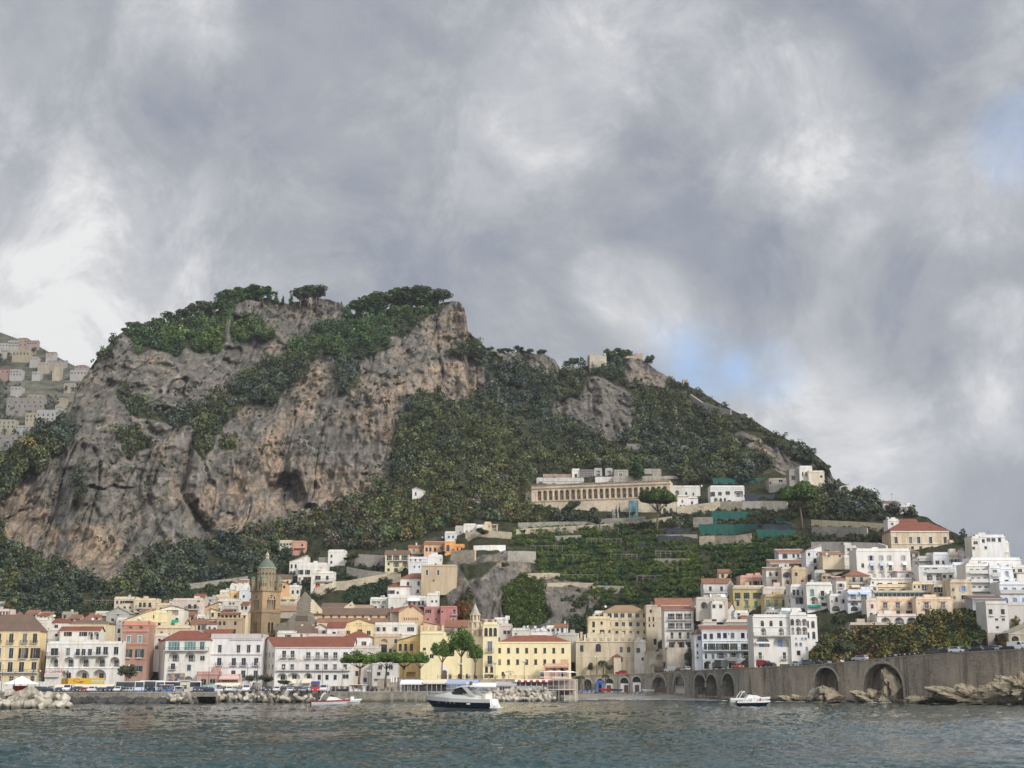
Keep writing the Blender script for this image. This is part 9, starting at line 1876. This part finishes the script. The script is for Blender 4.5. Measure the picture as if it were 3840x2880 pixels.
def banner():
 Y=440;root=empty('hoarding',(gx(308,Y),Y,QZ));tag(root,'long yellow building site hoarding with dark emblem below the loggia hotel','hoarding');s=Y/F
 yl=plain('hoarding_yellow',(.72,.42,.04),.8);a,b=xat(256,2550,Y)-root.location.x,xat(392,2550,Y)-root.location.x;c=xat(224,2550,Y)-root.location.x;z0,z1=zat(2567,Y)-QZ,zat(2543,Y)-QZ
 q=MB();q.box(a,b,-.1,0,z0,z1);q.build('panel',yl,root);q=MB();q.add([(c,1.6,z0),(a,0,z0),(a,0,z1),(c,1.6,z1),(c,1.7,z0),(a,.1,z0),(a,.1,z1),(c,1.7,z1)],[(0,1,2,3),(7,6,5,4),(3,2,6,7)]);q.build('side_panel',plain('hoarding_ochre',(.50,.30,.04),.8),root)
 q=MB();m=(a+b)/2-1.9;zc=(z0+z1)/2
 q.tube([(m-1.2+.9*math.cos(t*.5),-.13,zc+.35+.42*math.sin(t*.5))for t in range(11)],.06,5);q.box(m-.9,m+.9,-.14,-.105,zc-.45,zc-.28);q.box(m-.2,m+1.1,-.14,-.105,zc-.15,zc+.02);q.build('emblem',DARKF,root)
 q=MB();q.box(m+3.6,m+8.0,-.14,-.105,zc-.05,zc+.32);q.box(m+3.6,m+7.0,-.14,-.105,zc-.5,zc-.28);q.build('pale_lettering_band',plain('pale_mint',(.55,.70,.50)),root)
 q=MB()
 for x in(a+.1,(a+b)/2,b-.1):q.box(x-.08,x+.08,.02,.16,0,z1)
 q.build('post',POLE,root)
banner()
def awning_row(name,label,cat,u0,u1,vt,vb,Y,m,posts=5,dep=5.0,slope_=1.0,z0=QZ,wall=None,glaz=False,rail_=False):
 root=empty(name,(gx(u0,Y),Y,z0));tag(root,label,cat);W=gx(u1,Y)-gx(u0,Y);z1=zat(vt,Y)-z0
 q=MB();q.add([(-.2,-.3,z1-slope_),(W+.2,-.3,z1-slope_),(W+.2,dep,z1),(-.2,dep,z1),(-.2,-.3,z1-slope_-.1),(W+.2,-.3,z1-slope_-.1),(W+.2,dep,z1-.1),(-.2,dep,z1-.1)],[(0,1,2,3),(7,6,5,4),(0,4,5,1),(1,5,6,2),(2,6,7,3),(3,7,4,0)]);q.box(-.2,W+.2,-.34,-.305,z1-slope_-.4,z1-slope_+.02);q.build('canopy',m,root)
 for i in range(posts):
  x=W*i/(posts-1);q=MB();q.box(x-.06,x+.06,-.2,-.08,0,z1-slope_-.1);q.build('post',FRAME,root)
 q=MB();q.box(0,W,dep-.3,dep-.1,0,z1-.12);q.build('back_wall',wall or plaster((.45,.40,.36)),root)
 if glaz:
  q=MB();n=max(2,int(W/2.2))
  q.box(0,W,-.06,-.04,.05,z1-slope_-.1);q.build('glazing',glass('veranda_glass',(.16,.18,.20)),root)
  q=MB()
  for i in range(n+1):q.box(W*i/n-.05,W*i/n+.05,-.14,-.065,0,z1-slope_-.1)
  q.box(0,W,-.13,-.07,.9,1.0);q.build('glazing_bar',FRAME,root)
 if rail_:q=MB();rail(q,[(0,-.4),(W,-.4)],0,1.0,0,.6);q.build('railing',RAILW,root)
 for i in range(max(1,int(W/4))):
  q=MB();x=1.2+i*3.6;q.lathe([(.05,0),(.05,.7),(.5,.72),(.5,.76)],10,(x,1.2,0));q.build('table',DARKF,root)
 return root,W,z1
awning_row('restaurant','white canopied waterfront restaurant left of the blue awning','restaurant',1502,1584,2549,2587,412,CLOTH,7)
awning_row('restaurant','glazed waterfront restaurant with cream roller blinds','restaurant',1584,1672,2547,2586,412,CREAM_CL,6)
awning_row('restaurant','glazed white veranda restaurant with blue awning edge behind the yacht','restaurant',1672,1790,2549,2586,412,plain('blue_grey_canvas',(.36,.42,.56)),7,glaz=True)
awning_row('restaurant','white glazed pavilion directly above the yacht hardtop','restaurant',1770,1858,2560,2586,408,CLOTH,5,glaz=True)
awning_row('bathing_hut','pink and white row of bathing huts behind the tetrapods','bathing huts',1862,1936,2556,2586,410,plain('grey_canvas',(.42,.40,.40)),8,wall=plain('pink_boards',(.62,.38,.38)))
awning_row('cafe','long cream cafe awning under the yellow hoarding','cafe',200,416,2566,2590,432,CREAM_CL,8,4)
awning_row('cafe','low white canopy before the green glass hotel','cafe',604,735,2562,2588,436,CLOTH,6,4)
awning_row('cafe','green and cream cafe umbrella roof before the ornate palazzo','cafe',800,892,2560,2586,434,CREAM_CL,5,4)
awning_row('bus_shelter','long white bus shelter roof before the green glass hotel','shelter',520,604,2552,2588,430,CLOTH,6,3,.2)
awning_row('shop','brown fronted shop terrace under the low pines','shop',1478,1560,2540,2575,446,plain('brown_canvas',(.22,.15,.11)),5,4)
def beach_club():
 Y=412;root=empty('beach_club',(gx(1930,Y),Y,QZ));tag(root,'two storey white beach club on stilts with red and white scalloped awnings','beach club');W=gx(2158,Y)-gx(1930,Y);zf=zat(2585,Y)-QZ;w1=gx(2090,Y)-gx(1930,Y)
 q=MB();q.box(0,W,0,9,zf-.2,zf);q.build('deck',FRAME,root)
 q=MB();q.box(0,W*.62,.2,9,zf+2.7,zf+2.9);q.box(W*.62,W*.95,-.3,9,zf+3.2,zf+3.35);q.build('roof',CLOTH,root)
 q=MB();q.box(w1*.6,w1*1.25,2,8.5,zf+5.0,zf+5.15);q.box(w1*.6,w1*1.25,2,8.5,zf+3.5,zf+3.65);q.build('upper_roof',CLOTH,root)
 for i in range(12):
  x=W*i/11;q=MB();q.box(x-.07,x+.07,.05,.19,-2.6,zf+2.7);q.build('stilt',FRAME,root)
 for i in range(5):
  x=w1*(.6+.65*i/4);q=MB();q.box(x-.05,x+.05,2.1,2.2,zf+3.6,zf+5.0);q.build('post',FRAME,root)
 for i in range(12):
  x=W*.6*i/12;q=MB();k=6;r=W*.6/24;q.prism_y([(x,zf+2.7),(x+2*r,zf+2.7)]+[(x+r+r*math.cos(math.pi*t/k),zf+2.45-.35*math.sin(math.pi*t/k))for t in range(k+1)],-.5,.15);q.build('awning_scallop',RED_CL if i%2 else CLOTH,root)
 q=MB();rail(q,[(0,-.02),(W,-.02)],zf,1.0,0,.5);rail(q,[(w1*.6,2.05),(w1*1.25,2.05)],zf+3.65,1.0,0,.6);q.build('railing',RAILW,root)
 q=MB();q.box(W*.02,W*.45,.02,.1,zf+.1,zf+.9);q.build('sign_board',plain('sign_grey',(.40,.42,.42)),root)
 q=MB();q.box(.2,W-.2,8.3,8.5,-1,zf+2.6);q.build('back_wall',plaster((.34,.26,.24)),root)
 q=MB();q.box(W*.7,W,-.06,.02,zf-.36,zf-.22);q.build('red_fascia',plain('dull_red',(.22,.05,.04)),root)
 for i in range(7):
  x=1+i*W/7.5;q=MB();q.lathe([(.05,0),(.05,.7),(.55,.72),(.55,.76)],10,(x,2.0,zf));q.build('table',DARKF,root)
beach_club()
def parasol(u,Y,z,r,m,lab,h=2.5,closed=False):
 root=empty('parasol',(gx(u,Y)if z<5 else xat(u,2510,Y),Y,z));tag(root,lab,'parasol');q=MB();q.tube([(0,0,0),(0,0,h)],.04,6);q.build('pole',FRAME,root);q=MB()
 q.lathe([(.25,h-1.3),(.2,h-.6),(.03,h+.3)]if closed else[(r,h-.45),(r*.6,h-.12),(.03,h+.15)],8);q.build('canopy',m,root)
for a in[(2065,437,6.45,3.2,CLOTH,'left big white parasol on the terrace at the convent end'),(2095,438,6.45,3.0,CLOTH,'middle big white parasol on the terrace at the convent end'),(2128,440,6.45,3.2,CLOTH,'right big white parasol on the terrace at the convent end'),(1912,437.5,6.45,1.8,plain('straw_canvas',(.42,.36,.24)),'straw coloured parasol before the long convent'),(700,424,QZ,2.4,plain('dark_canvas',(.05,.05,.06)),'dark parasol before the arched portal of the green glass hotel'),(790,420,QZ,2.2,GREEN_CL,'green parasol before the pink cafe'),(818,420,QZ,2.2,CREAM_CL,'cream parasol right of the green parasol'),(850,420,QZ,2.2,CREAM_CL,'second cream parasol right of the green parasol'),(880,420,QZ,2.2,CREAM_CL,'rightmost cream parasol before the ornate palazzo')]:parasol(*a)
for u in(1466,1474,1486):parasol(u,402,QZ,.5,CLOTH,'furled white parasol under the pines, %s of three'%{1466:'left',1474:'middle',1486:'right'}[u],4.2,True)
def marquee():
 Y=405;root=empty('marquee',(gx(78,Y),Y,QZ));tag(root,'white pointed marquee behind the concrete cubes','marquee');w_=5.4
 q=MB();q.lathe([(w_,2.3),(w_*.55,3.2),(.1,4.6)],4,ph=R(40));q.build('roof',CLOTH,root)
 for k in range(4):
  a=R(40)+k*math.pi/2;q=MB();q.tube([(w_*.96*math.cos(a),w_*.96*math.sin(a),0),(w_*.96*math.cos(a),w_*.96*math.sin(a),2.4)],.06,6);q.build('post',FRAME,root)
 q=MB();q.box(-3,3,1.5,1.6,0,1.8);q.build('red_side_panel',RED_CL,root)
marquee()
def white_terrace():
 root=empty('terrace',(gx(55,440),440,QZ));tag(root,'white balustraded terrace with scalloped edge before the yellow hotel','terrace');q=MB();q.box(-13,8,0,12,0,zat(2556,440)-QZ);q.build('terrace_wall',plaster(Wt,.4),root);q=MB();rail(q,[(-13,.1),(8,.1)],zat(2556,440)-QZ,1.0,0,.45);q.build('railing',RAILW,root)
 for k in range(9):q=MB();q.lathe([(.02,-.05),(.42,-.05),(.42,.05),(.02,.05)],10);o=q.build('roundel',plaster((.5,.47,.42)),root,(-12+k*2.3,-.03,zat(2566,440)-QZ));o.rotation_euler=(R(90),0,0)
white_terrace()
def monument():
 Y=392;root=empty('monument',(gx(962,Y),Y,QZ));tag(root,'pale stone monument pyramid carrying a dark standing statue','monument');q=MB();q.lathe([(1.9,0),(1.5,.6),(1.15,2.6),(.9,2.75)],6);q.build('pedestal',CONC,root)
 s=put('statue_figure',person_mesh('stand',plain('bronze',(.06,.065,.055)),plain('bronze',(.06,.065,.055))),root,(0,0,2.74),0,(1.5,1.5,1.5));s.data.materials[0]=plain('bronze',(.06,.065,.055));s.data.materials[3]=plain('bronze',(.06,.065,.055))
monument()
def fence(u0,u1,Y0,Y1,z,lab,step=2.0):
 root=empty('railing',(gx(u0,Y0),Y0,z));tag(root,lab,'railing');a,b=Vector((0,0,0)),Vector((gx(u1,Y1)-gx(u0,Y0),Y1-Y0,0));n=int((b-a).length/step)
 for k in range(min(n,90)+1):p=a.lerp(b,k/min(n,90));q=MB();q.box(p.x-.05,p.x+.05,p.y-.05,p.y+.05,0,1.15);q.build('post',IRON,root)
 q=MB()
 for h in(.45,.8,1.12):q.tube([a+Vector((0,0,h)),b+Vector((0,0,h))],.03,5)
 q.build('bar',IRON,root)
fence(1240,1640,386.9,388.8,QZ+.3,'dark iron railing along the pier edge left of the yacht')
fence(1642,1870,388.8,394.4,QZ+.3,'dark iron railing along the pier edge behind the yacht')
fence(500,720,361,361,QZ+.3,'dark railing on the quay edge before the coaches')
fence(1640,2030,436.4,436.4,6.45,'pale street railing above the restaurants before the convent')
def lounger(u,v,lab,m):
 Y=452-(v-2590)*.8;z=zat(v,Y);root=empty('beach_chair',(xat(u,v,Y),Y,z),random.uniform(-.8,.8));tag(root,lab,'beach chair','blue beach chairs');q=MB();q.box(-.9,.5,-.3,.3,.32,.38);q.build('seat',m,root);q=MB();q.prism_y([(.5,.34),(1.1,.85),(1.06,.9),(.46,.4)],-.3,.3);q.build('backrest',m,root)
 for x in(-.8,.4):
  for y in(-.26,.22):q=MB();q.box(x,x+.04,y,y+.04,-.3,.32);q.build('leg',FRAME,root)
for k,(u,v)in enumerate([(2160,2595),(2168,2598),(2178,2596),(2186,2600),(2194,2595),(2202,2599),(2210,2596),(2218,2600),(2370,2602),(2382,2604),(2402,2604),(2412,2606)]):
 lounger(u,v,'%s beach chair, %s from the left on the grey sand'%(['blue','pale blue'][k%2],ORD[k]),BLUE_CL if k%2==0 else plain('pale_blue_canvas',(.42,.52,.72)))
def rowboat(u,v,lab,c):
 Y=455;root=empty('rowing_boat',(xat(u,v,Y),Y,zat(v,Y)),R(20));tag(root,lab,'rowing boat');rows=hull(4.2,1.5,.7,.4,.05,8);q=MB();skin(rows,0,1,0,q);skin(rows,1,2,0,q);skin(rows,2,3,0,q);skin(rows,3,4,0,q);transom(rows,q,0);q.build('hull',paint(c,PAINT[c]),root);q=MB();deck(rows,q,0,z=-.25);q.build('deck',TEAK,root)
rowboat(2310,2592,'dark blue rowing boat drawn up before the white door arches','dark blue');rowboat(2268,2590,'red rowing boat drawn up beside the blue shop arch','red');rowboat(2430,2594,'white rowing boat under cover at the viaduct foot','white')
DISH=MB();DISH.lathe([(.02,0),(.28,.05),(.45,.16),(.43,.17),(.27,.07),(.02,.03)],12);DM=DISH.mesh('dish',plain('dish_white',(.70,.70,.69)))
for k,(u,v,Y,lab)in enumerate([(207,2310,486,'over the red hipped roof left of the loggia hotel'),(350,2322,487,'on the low brown hipped roof'),(526,2318,497,'on the yellow lean-to house'),(582,2344,490,'on the cream terrace wall'),(1386,2322,486,'over the planted roof terrace'),(1980,2350,482,'on the low white house behind the convent'),(2008,2352,482,'second over the convent roof'),(2033,2358,482,'third over the convent roof'),(2270,2275,486,'left of the tan tile roof of the tall palazzo'),(2608,2275,463,'over the shuttered four storey house'),(2898,2284,409,'above the dark rooftop veranda'),(3100,2078,470,'on the low red roofed attic'),(3480,2112,470,'on the green topped arch house'),(1659,2016,585,'over the long orange house'),(2630,1823,640,'on the pale domed house roof')]):
 root=empty('satellite_dish',(xat(u,v,Y),Y-.6,zat(v,Y)),.4*math.sin(k));tag(root,'white satellite dish %s'%lab,'satellite dish','satellite dishes');o=put('dish',DM,root);o.rotation_euler=(R(70),0,0);q=MB();q.tube([(0,.1,0),(0,.25,-1.6)],.04,5);q.build('mast',IRON,root)
for k,(u,v,hp,Y,lab)in enumerate([(1166,1150,40,846,'thin pale pole on the ridge beside the round tree'),(1700,1146,34,850,'slim stone cross on the rocky right corner of the mountain top'),(2124,2362,46,486,'roof antenna mast above the convent'),(1938,2362,46,482,'tall roof antenna behind the tower block of the convent'),(3182,1845,34,600,'bare pole on the right ridge'),(3346,1890,44,575,'wooden electricity pole on the right ridge with cross arms'),(2681,2180,40,470,'pole beside the pale grey house')]):
 root=empty('mast',(xat(u,v,Y),Y,zat(v,Y)));tag(root,lab,'mast');h=hp*Y/F;q=MB();q.tube([(0,0,-1),(0,0,h)],[.16 if Y>800 else.07,.1 if Y>800 else.05],6);q.build('pole',TERP if Y>800 else IRON,root);q=MB();a=.9 if Y>800 else.6;q.box(-a,a,-.05,.05,h*.82,h*.82+.12);q.build('cross_arm',TERP if Y>800 else IRON,root)
def kiosk(u,Y,lab,m,w_=2.4,h=2.6):
 root=empty('kiosk',(gx(u,Y),Y,QZ));tag(root,lab,'kiosk');q=MB();q.box(-w_/2,w_/2,0,2,0,h);q.build('body',m,root);q=MB();q.box(-w_/2-.3,w_/2+.3,-.5,2.2,h+.003,h+.14);q.build('roof',CLOTH,root);q=MB();q.box(-w_*.3,w_*.3,-.03,-.003,1.0,2.0);q.build('hatch',DARKF,root)
kiosk(690,374,'pale cream advertising kiosk before the white buses',plain('kiosk_cream',(.66,.60,.50)),2.2,3.2);kiosk(668,370,'grey blue ticket kiosk on the quay edge',plain('kiosk_grey',(.32,.36,.40)),1.6,1.6);kiosk(622,372,'blue striped ticket kiosk with white roof beside the coaches',SH_BL,2.6,2.0);kiosk(1338,404,'white ticket booth before the broadest pine',CLOTH,5.0,2.0);kiosk(1960,438,'small blue and white booth on the convent street',SH_BL,1.6,3.0)
def mosaic():
 Y=461.8;root=empty('mosaic',(xat(660,2540,Y),Y,zat(2563,Y)));tag(root,'large mosaic panel of dark blue shapes on gold on the hotel wall','mosaic');s=Y/F;w_,h=59*s,34*s
 m,nt,b=_new('mosaic_tiles');vo=N(nt,'ShaderNodeTexVoronoi');vo.inputs['Scale'].default_value=1.1;L(nt,mapped(nt,(1,1,1)),vo.inputs['Vector']);n1=noise(nt,mapped(nt,(1,1,1)),1.1,3);a=mixc(nt,ramp(nt,n1,[(.44,0),(.50,1)]),(.50,.34,.07),(.06,.06,.13));a=mixc(nt,ramp(nt,vo.outputs['Distance'],[(.45,0),(.55,.5)]),a,(.30,.24,.30));L(nt,a,b.inputs['Base Color'])
 q=MB();q.box(-w_/2,w_/2,-.06,0,0,h);q.build('panel',m,root);q=MB()
 for(x0,x1,z0,z1)in((-w_/2-.3,w_/2+.3,h,h+.3),(-w_/2-.3,w_/2+.3,-.3,0),(-w_/2-.3,-w_/2,0,h),(w_/2,w_/2+.3,0,h)):q.box(x0,x1,-.12,0,z0,z1)
 q.build('frame',CPN,root)
mosaic()
